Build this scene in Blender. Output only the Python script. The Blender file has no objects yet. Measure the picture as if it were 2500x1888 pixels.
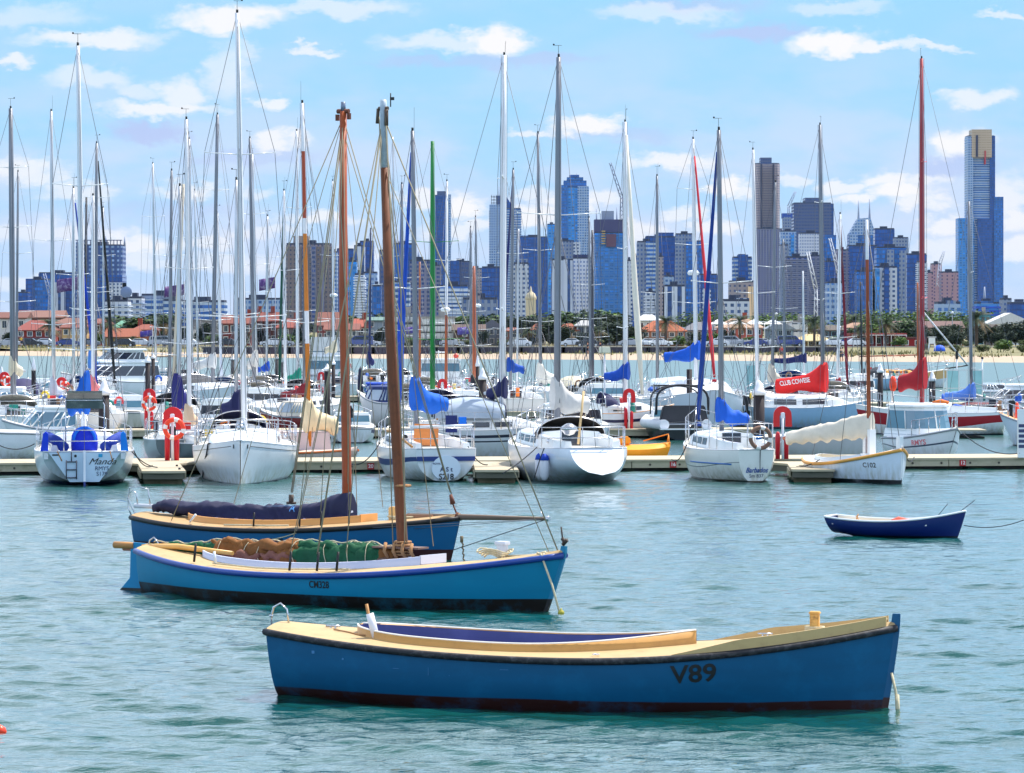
import bpy, bmesh, math, random
import numpy as np
from mathutils import Vector, Matrix
from mathutils.bvhtree import BVHTree
from mathutils import noise as mnoise
SC = bpy.context.scene
COL = SC.collection
R = math.radians
PI = math.pi
F = 9260.0      # focal length measured in pixels of the 2500 px wide photograph
H = 4.4         # eye height over the water
# ------------------------------------------------------------------ camera
cam = bpy.data.cameras.new('camera')
cam.sensor_width = 36.0
cam.lens = 36.0*F/2500.0
cam.shift_y = -(944-800)/2500.0
cam.clip_start = 1.0
cam.clip_end = 30000.0
camo = bpy.data.objects.new('camera', cam)
COL.objects.link(camo)
camo.location = (0, 0, H)
camo.rotation_euler = (R(90), 0, 0)
SC.camera = camo
SC.view_settings.view_transform = 'Standard'
SC.view_settings.look = 'None'
SC.view_settings.exposure = 0.6
SC.view_settings.gamma = 1.0
SC.cycles.max_bounces = 6
SC.cycles.transparent_max_bounces = 12
# ------------------------------------------------------------------ sun and sky
SUN_EL, SUN_AZ = R(62), R(52)      # azimuth measured clockwise from +Y (away from the camera)
sd = Vector((math.sin(SUN_AZ)*math.cos(SUN_EL), math.cos(SUN_AZ)*math.cos(SUN_EL), math.sin(SUN_EL)))
sun = bpy.data.lights.new('sun', 'SUN')
sun.energy = 4.2
sun.angle = R(0.5)
sun.color = (1.0, 0.95, 0.86)
suno = bpy.data.objects.new('sun', sun)
COL.objects.link(suno)
suno.rotation_euler = (-sd).to_track_quat('-Z', 'Y').to_euler()
suno.location = (0, 0, 100)

def s2l(c):
    """sRGB 0-255 triple to linear"""
    out = []
    for v in c:
        v = v/255.0
        out.append(v/12.92 if v <= 0.04045 else ((v+0.055)/1.055)**2.4)
    return tuple(out)

world = bpy.data.worlds.new("World")
SC.world = world
world.use_nodes = True
wn, wl = world.node_tree.nodes, world.node_tree.links
wn.clear()
def wnode(t, **kw):
    n = wn.new(t)
    for k, v in kw.items():
        setattr(n, k, v)
    return n
def wmath(op, a, b=None, c=None, clamp=False):
    n = wnode('ShaderNodeMath', operation=op, use_clamp=clamp)
    for i, x in enumerate((a, b, c)):
        if x is None: continue
        if isinstance(x, (int, float)): n.inputs[i].default_value = x
        else: wl.new(x, n.inputs[i])
    return n.outputs[0]
def wmix(fac, a, b):
    n = wnode('ShaderNodeMix', data_type='RGBA')
    for s, x in (('Factor', fac), ('A', a), ('B', b)):
        i = [k for k in n.inputs if k.name == s and (k.type == ('VALUE' if s == 'Factor' else 'RGBA'))][0]
        if isinstance(x, (int, float)): i.default_value = x
        elif isinstance(x, tuple): i.default_value = (*x, 1)
        else: wl.new(x, i)
    return [o for o in n.outputs if o.type == 'RGBA'][0]
sky = wnode('ShaderNodeTexSky', sky_type='NISHITA')
sky.sun_disc = False
sky.sun_elevation = SUN_EL
sky.sun_rotation = SUN_AZ
sky.air_density = 1.0
sky.dust_density = 0.4
sky.ozone_density = 2.0
tc = wnode('ShaderNodeTexCoord')
sep = wnode('ShaderNodeSeparateXYZ')
wl.new(tc.outputs['Generated'], sep.inputs[0])
X, Y, Z = sep.outputs
yc = wmath('MAXIMUM', Y, 0.02)
hx = wmath('DIVIDE', X, yc)           # tangent of azimuth
hz = wmath('DIVIDE', Z, yc)           # tangent of elevation
comb = wnode('ShaderNodeCombineXYZ')
wl.new(hx, comb.inputs[0]); wl.new(hz, comb.inputs[1])
# ragged edges: the cloud coordinates are pushed about by noise
def wnoise(scale, detail, sx=1, sz=1, off=0.0, rough=0.55):
    m = wnode('ShaderNodeMapping')
    m.inputs['Scale'].default_value = (sx, sz, 1)
    m.inputs['Location'].default_value = (off, off*.7, 0)
    wl.new(comb.outputs[0], m.inputs[0])
    n = wnode('ShaderNodeTexNoise')
    n.inputs['Scale'].default_value = scale
    n.inputs['Detail'].default_value = detail
    n.inputs['Roughness'].default_value = rough
    wl.new(m.outputs[0], n.inputs['Vector'])
    return n
n1 = wnoise(75, 8, 1, 1.9, 3.1, .62)
n2 = wnoise(22, 4, 1, 2.6, 9.4)
wv = wnode('ShaderNodeVectorMath', operation='MULTIPLY_ADD')
wl.new(n1.outputs['Color'], wv.inputs[0])
wv.inputs[1].default_value = (0.026, 0.013, 0)
wl.new(comb.outputs[0], wv.inputs[2])
wv2 = wnode('ShaderNodeVectorMath', operation='SUBTRACT')
wl.new(wv.outputs[0], wv2.inputs[0]); wv2.inputs[1].default_value = (0.013, 0.0065, 0)
# puffs: centre u,v, radii, strength (pixels of the photograph turned into angles)
PUFFS = [(240,98,175,24,.8),(540,42,140,32,.95),(800,28,190,20,.55),(1190,103,80,32,1),(1060,100,110,22,.6),
 (25,152,45,16,.75),(215,192,95,26,.55),(330,215,60,22,.5),(440,232,75,32,.75),(400,265,140,18,.85),(562,165,48,70,.5),(600,110,26,26,.35),
 (670,254,42,17,.8),(770,122,60,11,.7),(1430,310,85,24,1),(1300,328,60,10,.7),(2040,104,110,26,1),(2120,122,120,16,.9),
 (2260,118,80,11,.65),(2380,232,85,22,.7),(1640,392,95,22,.85),(1760,455,60,24,1),(1820,470,50,20,.8),(2345,345,70,38,1),
 (2200,468,85,28,1),(2080,490,70,16,.9),(2260,500,60,22,.8),(450,462,75,24,.8),(75,415,80,30,.75),(100,440,60,20,.7),
 (675,348,60,24,.85),(330,598,90,30,.85),(1130,500,60,32,1),(1310,535,70,26,.9),(780,540,90,20,.8),(1680,522,60,18,.7),
 (2460,480,60,60,.7),(2470,610,80,26,.75),(1480,490,60,20,.7),(640,570,90,20,.5),(60,560,90,26,.5),(1950,430,40,14,.6),
 (2440,78,60,0,0),(1620,30,160,18,.45),(2450,38,60,10,.6),(2300,620,70,30,.6),(60,30,140,30,.4),(1400,495,90,26,.9),(1560,560,80,22,.7),(1745,560,60,22,.8),(1130,560,80,22,.7),(1020,490,50,26,.8),(2150,440,70,22,.9),(2050,455,60,18,.8),(2320,560,60,24,.8),(2250,430,60,16,.7),(2475,540,60,26,.8),(200,470,90,22,.6),(560,640,110,24,.5),(330,640,90,22,.6),(30,690,80,22,.5),(500,590,70,20,.6),(880,610,60,20,.6),(1310,470,60,20,.6),(2200,640,70,20,.6),(620,460,50,16,.5),(150,560,70,20,.5),(2060,20,110,16,.4)]
GREYS = [(1850,72,130,22,.8),(1700,12,150,18,.5),(1270,150,190,18,.55),(370,318,90,24,.9),(2330,400,90,26,.7),(1020,150,110,16,.5),(620,385,170,20,.45),(420,520,160,24,.3),(1500,330,150,16,.4)]
def field(lst):
    acc = None
    for (u, v, ru, rv, s) in lst:
        if s == 0: continue
        a = wnode('ShaderNodeVectorMath', operation='SUBTRACT')
        wl.new(wv2.outputs[0], a.inputs[0]); a.inputs[1].default_value = ((u-1250)/F, (800-v)/F, 0)
        b = wnode('ShaderNodeVectorMath', operation='MULTIPLY')
        wl.new(a.outputs[0], b.inputs[0]); b.inputs[1].default_value = (F/ru, F/rv, 0)
        l = wnode('ShaderNodeVectorMath', operation='LENGTH')
        wl.new(b.outputs[0], l.inputs[0])
        m = wnode('ShaderNodeMapRange', interpolation_type='SMOOTHSTEP')
        wl.new(l.outputs['Value'], m.inputs[0])
        m.inputs[1].default_value = 1.45; m.inputs[2].default_value = 0.5
        m.inputs[3].default_value = 0; m.inputs[4].default_value = s
        acc = m.outputs[0] if acc is None else wmath('MAXIMUM', acc, m.outputs[0])
    return acc
puff = field(PUFFS)
grey = field(GREYS)
# thin veil and the general cover outside the view
vr = wnode('ShaderNodeMapRange', interpolation_type='SMOOTHSTEP')
wl.new(n2.outputs['Fac'], vr.inputs[0]); vr.inputs[1].default_value = .36; vr.inputs[2].default_value = .66
fade = wnode('ShaderNodeMapRange'); wl.new(hz, fade.inputs[0])
fade.inputs[1].default_value = .078; fade.inputs[2].default_value = .035; fade.inputs[3].default_value = .2; fade.inputs[4].default_value = .85
veil = wmath('MULTIPLY', vr.outputs[0], fade.outputs[0])
# base gradient of the low sky, passing into the physical sky higher up
ramp = wnode('ShaderNodeValToRGB')
el = ramp.color_ramp.elements
el[0].position = 0.0; el[0].color = (*s2l((198,220,252)), 1)
el[1].position = 1.0; el[1].color = (*s2l((160,218,255)), 1)
e = el.new(.22); e.color = (*s2l((190,220,254)), 1)
e = el.new(.6); e.color = (*s2l((168,220,255)), 1)
rr = wnode('ShaderNodeMapRange'); wl.new(hz, rr.inputs[0]); rr.inputs[2].default_value = .086
wl.new(rr.outputs[0], ramp.inputs[0])
c0 = wmix(wmath('MULTIPLY', veil, 1.0), ramp.outputs[0], s2l((214,227,252)))
c1 = wmix(grey, c0, s2l((188,204,246)))
c2 = wmix(puff, c1, s2l((252,251,253)))
lowsc = wnode('ShaderNodeVectorMath', operation='SCALE'); wl.new(c2, lowsc.inputs[0])
LOW = 0.675/0.09
lowsc.inputs['Scale'].default_value = LOW
# scattered cumulus on the rest of the dome (seen only by reflections and light)
dm = wnode('ShaderNodeTexNoise'); wl.new(tc.outputs['Generated'], dm.inputs['Vector']); dm.inputs['Scale'].default_value = 4.0; dm.inputs['Detail'].default_value = 5
dr = wnode('ShaderNodeMapRange', interpolation_type='SMOOTHSTEP'); wl.new(dm.outputs['Fac'], dr.inputs[0]); dr.inputs[1].default_value = .38; dr.inputs[2].default_value = .62; dr.inputs[4].default_value = .8
high0 = wmix(dr.outputs[0], sky.outputs[0], (9.0, 9.6, 10.6))
midb = wnode('ShaderNodeMapRange', interpolation_type='SMOOTHSTEP'); wl.new(Z, midb.inputs[0]); midb.inputs[1].default_value = .35; midb.inputs[2].default_value = .75
md = wmix(dr.outputs[0], (6.4, 9.2, 13.0), (10.4, 11.8, 14.0))
high = wmix(midb.outputs[0], md, high0)
hb = wnode('ShaderNodeMapRange', interpolation_type='SMOOTHSTEP'); wl.new(Z, hb.inputs[0]); hb.inputs[1].default_value = .088; hb.inputs[2].default_value = .17
fin = wmix(hb.outputs[0], lowsc.outputs[0], high)
bg = wnode('ShaderNodeBackground'); wl.new(fin, bg.inputs[0]); bg.inputs[1].default_value = 0.09
wo = wnode('ShaderNodeOutputWorld'); wl.new(bg.outputs[0], wo.inputs[0])
try:
    world.cycles.sampling_method = 'MANUAL'; world.cycles.sample_map_resolution = 512
except Exception: pass

# ------------------------------------------------------------------ pixel helpers (survey of the place from the photograph)
def P(u, v, d): return Vector(((u-1250)/F*d, d, H+(800-v)/F*d))
def DZ(v, z=0.0): return (H-z)*F/(v-800.0)
def UX(u, d): return (u-1250)/F*d

# ------------------------------------------------------------------ materials
MATS = {}
def mat(name, rgb, rough=.5, var=.08, scale=3.0, bump=0.0, metal=0.0, coat=0.0, rgb2=None, split=None, spec=.5, stain=None, lin=False, wob=.02, bscale=None, stretch=None, grime=None):
    """procedural surface. rgb 0-255 sRGB; rgb2+split: a second colour below object height split; stain: (rgb, amount, scale)"""
    if name in MATS: return MATS[name]
    m = bpy.data.materials.new(name); m.use_nodes = True
    nt = m.node_tree; N, L = nt.nodes, nt.links
    b = N['Principled BSDF']
    c = rgb if lin else s2l(rgb)
    b.inputs['Roughness'].default_value = rough
    b.inputs['Metallic'].default_value = metal
    b.inputs['Specular IOR Level'].default_value = spec
    if coat: b.inputs['Coat Weight'].default_value = coat; b.inputs['Coat Roughness'].default_value = .15
    t = N.new('ShaderNodeTexCoord')
    src = t.outputs['Object']
    if stretch:
        mp = N.new('ShaderNodeMapping'); mp.inputs['Scale'].default_value = stretch; L.new(src, mp.inputs[0]); src = mp.outputs[0]
    n = N.new('ShaderNodeTexNoise'); L.new(src, n.inputs['Vector'])
    n.inputs['Scale'].default_value = scale; n.inputs['Detail'].default_value = 5
    def mixc(fac, a, bb):
        x = N.new('ShaderNodeMix'); x.data_type = 'RGBA'
        ins = {k.identifier: k for k in x.inputs}
        f, A, B = ins['Factor_Float'], ins['A_Color'], ins['B_Color']
        if isinstance(fac, float): f.default_value = fac
        else: L.new(fac, f)
        for i, q in ((A, a), (B, bb)):
            if isinstance(q, tuple): i.default_value = (*q, 1)
            else: L.new(q, i)
        return [o for o in x.outputs if o.identifier == 'Result_Color'][0]
    lo = tuple(max(0, v*(1-var)) for v in c); hi = tuple(min(1, v*(1+var)) for v in c)
    col = mixc(n.outputs['Fac'], lo, hi)
    if grime:
        ng = N.new('ShaderNodeTexNoise'); mg = N.new('ShaderNodeMapping'); L.new(t.outputs['Object'], mg.inputs[0]); mg.inputs['Scale'].default_value = (5, 5, 1.2); L.new(mg.outputs[0], ng.inputs['Vector']); ng.inputs['Scale'].default_value = 1.6; ng.inputs['Detail'].default_value = 6
        sg = N.new('ShaderNodeSeparateXYZ'); L.new(t.outputs['Object'], sg.inputs[0])
        r1 = N.new('ShaderNodeMapRange'); L.new(sg.outputs[2], r1.inputs[0]); r1.inputs[1].default_value = split+.5; r1.inputs[2].default_value = split
        r2 = N.new('ShaderNodeMapRange'); L.new(ng.outputs['Fac'], r2.inputs[0]); r2.inputs[1].default_value = .38; r2.inputs[2].default_value = .68
        mm_ = N.new('ShaderNodeMath'); mm_.operation = 'MULTIPLY'; L.new(r1.outputs[0], mm_.inputs[0]); L.new(r2.outputs[0], mm_.inputs[1])
        m4 = N.new('ShaderNodeMath'); m4.operation = 'MULTIPLY'; L.new(mm_.outputs[0], m4.inputs[0]); m4.inputs[1].default_value = .75
        col = mixc(m4.outputs[0], col, s2l(grime))
    if rgb2 is not None:
        s = N.new('ShaderNodeSeparateXYZ'); L.new(t.outputs['Object'], s.inputs[0])
        ma = N.new('ShaderNodeMath'); ma.operation = 'MULTIPLY_ADD'
        L.new(n.outputs['Fac'], ma.inputs[0]); ma.inputs[1].default_value = wob; L.new(s.outputs[2], ma.inputs[2])
        mr = N.new('ShaderNodeMapRange'); L.new(ma.outputs[0], mr.inputs[0])
        mr.inputs[1].default_value = split+wob*.5+.006; mr.inputs[2].default_value = split+wob*.5-.006
        c2_ = s2l(rgb2)
        col = mixc(mr.outputs[0], col, c2_)
    if stain:
        n3 = N.new('ShaderNodeTexNoise'); L.new(t.outputs['Object'], n3.inputs['Vector'])
        n3.inputs['Scale'].default_value = stain[2]; n3.inputs['Detail'].default_value = 8; n3.inputs['Roughness'].default_value = .7
        m3 = N.new('ShaderNodeMapRange'); L.new(n3.outputs['Fac'], m3.inputs[0])
        m3.inputs[1].default_value = .5; m3.inputs[2].default_value = .72; m3.inputs[4].default_value = stain[1]
        col = mixc(m3.outputs[0], col, s2l(stain[0]))
    L.new(col, b.inputs['Base Color'])
    if bump:
        bp = N.new('ShaderNodeBump'); bp.inputs['Strength'].default_value = bump; bp.inputs['Distance'].default_value = .02
        if bscale:
            nb = N.new('ShaderNodeTexNoise'); L.new(src, nb.inputs['Vector']); nb.inputs['Scale'].default_value = bscale; nb.inputs['Detail'].default_value = 4
            L.new(nb.outputs['Fac'], bp.inputs['Height'])
        else: L.new(n.outputs['Fac'], bp.inputs['Height'])
        L.new(bp.outputs[0], b.inputs['Normal'])
    MATS[name] = m
    return m

# ------------------------------------------------------------------ object helpers
def tag(o, label=None, cat=None, group=None, kind=None):
    if label: o['label'] = label
    if cat: o['category'] = cat
    if group: o['group'] = group
    if kind: o['kind'] = kind
    return o
def empty(name, loc=(0, 0, 0), rz=0.0, label=None, cat=None, group=None, parent=None):
    o = bpy.data.objects.new(name, None); COL.objects.link(o)
    o.location = loc; o.rotation_euler = (0, 0, rz); o.empty_display_size = .3
    if parent: o.parent = parent
    return tag(o, label, cat, group)
def copy_tree(o, parent=None):
    c = o.copy(); COL.objects.link(c)
    if parent: c.parent = parent
    for ch in list(o.children): copy_tree(ch, c)
    return c

class MB:
    """collects shapes into one mesh"""
    def __init__(s): s.v = []; s.f = []; s.m = []; s.sm = []
    def add(s, vs, fs, mi=0, smooth=False):
        o = len(s.v); s.v.extend([tuple(p) for p in vs])
        for f in fs:
            s.f.append(tuple(o+i for i in f)); s.m.append(mi); s.sm.append(smooth)
        return s
    def box(s, c, d, mi=0, rz=0.0, ry=0.0, rx=0.0, taper=1.0):
        hx_, hy_, hz_ = d[0]/2, d[1]/2, d[2]/2
        M = Matrix.Rotation(rz, 3, 'Z') @ Matrix.Rotation(ry, 3, 'Y') @ Matrix.Rotation(rx, 3, 'X')
        vs = []
        for z in (-1, 1):
            k = taper if z > 0 else 1
            for x, y in ((-1, -1), (1, -1), (1, 1), (-1, 1)):
                vs.append(M @ Vector((x*hx_*k, y*hy_*k, z*hz_)) + Vector(c))
        return s.add(vs, [(3,2,1,0),(4,5,6,7),(0,1,5,4),(1,2,6,5),(2,3,7,6),(3,0,4,7)], mi)
    def tube(s, pts, r, n=8, mi=0, cap=True, smooth=True, flat=1.0):
        pts = [Vector(p) for p in pts]
        rs = r if isinstance(r, (list, tuple)) else [r]*len(pts)
        rings = []
        t0 = (pts[1]-pts[0]).normalized()
        up = Vector((0, 0, 1)) if abs(t0.z) < .9 else Vector((0, 1, 0))
        a = t0.cross(up).normalized()
        for i, p in enumerate(pts):
            t = (pts[min(i+1, len(pts)-1)]-pts[max(i-1, 0)])
            t = t.normalized() if t.length > 1e-9 else t0
            a = (a - t*a.dot(t))
            a = a.normalized() if a.length > 1e-6 else t.orthogonal().normalized()
            b = t.cross(a)
            rings.append([p+a*math.cos(2*PI*k/n)*rs[i]+b*math.sin(2*PI*k/n)*rs[i]*flat for k in range(n)])
        return s.loft(rings, True, mi, cap, cap, smooth)
    def loft(s, rings, closed=True, mi=0, cap0=False, cap1=False, smooth=True):
        n = len(rings[0]); o = len(s.v)
        for r_ in rings: s.v.extend([tuple(p) for p in r_])
        for i in range(len(rings)-1):
            for k in range(n if closed else n-1):
                k2 = (k+1) % n
                s.f.append((o+i*n+k, o+i*n+k2, o+(i+1)*n+k2, o+(i+1)*n+k)); s.m.append(mi if not callable(mi) else mi(i, k)); s.sm.append(smooth)
        mm = mi if not callable(mi) else mi(0, 0)
        if cap0: s.f.append(tuple(o+k for k in reversed(range(n)))); s.m.append(mm); s.sm.append(False)
        if cap1:
            q = o+(len(rings)-1)*n
            s.f.append(tuple(q+k for k in range(n))); s.m.append(mm); s.sm.append(False)
        return s
    def lathe(s, c, prof, n=16, mi=0, smooth=True):
        rings = [[(c[0]+r_*math.cos(2*PI*k/n), c[1]+r_*math.sin(2*PI*k/n), c[2]+z) for k in range(n)] for r_, z in prof]
        return s.loft(rings, True, mi, prof[0][0] > 1e-4, prof[-1][0] > 1e-4, smooth)
    def prism(s, poly, p0, ax_u, ax_v, ax_w, mi=0, smooth=False):
        """extrude a 2D polygon (u,v) along ax_w"""
        p0, U, V, W = Vector(p0), Vector(ax_u), Vector(ax_v), Vector(ax_w)
        a = [p0+U*x+V*y for x, y in poly]; b = [q+W for q in a]; n = len(poly)
        fs = [tuple(reversed(range(n))), tuple(range(n, 2*n))]+[(k, (k+1) % n, n+(k+1) % n, n+k) for k in range(n)]
        return s.add(a+b, fs, mi, smooth)
    def build(s, name, mats, parent=None, loc=None, rz=None, bevel=0.0):
        me = bpy.data.meshes.new(name)
        me.from_pydata(s.v, [], s.f)
        ml = mats if isinstance(mats, (list, tuple)) else [mats]
        for m in ml: me.materials.append(m)
        me.polygons.foreach_set('material_index', s.m)
        me.polygons.foreach_set('use_smooth', s.sm)
        me.update()
        bm = bmesh.new(); bm.from_mesh(me); bmesh.ops.recalc_face_normals(bm, faces=bm.faces)
        if bevel:
            ed = [e_ for e_ in bm.edges if e_.is_manifold and e_.calc_face_angle(0) > .6]
            bmesh.ops.bevel(bm, geom=ed, offset=bevel, segments=2, affect='EDGES', clamp_overlap=True)
        bm.to_mesh(me); bm.free()
        o = bpy.data.objects.new(name, me); COL.objects.link(o)
        if parent: o.parent = parent
        if loc is not None: o.location = loc
        if rz is not None: o.rotation_euler = (0, 0, rz)
        return o

def arc(p0, p1, sag, n=8):
    """a slack line between two points, sagging by sag metres"""
    p0, p1 = Vector(p0), Vector(p1)
    return [p0.lerp(p1, i/n)-Vector((0, 0, sag*4*(i/n)*(1-i/n))) for i in range(n+1)]

FONT_CACHE = {}
def text_polys(txt, bold=False, shear=0.0, spacing=1.0):
    cu = bpy.data.curves.new('t', 'FONT'); cu.body = txt; cu.size = 1.0; cu.align_x = 'CENTER'; cu.align_y = 'CENTER'
    cu.shear = shear; cu.space_character = spacing; cu.resolution_u = 3
    if bold: cu.offset = .02
    o = bpy.data.objects.new('t', cu); COL.objects.link(o)
    dg = bpy.context.evaluated_depsgraph_get(); dg.update()
    me = bpy.data.meshes.new_from_object(o.evaluated_get(dg))
    bm = bmesh.new(); bm.from_mesh(me); bmesh.ops.triangulate(bm, faces=bm.faces)
    for _ in range(2):
        long = [e_ for e_ in bm.edges if e_.calc_length() > .3]
        if long: bmesh.ops.subdivide_edges(bm, edges=long, cuts=1); bmesh.ops.triangulate(bm, faces=bm.faces)
    vs = [v.co.copy() for v in bm.verts]; fs = [[v.index for v in f.verts] for f in bm.faces]
    bm.free()
    bpy.data.objects.remove(o); bpy.data.curves.remove(cu); bpy.data.meshes.remove(me)
    return vs, fs
def lettering(txt, size, origin, au, av, m, parent, bvh=None, ray=None, bold=True, shear=0.0, name='lettering', off=.006, sx=1.0, spacing=1.0):
    vs, fs = text_polys(txt, bold, shear, spacing)
    au, av, origin = Vector(au).normalized(), Vector(av).normalized(), Vector(origin)
    out = []
    nrm = au.cross(av)
    for q in vs:
        p = origin+au*q.x*size*sx+av*q.y*size
        if bvh is not None:
            d = Vector(ray).normalized()
            h = bvh.ray_cast(p-d*3, d)
            if h[0] is not None: p = h[0]-d*off
        else: p = p+nrm*off
        out.append(p)
    b = MB(); b.add(out, fs)
    return b.build(name, m, parent)
# ================================================================== WATER AND LAND
def water_material():
    m = bpy.data.materials.new('water'); m.use_nodes = True
    nt = m.node_tree; N, L = nt.nodes, nt.links
    b = N['Principled BSDF']
    g = N.new('ShaderNodeNewGeometry')
    nz = N.new('ShaderNodeTexNoise'); L.new(g.outputs['Position'], nz.inputs['Vector'])
    nz.inputs['Scale'].default_value = .12; nz.inputs['Detail'].default_value = 3
    mx = N.new('ShaderNodeMix'); mx.data_type = 'RGBA'
    ins = {k.identifier: k for k in mx.inputs}
    L.new(nz.outputs['Fac'], ins['Factor_Float'])
    ins['A_Color'].default_value = (.003, .052, .047, 1); ins['B_Color'].default_value = (.005, .086, .068, 1)
    L.new([o for o in mx.outputs if o.identifier == 'Result_Color'][0], b.inputs['Base Color'])
    sy = N.new('ShaderNodeSeparateXYZ'); L.new(g.outputs['Position'], sy.inputs[0]); rg = N.new('ShaderNodeMapRange'); L.new(sy.outputs[1], rg.inputs[0]); rg.inputs[1].default_value = 90; rg.inputs[2].default_value = 260; rg.inputs[3].default_value = .07; rg.inputs[4].default_value = .32; L.new(rg.outputs[0], b.inputs['Roughness'])
    b.inputs['IOR'].default_value = 1.6
    b.inputs['Specular IOR Level'].default_value = .7
    def nn(scale, sx, sy, det, rough=.5):
        mp = N.new('ShaderNodeMapping'); L.new(g.outputs['Position'], mp.inputs[0]); mp.inputs['Scale'].default_value = (sx, sy, 1)
        mp.inputs['Rotation'].default_value = (0, 0, .25)
        t = N.new('ShaderNodeTexNoise'); L.new(mp.outputs[0], t.inputs['Vector'])
        t.inputs['Scale'].default_value = scale; t.inputs['Detail'].default_value = det; t.inputs['Roughness'].default_value = rough
        return t.outputs['Fac']
    a, c = nn(3.2, .55, 1, 5, .6), nn(1.3, .45, 1, 3)
    ad = N.new('ShaderNodeMath'); ad.operation = 'MULTIPLY_ADD'; L.new(c, ad.inputs[0]); ad.inputs[1].default_value = 1.6; L.new(a, ad.inputs[2])
    bp = N.new('ShaderNodeBump'); bp.inputs['Strength'].default_value = 1.0; bp.inputs['Distance'].default_value = .05
    L.new(ad.outputs[0], bp.inputs['Height']); L.new(bp.outputs[0], b.inputs['Normal'])
    return m
def build_water():
    rng = np.random.RandomState(4)
    def axis(breaks):
        out = [breaks[0][0]]
        for (a, b_, s) in breaks:
            n = max(1, int(round((b_-a)/s))); out.extend(list(a+(b_-a)*(np.arange(n)+1)/n))
        return np.array(out)
    xs = axis([(-700,-120,60),(-120,-40,8),(-40,-18,.7),(-18,-9,.14),(-9,9,.07),(9,18,.14),(18,40,.7),(40,120,8),(120,700,60)])
    ys = axis([(-60,20,10),(20,36,1.2),(36,62,.06),(62,90,.1),(90,125,.2),(125,200,1.0),(200,300,5),(300,700,25)])
    dx = np.gradient(xs); dy = np.gradient(ys)
    Xg, Yg = np.meshgrid(xs, ys); DX, DY = np.meshgrid(dx, dy)
    Zg = np.zeros_like(Xg)
    wind = R(262)
    for i in range(60):
        lam = .22*(1.7/.22)**(i/59.0)*rng.uniform(.85, 1.15)
        th = wind+rng.normal(0, .55)
        amp = .0056*lam**.78*rng.uniform(.6, 1.3)
        k = 2*PI/lam
        kx, ky = k*math.cos(th), k*math.sin(th)
        att = np.clip(1.6-np.maximum(np.abs(kx)*DX, np.abs(ky)*DY)/1.1, 0, 1)
        ph = rng.uniform(0, 2*PI)
        warp = .5*np.sin(Xg*.31+ph*3)+.5*np.sin(Yg*.23+ph*5)+.3*np.sin((Xg+Yg)*.67+ph)
        th_ = kx*Xg+ky*Yg+ph+warp; w = np.sin(th_) if i % 3 == 0 else 1-2*np.abs(np.sin(th_/2))**.9
        Zg += amp*att*w*(0.75+.5*np.sin(Xg*.09+Yg*.06+i))
    n, m_ = Xg.shape
    Zg -= Zg.mean()
    co = np.stack([Xg, Yg, Zg-.005], -1).reshape(-1, 3)
    idx = np.arange(n*m_).reshape(n, m_)
    q = np.stack([idx[:-1,:-1], idx[:-1,1:], idx[1:,1:], idx[1:,:-1]], -1).reshape(-1, 4)
    me = bpy.data.meshes.new('water')
    me.vertices.add(len(co)); me.vertices.foreach_set('co', co.astype(np.float32).ravel())
    me.loops.add(q.size); me.loops.foreach_set('vertex_index', q.astype(np.int32).ravel())
    me.polygons.add(len(q)); me.polygons.foreach_set('loop_start', np.arange(0, q.size, 4, dtype=np.int32))
    me.polygons.foreach_set('use_smooth', np.ones(len(q), dtype=bool))
    me.update(); me.validate()
    me.materials.append(water_material())
    o = bpy.data.objects.new('water', me); COL.objects.link(o); o['kind'] = 'structure'
build_water()

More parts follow.
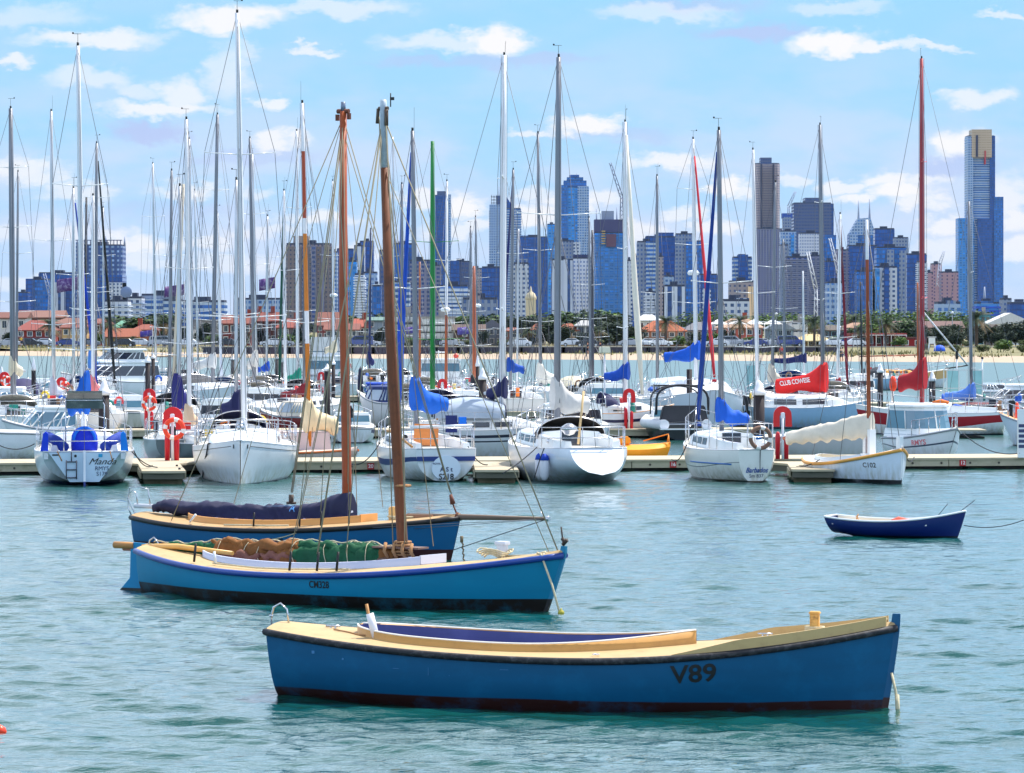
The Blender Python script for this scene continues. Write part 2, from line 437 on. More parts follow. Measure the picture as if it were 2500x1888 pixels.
# ================================================================== HULLS
class Hull:
    def __init__(s, L, B, sheer, tmin=.45, sw=.7, tm=.45, nb=2.1, ns=2.0, draft=.5, ks=-.05, rb=.3, rs=.1, pb=1.25, pm=2.6, q=1.6, N=40, M=12):
        s.__dict__.update(locals())
    def sheer_z(s, t):
        a, m, b = s.sheer
        return m+(a-m)*((s.tmin-t)/s.tmin)**2 if t < s.tmin else m+(b-m)*((t-s.tmin)/(1-s.tmin))**2
    def beam(s, t):
        if t < s.tm: return s.B/2*(1-(1-s.sw)*((s.tm-t)/s.tm)**s.ns)
        return max(.012, s.B/2*(1-((t-s.tm)/(1-s.tm))**s.nb))
    def keel(s, t):
        k = -s.draft
        if t < .4:
            u = t/.4; k = s.ks+(k-s.ks)*(u*u*(3-2*u))
        return k
    def pt(s, t, v, side=1):
        z0 = s.sheer_z(t); k = s.keel(t); b = s.beam(t)
        p = s.pm+(s.pb-s.pm)*t**2
        z = z0+(k-z0)*v
        y = b*(max(0, 1-v**p))**(1/s.q)
        w = max(0, (t-.55)/.45)**2.5; ws = max(0, (.35-t)/.35)**2
        x = -s.L/2+s.L*t-s.rb*w*v**1.15+s.rs*ws*v
        return Vector((x, y*side, z))
    def side_at(s, t, z, side=1):
        z0 = s.sheer_z(t); k = s.keel(t)
        return s.pt(t, min(1, max(0, (z-z0)/(k-z0))), side)
    def stations(s): return [.5-.5*math.cos(PI*i/s.N) for i in range(s.N+1)]
    def build(s, m, parent, bands=(), tr_mat=None, thick=True):
        """bands: (v0, v1, material) along the sheer; tr_mat paints the transom"""
        vs = sorted(set([0, 1]+[i/s.M for i in range(s.M+1)]+[v for b_ in bands for v in b_[:2]]))
        mats = [m]+[b_[2] for b_ in bands]+([tr_mat] if tr_mat else [])
        K = len(vs)
        def mi(i, k):
            kk = k if k < K-1 else 2*(K-1)-1-k
            v = (vs[kk]+vs[kk+1])/2
            for j, b_ in enumerate(bands):
                if b_[0] <= v <= b_[1]: return j+1
            return 0
        rings = []
        for t in s.stations():
            rings.append([s.pt(t, v, 1) for v in vs]+[s.pt(t, v, -1) for v in reversed(vs[:-1])])
        mb = MB(); mb.loft(rings, False, mi)
        mb.f.append(tuple(reversed(range(len(rings[0]))))); mb.m.append(len(mats)-1 if tr_mat else 0); mb.sm.append(False)
        o = mb.build('hull', mats, parent)
        s.bvh = BVHTree.FromPolygons([Vector(v) for v in mb.v], [list(f) for f in mb.f])
        s.obj = o
        return o
    def deck(s, m, parent, t0=0.0, t1=1.0, camber=.05, dz=.0, inset=.0, name='deck'):
        mb = MB(); rings = []
        for i in range(31):
            t = t0+(t1-t0)*i/30; b = max(.005, s.beam(t)-inset); z = s.sheer_z(t)+dz; x = -s.L/2+s.L*t
            rings.append([(x, b*f, z+camber*(1-f*f)) for f in (-1, -.66, -.33, 0, .33, .66, 1)])
        mb.loft(rings, False, 0)
        return mb.build(name, m, parent)
    def rail(s, m, parent, r=.03, t0=0.0, t1=1.0, dz=0.0, dy=0.0, name='rubbing_strake', flat=1.0, stern=True, n=6):
        mb = MB()
        for sd_ in (1, -1):
            pts = []
            for i in range(41):
                t = t0+(t1-t0)*i/40
                pts.append((-s.L/2+s.L*t, (s.beam(t)+dy)*sd_, s.sheer_z(t)+dz))
            mb.tube(pts, r, n, flat=flat)
        if stern and t0 == 0:
            b = s.beam(0)+dy; x = -s.L/2; z = s.sheer_z(0)+dz
            mb.tube([(x, b, z), (x, 0, z), (x, -b, z)], r, n)
        return mb.build(name, m, parent)
    def X(s, t): return -s.L/2+s.L*t

W_ALU = mat('spar_alloy', (205,208,214), .35, .06, 2, metal=.55)
W_GREY = mat('spar_grey', (128,132,142), .4, .06, 2, metal=.4)
W_WHITE = mat('white_gelcoat', (236,238,240), .25, .05, 1.5, coat=.4)
W_WOOD = mat('varnished_spar', (176,84,38), .35, .3, 3, coat=.5, stretch=(6,6,.8))
W_WOODD = mat('weathered_spar', (120,66,36), .6, .45, 4, stretch=(6,6,.6), stain=((60,34,22), .7, 3))
STEEL = mat('stainless_steel', (200,200,205), .25, .05, 5, metal=.9)
WIRE = mat('rigging_wire', (95,98,108), .4, .05, 5, metal=.5)
ROPE = mat('pale_rope', (205,192,160), .9, .25, 20, bump=.5)
ROPED = mat('dark_rope', (40,44,54), .9, .2, 20)
BLACK = mat('black_paint', (16,16,20), .4, .2, 5)
GLASSD = mat('dark_window', (30,36,52), .08, .2, 2, spec=.9)
GLASSB = mat('tinted_window', (86,128,150), .06, .25, 1.2, spec=.9)
CLEARV = mat('clear_vinyl', (168,180,196), .12, .2, 2, spec=.8)
TEAK = mat('teak', (188,132,74), .6, .25, 6, stretch=(1,8,1))
ANTIF = mat('antifoul', (20,26,44), .7, .2, 3)
INK = mat('black_lettering', (10,12,18), .5, .02, 3)
INKB = mat('navy_lettering', (28,44,90), .5, .02, 3)
REDM = mat('red_plastic', (215,20,28), .35, .1, 3)
ORANGE = mat('orange_ring', (242,66,30), .4, .1, 4)

def wrinkly(mb, path, prof, n=16, amp=.02, freq=6.0, mi=0, seed=0, cap=True):
    """cloth bundle along a path: prof(s) gives (half width, up, down)"""
    rings = []; m_ = len(path)
    for i, p in enumerate(path):
        p = Vector(p); s_ = i/(m_-1)
        t = (Vector(path[min(i+1, m_-1)])-Vector(path[max(i-1, 0)])).normalized()
        side = t.cross(Vector((0, 0, 1)))
        side = side.normalized() if side.length > .01 else Vector((0, 1, 0))
        w, up, dn = prof(s_)
        ring = []
        for k in range(n):
            a = 2*PI*k/n
            q = p+side*math.cos(a)*w+Vector((0, 0, 1))*(math.sin(a)*(up if math.sin(a) > 0 else dn))
            nz = mnoise.noise(Vector((q.x*freq*.5+seed, q.y*freq*.5+q.z*freq*.35, q.z*freq+seed*2)))+.5*mnoise.noise(q*freq*2)
            nz += .7*(.5-abs(mnoise.noise(Vector((q.x*freq*1.6+q.z*freq*.9, q.y*freq, seed+q.z*freq*.5)))*2))
            ring.append(q+(q-p).normalized()*nz*amp)
        rings.append(ring)
    mb.loft(rings, True, mi, cap, cap)
    return mb

# ================================================================== THE THREE BLUE OPEN BOATS
def coamed(Hh, parent, c0, c1, cw, ch, deckm, coamm, inm, fore='point', floor=.02, rise=.05, camber=.05, aft_n=2.4, thick=.03):
    """deck with an oval well, its coaming and the inside of the boat"""
    def half(t):
        s_ = (t-c0)/(c1-c0)
        if s_ <= 0 or s_ >= 1: return 0
        a = 1.0
        if s_ < .22: a = (1-(1-s_/.22)**aft_n)**(1/aft_n)
        f = 1.0
        if fore == 'point' and s_ > .35: f = 1-((s_-.35)/.65)**2.4
        elif fore == 'square' and s_ > .45: f = 1-.5*((s_-.45)/.55)**2
        return max(0.004, cw(t)*a*f)
    ts = sorted(set([i/60 for i in range(61)]+[c0+(c1-c0)*x for x in (.0002,.003,.01,.02,.035,.055,.08,.11,.15,.19,.23,.9,.94,.97,.985,.9998)]))
    mb = MB()
    for sd_ in (1, -1):
        rings = []
        for t in ts:
            b = Hh.beam(t); z = Hh.sheer_z(t); x = Hh.X(t); h = min(half(t), b*.97) if c0 < t < c1 else 0
            rings.append([(x, sd_*(b+(h-b)*f), z+camber*(1-((b+(h-b)*f)/max(b, .01))**2)) for f in (0, .25, .5, .75, 1)])
        mb.loft(rings, False, 0)
    dk = mb.build('deck', deckm, parent)
    tc_ = [t for t in ts if c0 <= t <= c1]
    if fore == 'square': tc_ = [t for t in tc_ if t <= c0+(c1-c0)*.9998]
    top = lambda t: Hh.sheer_z(t)+camber*(1-(half(t)/max(.01, Hh.beam(t)))**2)+ch+rise*max(0, ((t-c0)/(c1-c0)-.55)/.45)**1.5
    mb = MB()
    for sd_ in (1, -1):
        rings = []
        for t in tc_:
            h = half(t); x = Hh.X(t); z1 = top(t); z0 = z1-ch-rise-.05
            hi = max(0.0, h-thick)
            rings.append([(x, sd_*(h+.004), z0), (x, sd_*(h+.004), z1), (x, sd_*hi, z1+.004), (x, sd_*hi, z0)])
        mb.loft(rings, False, 0)
    if fore == 'square':
        t = tc_[-1]; h = half(t); mb.box((Hh.X(t), 0, top(t)-ch/2), (thick, 2*h, ch+.04))
    co = mb.build('coaming', coamm, parent)
    mb = MB()
    for sd_ in (1, -1):
        rings = []
        for t in tc_:
            h = max(0, half(t)-thick-.005); x = Hh.X(t); z1 = top(t)-.006
            yb = min(h, max(.02, Hh.side_at(t, floor).y*.9))
            rings.append([(x, sd_*h, z1), (x, sd_*(h*.97+.02*0), z1-.16), (x, sd_*(h*.8+yb*.2), (z1+floor)/2), (x, sd_*yb*.9, floor), (x, 0, floor-.01)])
        mb.loft(rings, False, 0)
    inn = mb.build('inner_lining', inm, parent)
    return half, top

def stem_prof(mb, Hh, up, y0):
    pr = [Hh.pt(1, v) for v in (.8, .6, .4, .2, .08, 0)]
    a = [(p.x+.035, p.z) for p in pr]+[(Hh.X(1)+.04, pr[-1].z+up), (Hh.X(1)-.05, pr[-1].z+up)]
    b = [(p.x-.07, p.z) for p in reversed(pr)]
    mb.prism(a+b, (0, y0, 0), (1,0,0), (0,0,1), (0,-2*y0,0))
def horn(parent, x, z, m=STEEL, name='boom_crutch', flip=1):
    mb = MB()
    pts = [(x+.02, 0, z-.22), (x-.05, 0, z-.1), (x-.06*flip, 0, z+.1), (x-.03, 0, z+.22), (x+.06, 0, z+.27), (x+.14, 0, z+.2), (x+.17, 0, z)]
    mb.tube(pts, .013, 8)
    mb.tube([(x-.06, 0, z+.1), (x-.06, 0, z+.13)], .024, 8)
    return mb.build(name, m, parent)

def blue_boat(which):
    if which == 'V':
        ps, pb_ = Vector((UX(683,45.8), 45.8, 0)), Vector((UX(2190,43.75), 43.75, 0))
        lab = 'nearest open blue wooden boat, bow to the right, with V89 painted on its hull'
    elif which == 'C':
        ps, pb_ = Vector((UX(362,63.5), 63.5, 0)), Vector((UX(1378,59.0), 59.0, 0))
        lab = 'sky blue wooden gaff sailing boat CM328 with green and rust brown furled sail'
    else:
        ps, pb_ = Vector((UX(351,75.2), 75.2, 0)), Vector((UX(1124,71.7), 71.7, 0))
        lab = 'blue wooden gaff sailing boat with navy boom cover and long bowsprit'
    d = pb_-ps; L = d.length; head = math.atan2(d.y, d.x); c = (ps+pb_)/2
    root = empty('sailing_boat' if which != 'V' else 'open_boat', c, head, lab, 'sailing boat' if which != 'V' else 'boat')
    return root, L, head, c

cream = mat('cream_deck_paint', (188,160,114), .65, .08, 2.5, stain=((150,122,84), .5, 4), bump=.15, bscale=30)
# ---------------- V89
root, L, head, c = blue_boat('V')
V = Hull(L, 2.45, (.80, .60, .97), tmin=.5, sw=.42, tm=.5, nb=2.35, ns=2.3, draft=.35, ks=-.12, rb=.2, rs=.1, pb=1.35, pm=3.4, q=2.2)
hp = mat('blue_hull_paint', (0,84,126), .5, .22, 1.2, rgb2=(52,22,20), split=.11, wob=.05, stain=((10,112,158), .35, 2.5), spec=.3, stretch=(.5,1,5))
V.build(hp, root)
worn = mat('worn_black_rubber', (22,22,30), .6, .4, 3, stain=((120,116,120), .45, 14))
V.rail(worn, root, .042, dz=-.035, dy=.012, n=8)
ochre = mat('ochre_coaming', (212,156,82), .5, .12, 2, stain=((170,116,60), .4, 5))
half, top = coamed(V, root, .135, .685, lambda t: V.beam(t)-.34, .085, cream, ochre, mat('navy_lining', (66,70,128), .5, .2, 2, stain=((90,92,150), .5, 1.5)), 'point', .03, .07)
# capping line along the coaming
mb = MB()
for sd_ in (1, -1):
    mb.tube([(V.X(t), sd_*(half(t)-.012), top(t)+.006) for t in [.136+.548*i/60 for i in range(61)]], .013, 6)
mb.build('coaming_cap', mat('white_cap', (238,232,222), .5), root)
# bulwark forward
for sd_ in (1, -1):
    mb = MB(); rings = []
    for i in range(21):
        t = .68+.305*i/20; x = V.X(t); b = V.beam(t); z = V.sheer_z(t); h = .012+.11*min(1, (t-.68)/.1)
        rings.append([(x, sd_*(b+.012), z-.02), (x, sd_*(b+.004), z+h), (x, sd_*max(.005, b-.035), z+h+.002), (x, sd_*max(.005, b-.05), z-.01)])
    mb.loft(rings, True, 0, True, True, False)
    mb.build('bulwark', mat('bulwark_paint', (196,166,112), .6, .1, 3, stain=((150,120,80), .4, 6)), root)
mb = MB(); x1 = V.X(1)
stem_prof(mb, V, .13, -.022)
mb.build('stem', mat('stem_blue', (0,86,130), .5, rgb2=(58,24,22), split=.13), root, bevel=.006)
xb = V.X(.872); zb = V.sheer_z(.872)
mb = MB(); mb.box((xb, 0, zb+.14), (.105, .095, .30)); mb.box((xb, 0, zb+.285), (.125, .115, .035))
mb.build('samson_post', mat('worn_post', (232,180,100), .7, .1, 4, stain=((90,50,30), .9, 9)), root, bevel=.01)
mb = MB()
for k in range(3): mb.tube([(xb+.11*math.cos(a), .1*math.sin(a), zb+.08+.02*k) for a in [2*PI*i/14 for i in range(15)]], .012, 6)
mb.tube([(xb, -.1, zb+.08), (xb+.3, -.12, zb+.09), (xb+.7, -.02, zb+.12), (x1-.12, .03, V.sheer_z(.98)+.1)], .016, 6)
mb.build('mooring_line', ROPE, root)
horn(root, V.X(0)-.05, V.sheer_z(0)+.0, name='stern_loop')
tw = .185
mb = MB(); mb.tube([(V.X(tw), -.5, V.sheer_z(tw)+.0), (V.X(tw)-.09, -.5, V.sheer_z(tw)+.33)], .047, 12); mb.build('rod_holder', mat('white_pipe', (228,226,232), .4), root)
mb = MB(); mb.tube([(V.X(tw)-.07, -.47, V.sheer_z(tw)+.1), (V.X(tw)-.14, -.47, V.sheer_z(tw)+.44)], .02, 8); mb.build('tiller_stub', TEAK, root)
mb = MB()
for k in range(12):
    a0 = 2*PI*k/12; a1 = 2*PI*(k+1)/12
    mb.tube([(V.X(.56)+.04*math.cos(a), -V.beam(.56)+.16+.04*math.sin(a), V.sheer_z(.56)+.035) for a in (a0, a1)], .007, 5)
mb.build('deck_ring', STEEL, root)
for x_, z_ in ((-.04,.62),(-.01,.3)):
    mb = MB(); mb.box((V.X(0)+x_, 0, z_), (.07, .05, .05)); mb.build('rudder_gudgeon', mat('blue_hull_paint', (0,84,142)), root)
tl = .665
lettering('V89', .285, (V.X(.713), -2, .435), (1, 0, .07), (0, 0, 1), INK, root, V.bvh, (0, 1, 0), bold=True, sx=1.12, off=.008)
mb = MB()
mb.tube([(V.X(.992), -.03, .42), (V.X(.999), -.04, .2), (V.X(1.004), -.05, -.1)], .016, 6); mb.tube([(V.X(1.001), -.045, .17), (V.X(1.003), -.05, -.12)], .026, 6)
mb.build('bow_rope', ROPE, root)
# paint scratches and plugs
mb = MB()
for (t, z, w, h) in ((.09, .56, .035, .035), (.145, .5, .02, .02), (.295, .40, .004, .09), (.33, .36, .01, .004), (.42, .45, .1, .004), (.24, .42, .08, .004)):
    p = V.side_at(t, z, -1); mb = MB(); mb.box((p.x, p.y-.002, z), (w, .008, h)); mb.build('paint_mark', mat('scratch', (70,130,180), .7), root)

for (t, y_) in ((.09, .0), (.78, -.5), (.78, .5), (.93, 0)):
    mb = MB(); z_ = V.sheer_z(t)+.055; mb.tube([(V.X(t)-.09, y_, z_+.02), (V.X(t)+.09, y_, z_+.02)], .014, 6); mb.tube([(V.X(t)-.03, y_, z_-.03), (V.X(t)-.03, y_, z_+.02)], .012, 6); mb.tube([(V.X(t)+.03, y_, z_-.03), (V.X(t)+.03, y_, z_+.02)], .012, 6); mb.build('cleat', STEEL, root)
for k in range(3):
    t = .27+.14*k; mb = MB(); mb.box((V.X(t), 0, .42), (.24, V.beam(t)*1.45, .03)); mb.build('thwart', mat('thwart_paint', (150,150,190), .6, .2, 3), root)
mb = MB(); mb.tube([(V.X(.1), -.2, V.sheer_z(.1)+.06), (V.X(.13), -.28, V.sheer_z(.13)+.055), (V.X(.15), -.4, V.sheer_z(.15)+.05), (V.X(.17), -.46, V.sheer_z(.17)+.06)], .009, 5); mb.build('loose_cord', mat('brown_rope', (170,126,86), .9, .3, 15), root)
# ---------------- CM328
root, L, head, c = blue_boat('C')
C = Hull(L, 2.75, (.72, .50, .90), tmin=.42, sw=.24, tm=.48, nb=2.5, ns=2.2, draft=.5, ks=-.15, rb=.55, rs=.05, pb=1.4, pm=3.2, q=2.1)
C.build(mat('bright_blue_hull', (0,124,164), .45, .16, 1.2, rgb2=(22,16,14), split=.17, wob=.02, stain=((0,140,176), .3, 1.8), spec=.35, stretch=(.5,1,4)), root)
C.rail(mat('cobalt_rail', (0,56,142), .35, .1, 3, coat=.3), root, .05, dz=-.045, dy=.012, n=8)
half, top = coamed(C, root, .15, .70, lambda t: C.beam(t)-.50, .10, cream, mat('pale_coaming', (206,210,232), .5, .06, 2), mat('grey_lining', (150,156,190), .6, .15, 2), 'square', .03, .03)
lab_cm = lettering('CM328', .155, (C.X(.548), -3, .335), (1, 0, 0), (0, 0, 1), INK, root, C.bvh, (0, 1, 0), bold=True, sx=.82, off=.008)
# rudder
mb = MB(); x0 = C.X(0)
mb.prism([(.03, .78), (-.34, .80), (-.36, .2), (-.58, -.02), (-.95, -.25), (-.95, -.5), (.03, -.5)], (x0-.02, -.025, 0), (1,0,0), (0,0,1), (0,.05,0))
mb.build('rudder', mat('rudder_blue', (4,132,182), .4, .12, 2, rgb2=(24,18,16), split=.03, wob=.02), root, bevel=.008)
mb = MB()
mb.tube([(x0-.72, 0, .74), (x0-.3, 0, .74)], .06, 10); mb.build('tiller_head', TEAK, root)
mb = MB(); mb.tube([(x0-.1, 0, .72), (x0+.7, -.1, .76), (x0+2.0, -.3, .70)], [.06, .05, .035], 8); mb.build('tiller', mat('tiller_wood', (235,178,96), .4, .15, 5), root)
horn(root, x0+.06, .62, name='tiller_strap')
mt = .629; mxp = C.X(mt); mzp = C.sheer_z(mt)
# mast position
Mi = root.matrix_basis
from math import cos, sin
def loc_of(root_loc, rz, w):
    q = Vector(w)-Vector(root_loc); return Vector((q.x*cos(rz)+q.y*sin(rz), -q.x*sin(rz)+q.y*cos(rz), q.z))
rl = root.location.copy()
dm = rl.y+mxp*sin(head)
topp = loc_of(rl, head, P(936, 262, dm))
kink = loc_of(rl, head, P(940, 410, dm-.02))
kink2 = loc_of(rl, head, P(952, 800, dm-.02))
mb = MB(); mb.tube([(mxp, 0, mzp-.3), (mxp, 0, mzp+.3), kink2, kink], [.085, .088, .082, .068], 12, 0); 
mast = mb.build('mast', W_WOODD, root)
mb = MB(); mb.tube([kink, topp, topp+Vector((0,0,.12))], [.062, .054, .05], 10); mb.build('mast_head', mat('silver_mast_paint', (170,182,196), .4, .15, 2, stain=((225,235,240), .8, 4)), mast)
mb = MB(); mb.tube([topp+Vector((-.09,-.0,-.02)), topp+Vector((.09,0,-.02))], .032, 8); mb.tube([topp+Vector((-.1,0,-.02)), topp+Vector((-.12,0,-.26))], .028, 8); mb.tube([topp+Vector((.08,-.03,-.04)), topp+Vector((.08,-.03,-.3))], .032, 8); mb.build('masthead_block', mat('block', (84,66,54), .6), mast)
mb = MB(); mb.tube([topp+Vector((.14,0,0)), topp+Vector((.14,0,.22))], .01, 5); mb.box(topp+Vector((.17,0,.13)), (.08,.01,.05)); mb.build('wind_indicator', BLACK, mast)
# boom with furled sail
bz = mzp+.17
b0 = Vector((x0-.0, .03, bz-.02)); b1 = Vector((mxp-.1, 0, bz+.02))
path = [b0.lerp(b1, i/110) for i in range(111)]
green = mat('green_sail', (14,84,52), .85, .35, 5, bump=.35, bscale=9); rust = mat('rust_sail', (128,80,34), .85, .4, 4, bump=.35, bscale=9); pink = mat('faded_pink_sail', (132,84,70), .8, .2, 4, bump=.3, bscale=9)
def prof_c(s_):
    g = .05+.03*s_ if s_ < .2 else .09+.10*min(1, (s_-.2)/.12)
    g *= 1+.22*math.sin(s_*17)*math.sin(s_*7+1)
    if s_ > .9: g *= 1-.35*(s_-.9)/.1
    return (g*.95, .05+g*.62, g*1.1+.02)
rings = MB(); wrinkly(rings, path, prof_c, 18, .065, 6.0, 0, 3)
def segmi(i, k):
    s_ = i/110
    if s_ < .29: return 0
    if s_ < .615: return 2 if (10 <= k <= 16 and .34 < s_ < .47) else 1
    if s_ < .94: return 0
    return 1
rings.m = [segmi(j//18, j % 18) if j < 110*18 else (0 if j == 110*18 else 1) for j in range(len(rings.f))]
boom = MB(); boom.tube([b0+Vector((-.55,0,-.02)), b1], .04, 8); boom = boom.build('boom', W_WOOD, root)
for (sa, sb, mm2, dz_, dy_, rr2, sd2) in ((.06,.30,green,.07,-.03,.05,5),(.27,.44,rust,.13,-.06,.085,8),(.40,.63,rust,.10,-.08,.10,2),(.60,.80,green,.12,-.06,.075,4),(.76,.95,green,.09,-.09,.085,9),(.33,.48,pink,-.07,-.17,.07,6),(.47,.6,pink,-.05,-.17,.06,1)):
    fl = MB(); wrinkly(fl, [b0.lerp(b1, sa+(sb-sa)*i/30)+Vector((0, dy_, dz_+.03*math.sin(i*.5+sd2))) for i in range(31)], lambda q: (rr2*(.35+.65*math.sin(PI*min(1,max(.02,q)))), rr2*(.4+.6*math.sin(PI*q)), rr2*1.1*(.4+.6*math.sin(PI*q))), 12, .032, 9.0, 0, sd2); fl.build('sail_fold', mm2, boom)
rings.build('furled_sail', [green, rust, pink], boom)
mb = MB()
for s_ in (.31, .42, .475, .62, .74, .83, .9):
    p = b0.lerp(b1, s_); w, up, dn = prof_c(s_)
    mb.tube([(p.x+.03*math.sin(a*2+s_*9), p.y+math.cos(a)*(w+.035), p.z+math.sin(a)*((up if math.sin(a) > 0 else dn)+.035)) for a in [2*PI*i/12 for i in range(13)]], .007, 5)
pp = []
for i in range(60):
    s_ = .02+.96*i/59; p = b0.lerp(b1, s_); w, up, dn = prof_c(s_); pp.append((p.x, p.y-.03*math.sin(i), p.z+up+.03+.02*math.sin(i*1.3)))
mb.tube(pp, .013, 5); mb.build('sail_lashing', ROPE, boom)
gaff = MB(); gaff.tube([b0+Vector((.9,.06,.02)), b1+Vector((-.1,.08,.04))], .032, 8); gaff.build('gaff', TEAK, root)
# rope work round the mast foot
mb = MB()
for k in range(5): mb.tube([(mxp+(.13+.02*(k % 2))*math.cos(a), (.13+.02*(k % 2))*math.sin(a), mzp+.22+.05*k) for a in [2*PI*i/12 for i in range(13)]], .018, 5)
mb.tube([(mxp+.12*math.cos(a), .12*math.sin(a), mzp+1.32) for a in [2*PI*i/12 for i in range(13)]], .02, 5)
for k in range(4): mb.tube([(mxp-.25+.17*k, -.12, mzp+.4), (mxp-.22+.17*k, -.2, mzp+.28), (mxp-.2+.17*k, -.12, mzp+.16)], .03, 5)
mb.build('halyard_coil', mat('brown_rope', (170,126,86), .9, .3, 15), mast)
mb = MB(); mb.box((mxp-.05, 0, mzp+.33), (.9, .3, .03)); mb.tube([(mxp-.4, -.1, mzp+.12), (mxp+.2, -.1, mzp+.12)], .05, 8); mb.build('mast_partner', mat('grey_partner', (120,92,80), .6, .2, 4), root)
# deck gear
xb = C.X(.86); zb = C.sheer_z(.86)
mb = MB(); mb.box((xb, 0, zb+.14), (.14, .13, .3)); mb.box((xb, 0, zb+.28), (.2, .17, .06)); mb.build('samson_post', mat('pale_post', (214,218,232), .5), root, bevel=.01)
mb = MB()
for k in range(4): mb.tube([(xb+(.18+.05*k)*math.cos(a)-.1, -.06+.14*math.sin(a), zb+.09+.025*k+.03*math.sin(a*3)) for a in [2*PI*i/16 for i in range(17)]], .013, 6)
mb.tube([(xb+.1, -.05, zb+.08), (xb+.6, -.05, zb+.11), (C.X(.965), -.1, C.sheer_z(.965)+.05), (C.X(.965)+.03, -.24, C.sheer_z(.965)-.02)], .02, 6)
mb.build('rope_coil', ROPE, root)
pr = loc_of(rl, head, P(1368, 1500, 58.6)); ps_ = Vector((C.X(.963), -.2, C.sheer_z(.963)+.02))
mb = MB(); mb.tube([ps_+Vector((-.1,.05,.02)), ps_, ps_.lerp(pr, .5)+Vector((.03,0,-.02)), Vector((pr.x, pr.y, -.05))], .018, 6); mb.build('mooring_line', ROPE, root)
mb = MB(); x1 = C.X(1)
stem_prof(mb, C, .1, -.024); mb.build('stem', mat('stem_cyan', (10,126,166), .5, rgb2=(22,16,14), split=.17), root)
mb = MB(); mb.tube([(x1-.02, 0, 1.0), (x1-.06, 0, 1.3)], .014, 6); mb.tube([(x1-.03, 0, 1.02), (x1+.05, 0, 1.1)], .03, 6); mb.tube([(x1-.04, 0, 1.12), (x1+.02, 0, 1.04)], .03, 6); mb.build('bow_fitting', mat('rusty_fitting', (60,46,40), .7), root)
mb = MB()
for t in (.21, .47, .535, .58):
    mb = MB(); mb.tube([(C.X(t), -C.beam(t)+.1, C.sheer_z(t)+.03), (C.X(t)+.02, -C.beam(t)+.12, C.sheer_z(t)+.33)], .022, 6); mb.build('shroud_deadeye', BLACK, root)
mb = MB(); mb.tube([(C.X(.265), -C.beam(.265)+.2, C.sheer_z(.265)+.05), (C.X(.265)-.03, -C.beam(.265)+.2, C.sheer_z(.265)+.24)], .022, 6); mb.build('fairlead', W_WHITE, root)
mb = MB(); mb.tube([(C.X(.26), -C.beam(.26)+.17, C.sheer_z(.26)+.05), (C.X(.38), -C.beam(.38)+.16, C.sheer_z(.38)+.05), (C.X(.45), -C.beam(.45)+.2, C.sheer_z(.45)+.05), (C.X(.6), -C.beam(.6)+.2, C.sheer_z(.6)+.05)], .014, 5); mb.build('jib_sheet', ROPE, root)
# rigging
mb = MB()
def chain(t, s_=-1, H_=C, up=.3): return Vector((H_.X(t), s_*(H_.beam(t)-.12), H_.sheer_z(t)+up))
t0 = topp+Vector((0,0,-.15))
for (t, s_, r_, up) in ((.535, -1, .016, .3), (.52, 1, .009, .3), (.47, -1, .007, .3), (.6, 1, .007, .3), (.60, -1, .009, .3)):
    mb.tube([t0, chain(t, s_, up=up)], r_, 5)
mb.tube([t0, Vector((C.X(.40), -.3, mzp+.55))], .008, 5); 
mb.tube([t0, Vector((C.X(.985), 0, C.sheer_z(.985)+.05))], .012, 5); mb.tube([t0+Vector((0,0,-.8)), Vector((C.X(.965), 0, C.sheer_z(.965)+.05))], .007, 5)
mb.tube([t0+Vector((.08,-.05,0)), Vector((mxp+.15, -.1, mzp+.4))], .012, 5); mb.tube([t0+Vector((-.08,0,0)), Vector((mxp-.15, -.06, mzp+.4))], .01, 5)
mb.tube([t0+Vector((0,0,-.3)), Vector((mxp+.03, -.1, mzp+4.4)), Vector((mxp+.12, -.12, mzp+1.3)), Vector((mxp+.12, -.12, mzp+.4))], .012, 5)
mb.build('rigging', mat('tarred_rope', (150,142,120), .8, .2, 8), root)

# ---------------- third boat
root, L, head, c = blue_boat('N')
B3 = Hull(L, 2.5, (.70, .56, .84), tmin=.42, sw=.36, tm=.48, nb=2.3, ns=2.2, draft=.5, ks=-.15, rb=.35, rs=.05, pb=1.4, pm=3.0, q=2.0)
B3.build(mat('deep_blue_hull', (0,88,136), .45, .14, 1.2, rgb2=(58,20,24), split=.2, wob=.02, spec=.35, stretch=(.5,1,4)), root)
B3.rail(mat('black_rail', (20,16,20), .5, .3, 3), root, .048, dz=-.045, dy=.01, n=8)
half, top = coamed(B3, root, .16, .72, lambda t: B3.beam(t)-.42, .11, mat('tan_deck', (182,148,102), .65, .1, 2.5, stain=((140,108,74), .5, 4)), mat('orange_coaming', (232,164,90), .5, .1, 2), mat('grey_lining', (150,156,190)), 'square', .03, .02)
lettering('MX3898', .11, (B3.X(.535), -3, .34), (1, 0, 0), (0, 0, 1), INK, root, B3.bvh, (0, 1, 0), bold=True, sx=.9, off=.008)
rl = root.location.copy(); mt = .652; mxp = B3.X(mt); mzp = B3.sheer_z(mt); dm = rl.y+mxp*sin(head)
topp = loc_of(rl, head, P(838, 272, dm)); k2 = loc_of(rl, head, P(838, 700, dm))
mb = MB(); mb.tube([(mxp, 0, mzp-.3), (mxp, 0, mzp+1), k2, topp], [.09, .092, .086, .066], 12); mast = mb.build('mast', mat('red_brown_spar', (168,78,36), .45, .3, 3, stretch=(5,5,.5), stain=((110,58,34), .6, 2)), root)
mb = MB(); mb.tube([topp, topp+Vector((0,0,.18))], [.05, .045], 10, 0); mb.build('mast_cap', mat('galvanised_cap', (120,130,150), .4, metal=.4), mast)
